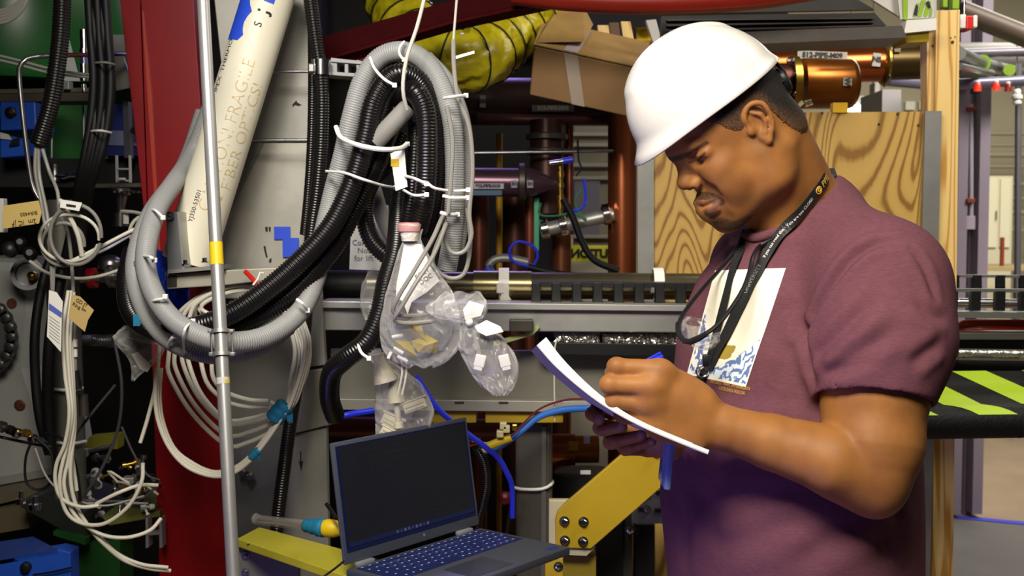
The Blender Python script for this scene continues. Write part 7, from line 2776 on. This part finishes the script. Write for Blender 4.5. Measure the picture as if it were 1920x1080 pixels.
mb = MB()
mb.lathe(P(166, 522, 2.8), Vector((1, 0, .1)), [(0, W(9, 2.8)), (0, W(19, 2.8)), (.018, W(19, 2.8)), (.018, W(9, 2.8))], 28)
mb.build('red_ring', mat('ring_red', '#a8141a', .4), None, True, label='bright red ring clamped on the steel fitting', cat='ring')
fitting('steel_fitting', 'dark rounded steel fitting above the red ring', 'fitting', [(206, 505), (208, 478)], 2.85, [(0, 22), (.5, 22), (.8, 18), (1, 8)])
pipe('steel_pipe', 'short steel pipe joining the grey pillar to the red ring', 'pipe', M['steel'], [(130, 526, 2.76), (192, 520, 2.8)], 2.8, 8, n=14)
# bent handrail
pipe('bent_rod', 'bent polished steel rod curving round at the top left', 'rod', M['steel'], [(262, 99, 2.82), (236, 101, 2.78), (110, 104, 2.5), (58, 108, 2.45), (40, 120, 2.44), (36, 142, 2.44), (43, 220, 2.44), (54, 310, 2.44), (62, 352, 2.44), (76, 378, 2.44)], 2.45, 4, n=12)
# black hose with cables coming out, black cable bundle
hz('black_hose', 'thick black corrugated hose hanging at the far left', BH, [(118, -40, 2.40), (114, 60, 2.40), (106, 130, 2.40), (94, 200, 2.40), (72, 272, 2.40)], 16.5, .0058, Y=2.4, group=None)
for i in range(5):
    x = -16 + 8 * i
    pipe('black_cable', 'smooth black cable in the thick bundle left of the red column, strand %s' % ['one', 'two', 'three', 'four', 'five'][i], 'cable', M['blackrub'],
         [(180 + x, -40, 2.5 + .02 * (i % 2)), (186 + x, 60, 2.5), (192 + x, 150, 2.5 + .02 * (i % 2)), (186 + x, 230, 2.5), (172 + x * .9, 300, 2.5), (158 + x * .7, 350, 2.52), (150 + x * .6, 400, 2.56), (130 + x, 520, 2.6)], 2.5, 8.5, n=12, group='black cable bundle')
for i, (y, x0, x1) in enumerate(((246, 172, 208), (118, 180, 214))):
    t = thing('cable_tie', ['white tie around the black cable bundle', 'thin grey tie high on the black cable bundle'][i], 'cable tie', P((x0 + x1) / 2, y, 2.46))
    pipe('band', None, None, M['tie'] if i == 0 else GC, [(x0, y, 2.49), ((x0 + x1) / 2, y - 1, 2.45), (x1, y + 3, 2.49)], 2.46, 2.2, t, n=8)
for i, (dy, lb) in enumerate(((0, 'upper of two pale cables crossing behind the bent rod'), (8, 'lower of two pale cables crossing behind the bent rod'))):
    pipe('pale_cable', lb, 'cable', GC, [(-30, 98 + dy, 2.6), (30, 112 + dy, 2.6), (90, 128 + dy, 2.6), (140, 137 + dy * .7, 2.6), (186, 141 + dy * .7, 2.58)], 2.6, 2.6, n=8)
for i in range(5):
    pipe('pale_cable', 'pale cable of the bunch curving up into the top left corner, strand %s' % ['one', 'two', 'three', 'four', 'five'][i], 'cable', GC, [(-30, 46 - 5 * i, 2.5), (15, 40 - 6 * i, 2.5), (42, 18 - 5 * i, 2.5), (58, -20, 2.5)], 2.5, 3.6, n=8, group='pale cables in the corner')
for i, (pts, lb) in enumerate((([(68, 268, 2.40), (66, 320, 2.40), (76, 372, 2.40), (84, 420, 2.38), (94, 470, 2.38), (98, 545, 2.38)], 'grey cable dropping left from the black hose end to the white tag'),
                              ([(72, 270, 2.40), (74, 330, 2.40), (88, 400, 2.38), (94, 455, 2.37), (100, 500, 2.38), (99, 545, 2.38)], 'grey cable dropping in the middle from the black hose end'),
                              ([(77, 270, 2.40), (92, 320, 2.40), (108, 360, 2.38), (112, 400, 2.38), (128, 440, 2.4), (136, 520, 2.42), (138, 600, 2.42)], 'grey cable swinging right from the black hose end'))):
    pipe('grey_cable', lb, 'cable', GC, pts, 2.4, 3.4, n=8)
# coiled cables with the white wrap label
for i, (cx_, cy_, rx, ry, lb) in enumerate(((142, 440, 48, 56, 'outer ring of the small grey cable coil'), (130, 446, 56, 44, 'white ring of the small cable coil'), (118, 458, 40, 40, 'inner ring of the small cable coil'))):
    pts = [(cx_ + rx * math.cos(a), cy_ + ry * math.sin(a), 2.34 + .01 * math.sin(a) + .01 * i) for a in np.linspace(.3, 2 * math.pi + .1, 28)]
    pipe('coiled_cable', lb, 'cable', [GC, WC, GC][i], pts, 2.34, [3.6, 3.2, 3.4][i], n=8, step=.008, group='small coil of cables')
pipe('coil_lead', 'pale cable leaving the small coil towards the grey hoses', 'cable', WC, [(130, 492, 2.36), (190, 462, 2.38), (240, 436, 2.4), (280, 418, 2.42)], 2.38, 3.6, n=8)
pipe('coil_lead', 'second pale cable beside it towards the grey hoses', 'cable', mat('pale_violet', '#a9a8c0', .4), [(150, 488, 2.37), (200, 466, 2.39), (246, 440, 2.41), (284, 424, 2.43)], 2.38, 3.2, n=8)
pipe('coil_lead', 'white cable falling through the small coil', 'cable', WC, [(112, 375, 2.36), (130, 405, 2.35), (146, 440, 2.35), (154, 480, 2.36)], 2.36, 4.4, n=8)
wl = thing('cable_label', 'white wrap-around label on the small cable coil', 'label', P(132, 395, 2.32))
pg('flag', None, None, M['paper'], [(112, 389), (148, 396), (154, 380), (115, 374)], 2.32, .0012, wl)
pg('mark', None, None, M['ink'], [(124, 387), (142, 389), (142, 385), (124, 382)], 2.319, .0004, wl)
yt = thing('yellow_tag', 'yellow paper tag with handwriting at the left edge', 'tag', P(40, 430, 2.30))
pg('card', None, None, mat('tag_paper', '#c3a862', .7), [(5, 429), (73, 419), (78, 398), (72, 376), (5, 386)], 2.30, .0012, yt)
mt = plane_map(P(44, 411, 2.298), (-1, 0, -.13), (.13, 0, -1), eps=0)
text_mesh('2m  IC JF', .013, lambda a, b: mt(a, b + .006), 'lettering', M['ink'], yt)
text_mesh('BIR4400', .010, lambda a, b: mt(a - .012, b - .010), 'lettering', M['ink'], yt)
bx('white_post', 'white plastic edge at the far left beside the yellow tag', 'post', M['label'], (-20, 372, 6, 436), 2.32, .02)
wt = thing('white_tag', 'white inspection tag with a blue band hanging from the grey cable', 'tag', P(102, 655, 2.33))
pg('card', None, None, M['paper'], [(88, 631), (114, 660), (116, 590), (118, 566), (106, 548), (92, 544)], 2.33, .001, wt)
pg('blue_band', None, None, mat('band_tag', '#5666ba', .6), [(91, 580), (115, 596), (116, 586), (92, 568)], 2.329, .0004, wt)
for k in range(7):
    pg('print_line', None, None, mat('print_grey', '#a09f98', .7), [(92, 593 + 6 * k), (112, 607 + 6.4 * k), (112, 605.5 + 6.4 * k), (92, 591.5 + 6 * k)], 2.329, .0003, wt)
tt = thing('tan_tag', 'tan paper tag with handwriting beside the white cables', 'tag', P(150, 622, 2.34))
pg('card', None, None, mat('tag_tan', '#c0a468', .7), [(128, 596), (159, 622), (165, 600), (176, 582), (150, 556), (134, 552)], 2.34, .001, tt)
text_mesh('GD JT\nRIng fm', .010, plane_map(P(151, 572, 2.3385), (.88, 0, -.48), (.48, 0, .88), eps=0), 'lettering', M['ink'], tt)
# grey pillar with bands
gpil = thing('grey_pillar', 'slim grey upright tube behind the white cables', 'pillar', P(130, 935, 2.75))
pipe('tube', None, None, mat('pillar_grey', '#6b6962', .45, .4, .15, 4), [(112, 375), (122, 640), (134, 960)], 2.75, 30, gpil, n=30)
for y, x in ((727, 122), (827, 128)):
    pipe('band', None, None, M['tie'], [(x - 32, y + 1, 2.73), (x - 10, y + 4, 2.70), (x + 12, y + 4, 2.70), (x + 33, y, 2.73)], 2.71, 2.8, gpil, n=8)
# white chamber at the left edge
wch = thing('white_chamber', 'white painted vacuum chamber with a bolted flange at the left edge', 'chamber', P(20, 915, 2.95))
pg('shell', None, None, mat('chamber_white', '#8f8f8a', .5, 0, .12, 3, .05, 30), [(-80, 930), (98, 900), (102, 860), (92, 800), (78, 740), (62, 690), (66, 640), (72, 585), (70, 545), (46, 520), (36, 486), (-80, 482)], 2.92, .30, wch, bevel=.03)
mb = MB()
mb.lathe(P(-50, 632, 2.90), (0, -1, 0), [(0, W(70, 2.9)), (0, W(84, 2.9)), (.03, W(84, 2.9)), (.03, W(60, 2.9))], 60)
mb.build('flange', mat('flange_steel', '#7e7972', .35, .7), wch, True)
for k in range(24):
    a = 2 * math.pi * k / 24
    p = P(-50 + 72 * math.cos(a), 632 + 72 * math.sin(a), 2.87)
    if p.x < P(-20, 632, 2.87).x:
        continue
    mb = MB()
    mb.bolt(p, (0, -1, 0), W(8.5, 2.9))
    mb.build('bolt', M['steel'], wch, True)
for x, y, r in ((22, 569, 9), (37, 760, 10), (68, 592, 3)):
    mb = MB()
    mb.lathe(P(x, y, 2.918), (0, -1, 0), [(0, W(r * 1.1, 2.9)), (.001, W(r, 2.9)), (.001, W(r * .5, 2.9))], 22)
    mb.build('copper_plug', mat('rust_copper', '#5a3323', .5, .4, .3, 60), wch, True)
vp = thing('viewport', 'dark steel viewport ring on the shoulder of the white chamber', 'viewport', P(55, 560, 2.86))
mb = MB()
mb.lathe(P(55, 515, 2.88), (.25, -1, .1), [(0, W(30, 2.9)), (.03, W(30, 2.9)), (.03, W(22, 2.9)), (.02, W(20, 2.9)), (.02, 0)], 36)
mb.build('ring', M['steel'], vp, True)
mb = MB()
mb.lathe(P(62, 518, 2.85), (.2, -1, .1), [(0, W(9, 2.9)), (.02, W(8, 2.9)), (.024, W(4, 2.9))], 20)
mb.build('stud', M['brass'], vp, True)
for i, (x, y, r) in enumerate(((20, 470, 14), (40, 458, 11), (58, 478, 12))):
    mb = MB()
    mb.lathe(P(x, y, 2.75), (.3, -1, .2), [(0, W(r, 2.75)), (.03, W(r, 2.75)), (.036, W(r * .5, 2.75))], 18)
    mb.build('round_cap', M['black'], None, True, label=['left black round cap above the white chamber', 'upper black round cap above the white chamber', 'right black round cap above the white chamber'][i], cat='cap')
pipe('black_cable', 'thick black cable running down beside the white chamber', 'cable', M['blackrub'], [(96, 480, 2.7), (78, 540, 2.68), (66, 620, 2.66), (66, 700, 2.66), (74, 780, 2.66), (92, 850, 2.68)], 2.68, 9, n=12)
pipe('black_cable', 'second black cable hanging behind the white inspection tag', 'cable', M['blackrub'], [(118, 500, 2.6), (102, 580, 2.58), (92, 660, 2.58), (90, 760, 2.6), (96, 850, 2.62)], 2.6, 11, n=12)
bel = thing('steel_bellows', 'ribbed steel bellows in the shadow behind the pillar', 'bellows', P(180, 648, 2.9))
mb = MB()
hose(mb, [P(130, 636, 2.8), P(165, 637.5, 2.87), P(206, 639, 2.9)], W(11, 2.9), .006, .28, 20)
mb.build('bellows', M['steel'], bel, True)
mb = MB()
mb.lathe(P(204, 639, 2.9), (1, 0, 0), [(0, W(13, 2.9)), (.012, W(13, 2.9))], 22)
mb.build('end_ring', M['steel'], bel, True)
# connectors on a bar
bnc = thing('connector_bar', 'row of shiny connectors on a bar in front of the white chamber', 'connector', P(45, 830, 2.5))
pipe('bar', None, None, M['darksteel'], [(-20, 815), (60, 832), (96, 838)], 2.52, 3, bnc, n=8)
for x, y, r, m in ((4, 800, 11, M['steel']), (20, 806, 9, M['black']), (32, 812, 10, M['chrome']), (50, 812, 8, M['brass']), (62, 822, 9, M['chrome']), (78, 826, 6, M['steel'])):
    a = P(x - 7, y - 2, 2.5)
    mb = MB()
    mb.lathe(a, Vector((1, -.3, -.25)), [(0, W(r * .7, 2.5)), (.004, W(r, 2.5)), (.014, W(r, 2.5)), (.016, W(r * .5, 2.5)), (.024, W(r * .45, 2.5))], 12)
    mb.build('plug', m, bnc, True)
for i, (lb, m, pp, r) in enumerate((('black cable loop below the connectors', M['blackrub'], [(60, 826, 2.48), (48, 860, 2.48), (50, 905, 2.48), (75, 918, 2.48), (98, 898, 2.48), (96, 850, 2.48), (70, 822, 2.48)], 2.6),
                                   ('dark cable arching from the connectors over the white cables', M['blackrub'], [(84, 812, 2.46), (115, 822, 2.44), (138, 860, 2.43), (148, 910, 2.43), (150, 940, 2.43)], 3),
                                   ('thin dark cable trailing along to the clutter', M['greyc'], [(66, 840, 2.48), (85, 890, 2.47), (112, 920, 2.46), (150, 940, 2.46), (200, 948, 2.46), (270, 930, 2.5)], 2),
                                   ('grey cable slanting up right behind the bag', mat('cable_dkgrey', '#3c3b40', .5), [(130, 830, 2.5), (170, 778, 2.5), (216, 722, 2.5)], 2.6),
                                   ('dark grey cable hanging in front of the machine', mat('cable_dkgrey', '#3c3b40', .5), [(215, 640, 2.6), (228, 720, 2.6), (222, 800, 2.6), (195, 870, 2.6), (155, 935, 2.6)], 3),
                                   ('dark cable curving from the bag to the red column', mat('cable_dkgrey', '#3c3b40', .5), [(228, 800, 2.55), (250, 850, 2.55), (276, 890, 2.55), (300, 900, 2.55)], 2.4),
                                   ('thin cable crossing low behind the white loops', mat('cable_dkgrey', '#3c3b40', .5), [(155, 938, 2.5), (215, 940, 2.5), (265, 935, 2.5), (300, 905, 2.5)], 2.6))):
    pipe('loose_cable', lb, 'cable', m, pp, 2.5, r, n=8, step=.008)
# white cable strands hanging at left
ws_ = [([(128, 545, 2.40), (118, 620, 2.38), (122, 700, 2.37), (130, 770, 2.36), (122, 830, 2.36), (106, 870, 2.36), (104, 905, 2.36), (116, 935, 2.36), (150, 950, 2.36), (185, 948, 2.37)], 'white cable looping tightest at the foot of the strands'),
       ([(133, 545, 2.41), (126, 630, 2.39), (130, 710, 2.38), (135, 775, 2.37), (124, 840, 2.37), (112, 900, 2.36), (122, 955, 2.36), (150, 980, 2.36), (195, 982, 2.36), (240, 950, 2.36), (265, 905, 2.36), (268, 868, 2.37)], 'white cable making the wide middle loop'),
       ([(138, 548, 2.42), (131, 640, 2.40), (135, 720, 2.39), (138, 790, 2.38), (128, 860, 2.38), (120, 910, 2.37), (140, 965, 2.37), (185, 1000, 2.37), (235, 1008, 2.38), (280, 995, 2.4), (302, 972, 2.42)], 'white cable running along to the H-shaped bracket'),
       ([(134, 640, 2.41), (138, 730, 2.40), (140, 800, 2.39), (132, 880, 2.38), (140, 940, 2.38), (165, 985, 2.38), (190, 1015, 2.38), (232, 1050, 2.4), (280, 1066, 2.42), (320, 1070, 2.44)], 'white cable sweeping lowest to the red column'),
       ([(186, 1006, 2.39), (220, 1038, 2.4), (265, 1058, 2.41), (315, 1064, 2.43)], 'second white cable beside the lowest sweep'),
       ([(130, 800, 2.42), (136, 860, 2.42), (144, 920, 2.42)], 'straight white cable ending at the clutter'),
       ([(180, 945, 2.4), (220, 925, 2.4), (262, 910, 2.42), (296, 910, 2.44)], 'white cable lying on the clutter board')]
for i, (pp, lb) in enumerate(ws_):
    pipe('white_strand', lb, 'cable', WC, pp, 2.38, 3.6, n=8, step=.008, group='white cables hanging at the left')
t = thing('black_plug', 'black cable plug with a grey collar beside the white strands', 'plug', P(145, 735, 2.42))
pipe('body', None, None, M['black'], [(140, 695), (146, 730)], 2.42, 8, t, n=14)
pipe('collar', None, None, M['darksteel'], [(156, 740), (158, 780)], 2.45, 9, t, n=14)
pipe('lead', None, None, GC, [(140, 600), (141, 695)], 2.42, 3.4, t, n=8)
for y in (636, 655):
    pipe('white_sleeve', None, None, M['whitep'], [(141, y), (141, y + 14)], 2.415, 4.4, t, n=10)
pipe('span_cable', 'thin pale cable sagging from the viewport to the steel flange', 'cable', WC, [(56, 490, 2.6), (90, 512, 2.58), (140, 522, 2.56), (185, 518, 2.6), (230, 504, 2.65)], 2.6, 3, n=8)
# clutter board
cbd = thing('clutter_board', 'dull green board crowded with small metal parts beside the red column', 'board', P(230, 975, 2.75))
pg('board', None, None, mat('board_olive', '#4f5222', .5, 0, .2, 8), [(205, 985), (300, 968), (300, 958), (190, 968)], 2.70, .3, cbd)
pg('yellow_base', None, None, mat('base_olive', '#6c6a1a', .5), [(160, 840), (220, 842), (222, 815), (166, 820)], 2.95, .05, cbd)
rnd = random.Random(11)
for k in range(26):
    x, y = rnd.uniform(170, 296), rnd.uniform(858, 962)
    m = rnd.choice([M['steel'], M['chrome'], M['darksteel'], M['brass'], M['label'], M['black']])
    a = P(x, y, rnd.uniform(2.68, 2.8))
    d = Vector((rnd.uniform(-1, 1), rnd.uniform(-.5, .3), rnd.uniform(-.6, .6)))
    r = rnd.uniform(.004, .010)
    mb = MB()
    mb.lathe(a, d, [(0, r), (r, r * 1.3), (r * 2, r * 1.3), (r * 2.2, r * .6), (r * 4.5, r * .6), (r * 4.6, r), (r * 5.6, r)], 10)
    mb.build('small_part', m, cbd, True)
for k in range(7):
    x, y = rnd.uniform(180, 270), rnd.uniform(900, 955)
    mb = MB()
    tube(mb, [P(x, y, 2.66), P(x + rnd.uniform(-20, 30), y - rnd.uniform(5, 25), 2.64), P(x + rnd.uniform(20, 50), y + rnd.uniform(-15, 10), 2.66)], .0028, 7)
    mb.build('small_wire', rnd.choice([GC, M['blackrub'], WC]), cbd, True)
bx('silver_module', None, None, M['alu'], (228, 896, 250, 908), 2.66, .03, cbd)
pipe('violet_bar', 'violet-glinting chrome bar above the clutter board', 'bar', M['chrome'], [(166, 846), (208, 836)], 2.8, 4, n=12)
hb_ = thing('h_bracket', 'H-shaped grey bracket under the clutter board', 'bracket', P(290, 1030, 2.66))
for x in (276, 302):
    pg('side', None, None, mat('hb_grey', '#8b8a8c', .4, .5), [(x - 3, 1028), (x + 3, 1026), (x + 1, 972), (x - 3, 972)], 2.66, .03, hb_)
pg('cross', None, None, mat('hb_grey', '#8b8a8c', .4, .5), [(276, 1004), (302, 1002), (302, 996), (276, 998)], 2.665, .02, hb_)
gtb = thing('green_stand', 'dark green stand with a slab top at the lower left', 'stand', P(130, 1080, 2.7))
pg('slab', None, None, mat('slab_dark', '#23261f', .5), [(38, 950), (150, 1012), (162, 1012), (160, 960), (75, 930), (38, 940)], 2.70, .25, gtb)
pg('green_edge', None, None, mat('green_edge', '#1b4a1e', .4), [(100, 1004), (160, 1022), (160, 1010), (100, 996)], 2.68, .03, gtb)
pg('green_leg', None, None, mat('green_leg', '#153d17', .4), [(132, 1250), (225, 1250), (225, 1010), (135, 1022)], 2.75, .1, gtb)
pg('tan_floor', None, None, mat('tan_block', '#5b5340', .6), [(-60, 960), (80, 925), (80, 912), (-60, 938)], 2.8, .2, gtb)
pg('tan_block', 'tan block under the white chamber', 'block', mat('tan_block2', '#544c38', .6), [(-60, 1010), (55, 990), (45, 945), (-60, 965)], 2.78, .2)
bb2 = thing('blue_box', 'large blue box with a black knob in the lower left corner', 'box', P(60, 1120, 2.45))
pg('front', None, None, M['blue'], [(-60, 1160), (134, 1160), (132, 1036), (108, 1030), (-60, 1060)], 2.45, .05, bb2, bevel=.002)
mb = MB()
q4 = [P(-60, 1060, 2.45), P(108, 1030, 2.45), P(62, 1006, 2.62), P(-60, 1024, 2.62)]
mb.slab(q4, (0, 0, -.01))
mb.build('top', mat('blue_dark', '#16357e', .5), bb2)
mb = MB()
mb.lathe(P(50, 1062, 2.449), (0, -1, 0), [(0, W(10, 2.45)), (.012, W(9, 2.45)), (.014, W(5, 2.45))], 24)
mb.build('knob', M['black'], bb2, True)
mb = MB()
tube(mb, [P(62, 1078, 2.44), P(100, 1072, 2.44), P(134, 1064, 2.44)], W(2, 2.45), 6)
mb.build('seam_cord', M['black'], bb2, True)
for i, (x, y, w) in enumerate(((40, 935, 9), (66, 945, 12))):
    mb = MB()
    mb.lathe(P(x, y + 10, 2.6), (0, 0, 1), [(0, W(w, 2.6)), (.012, W(w, 2.6)), (.014, W(w * .5, 2.6)), (.03, W(w * .4, 2.6))], 16)
    mb.build('chrome_post', M['chrome'], None, True, label=['left small chrome post on the dark slab', 'right small chrome post on the dark slab'][i], cat='post')
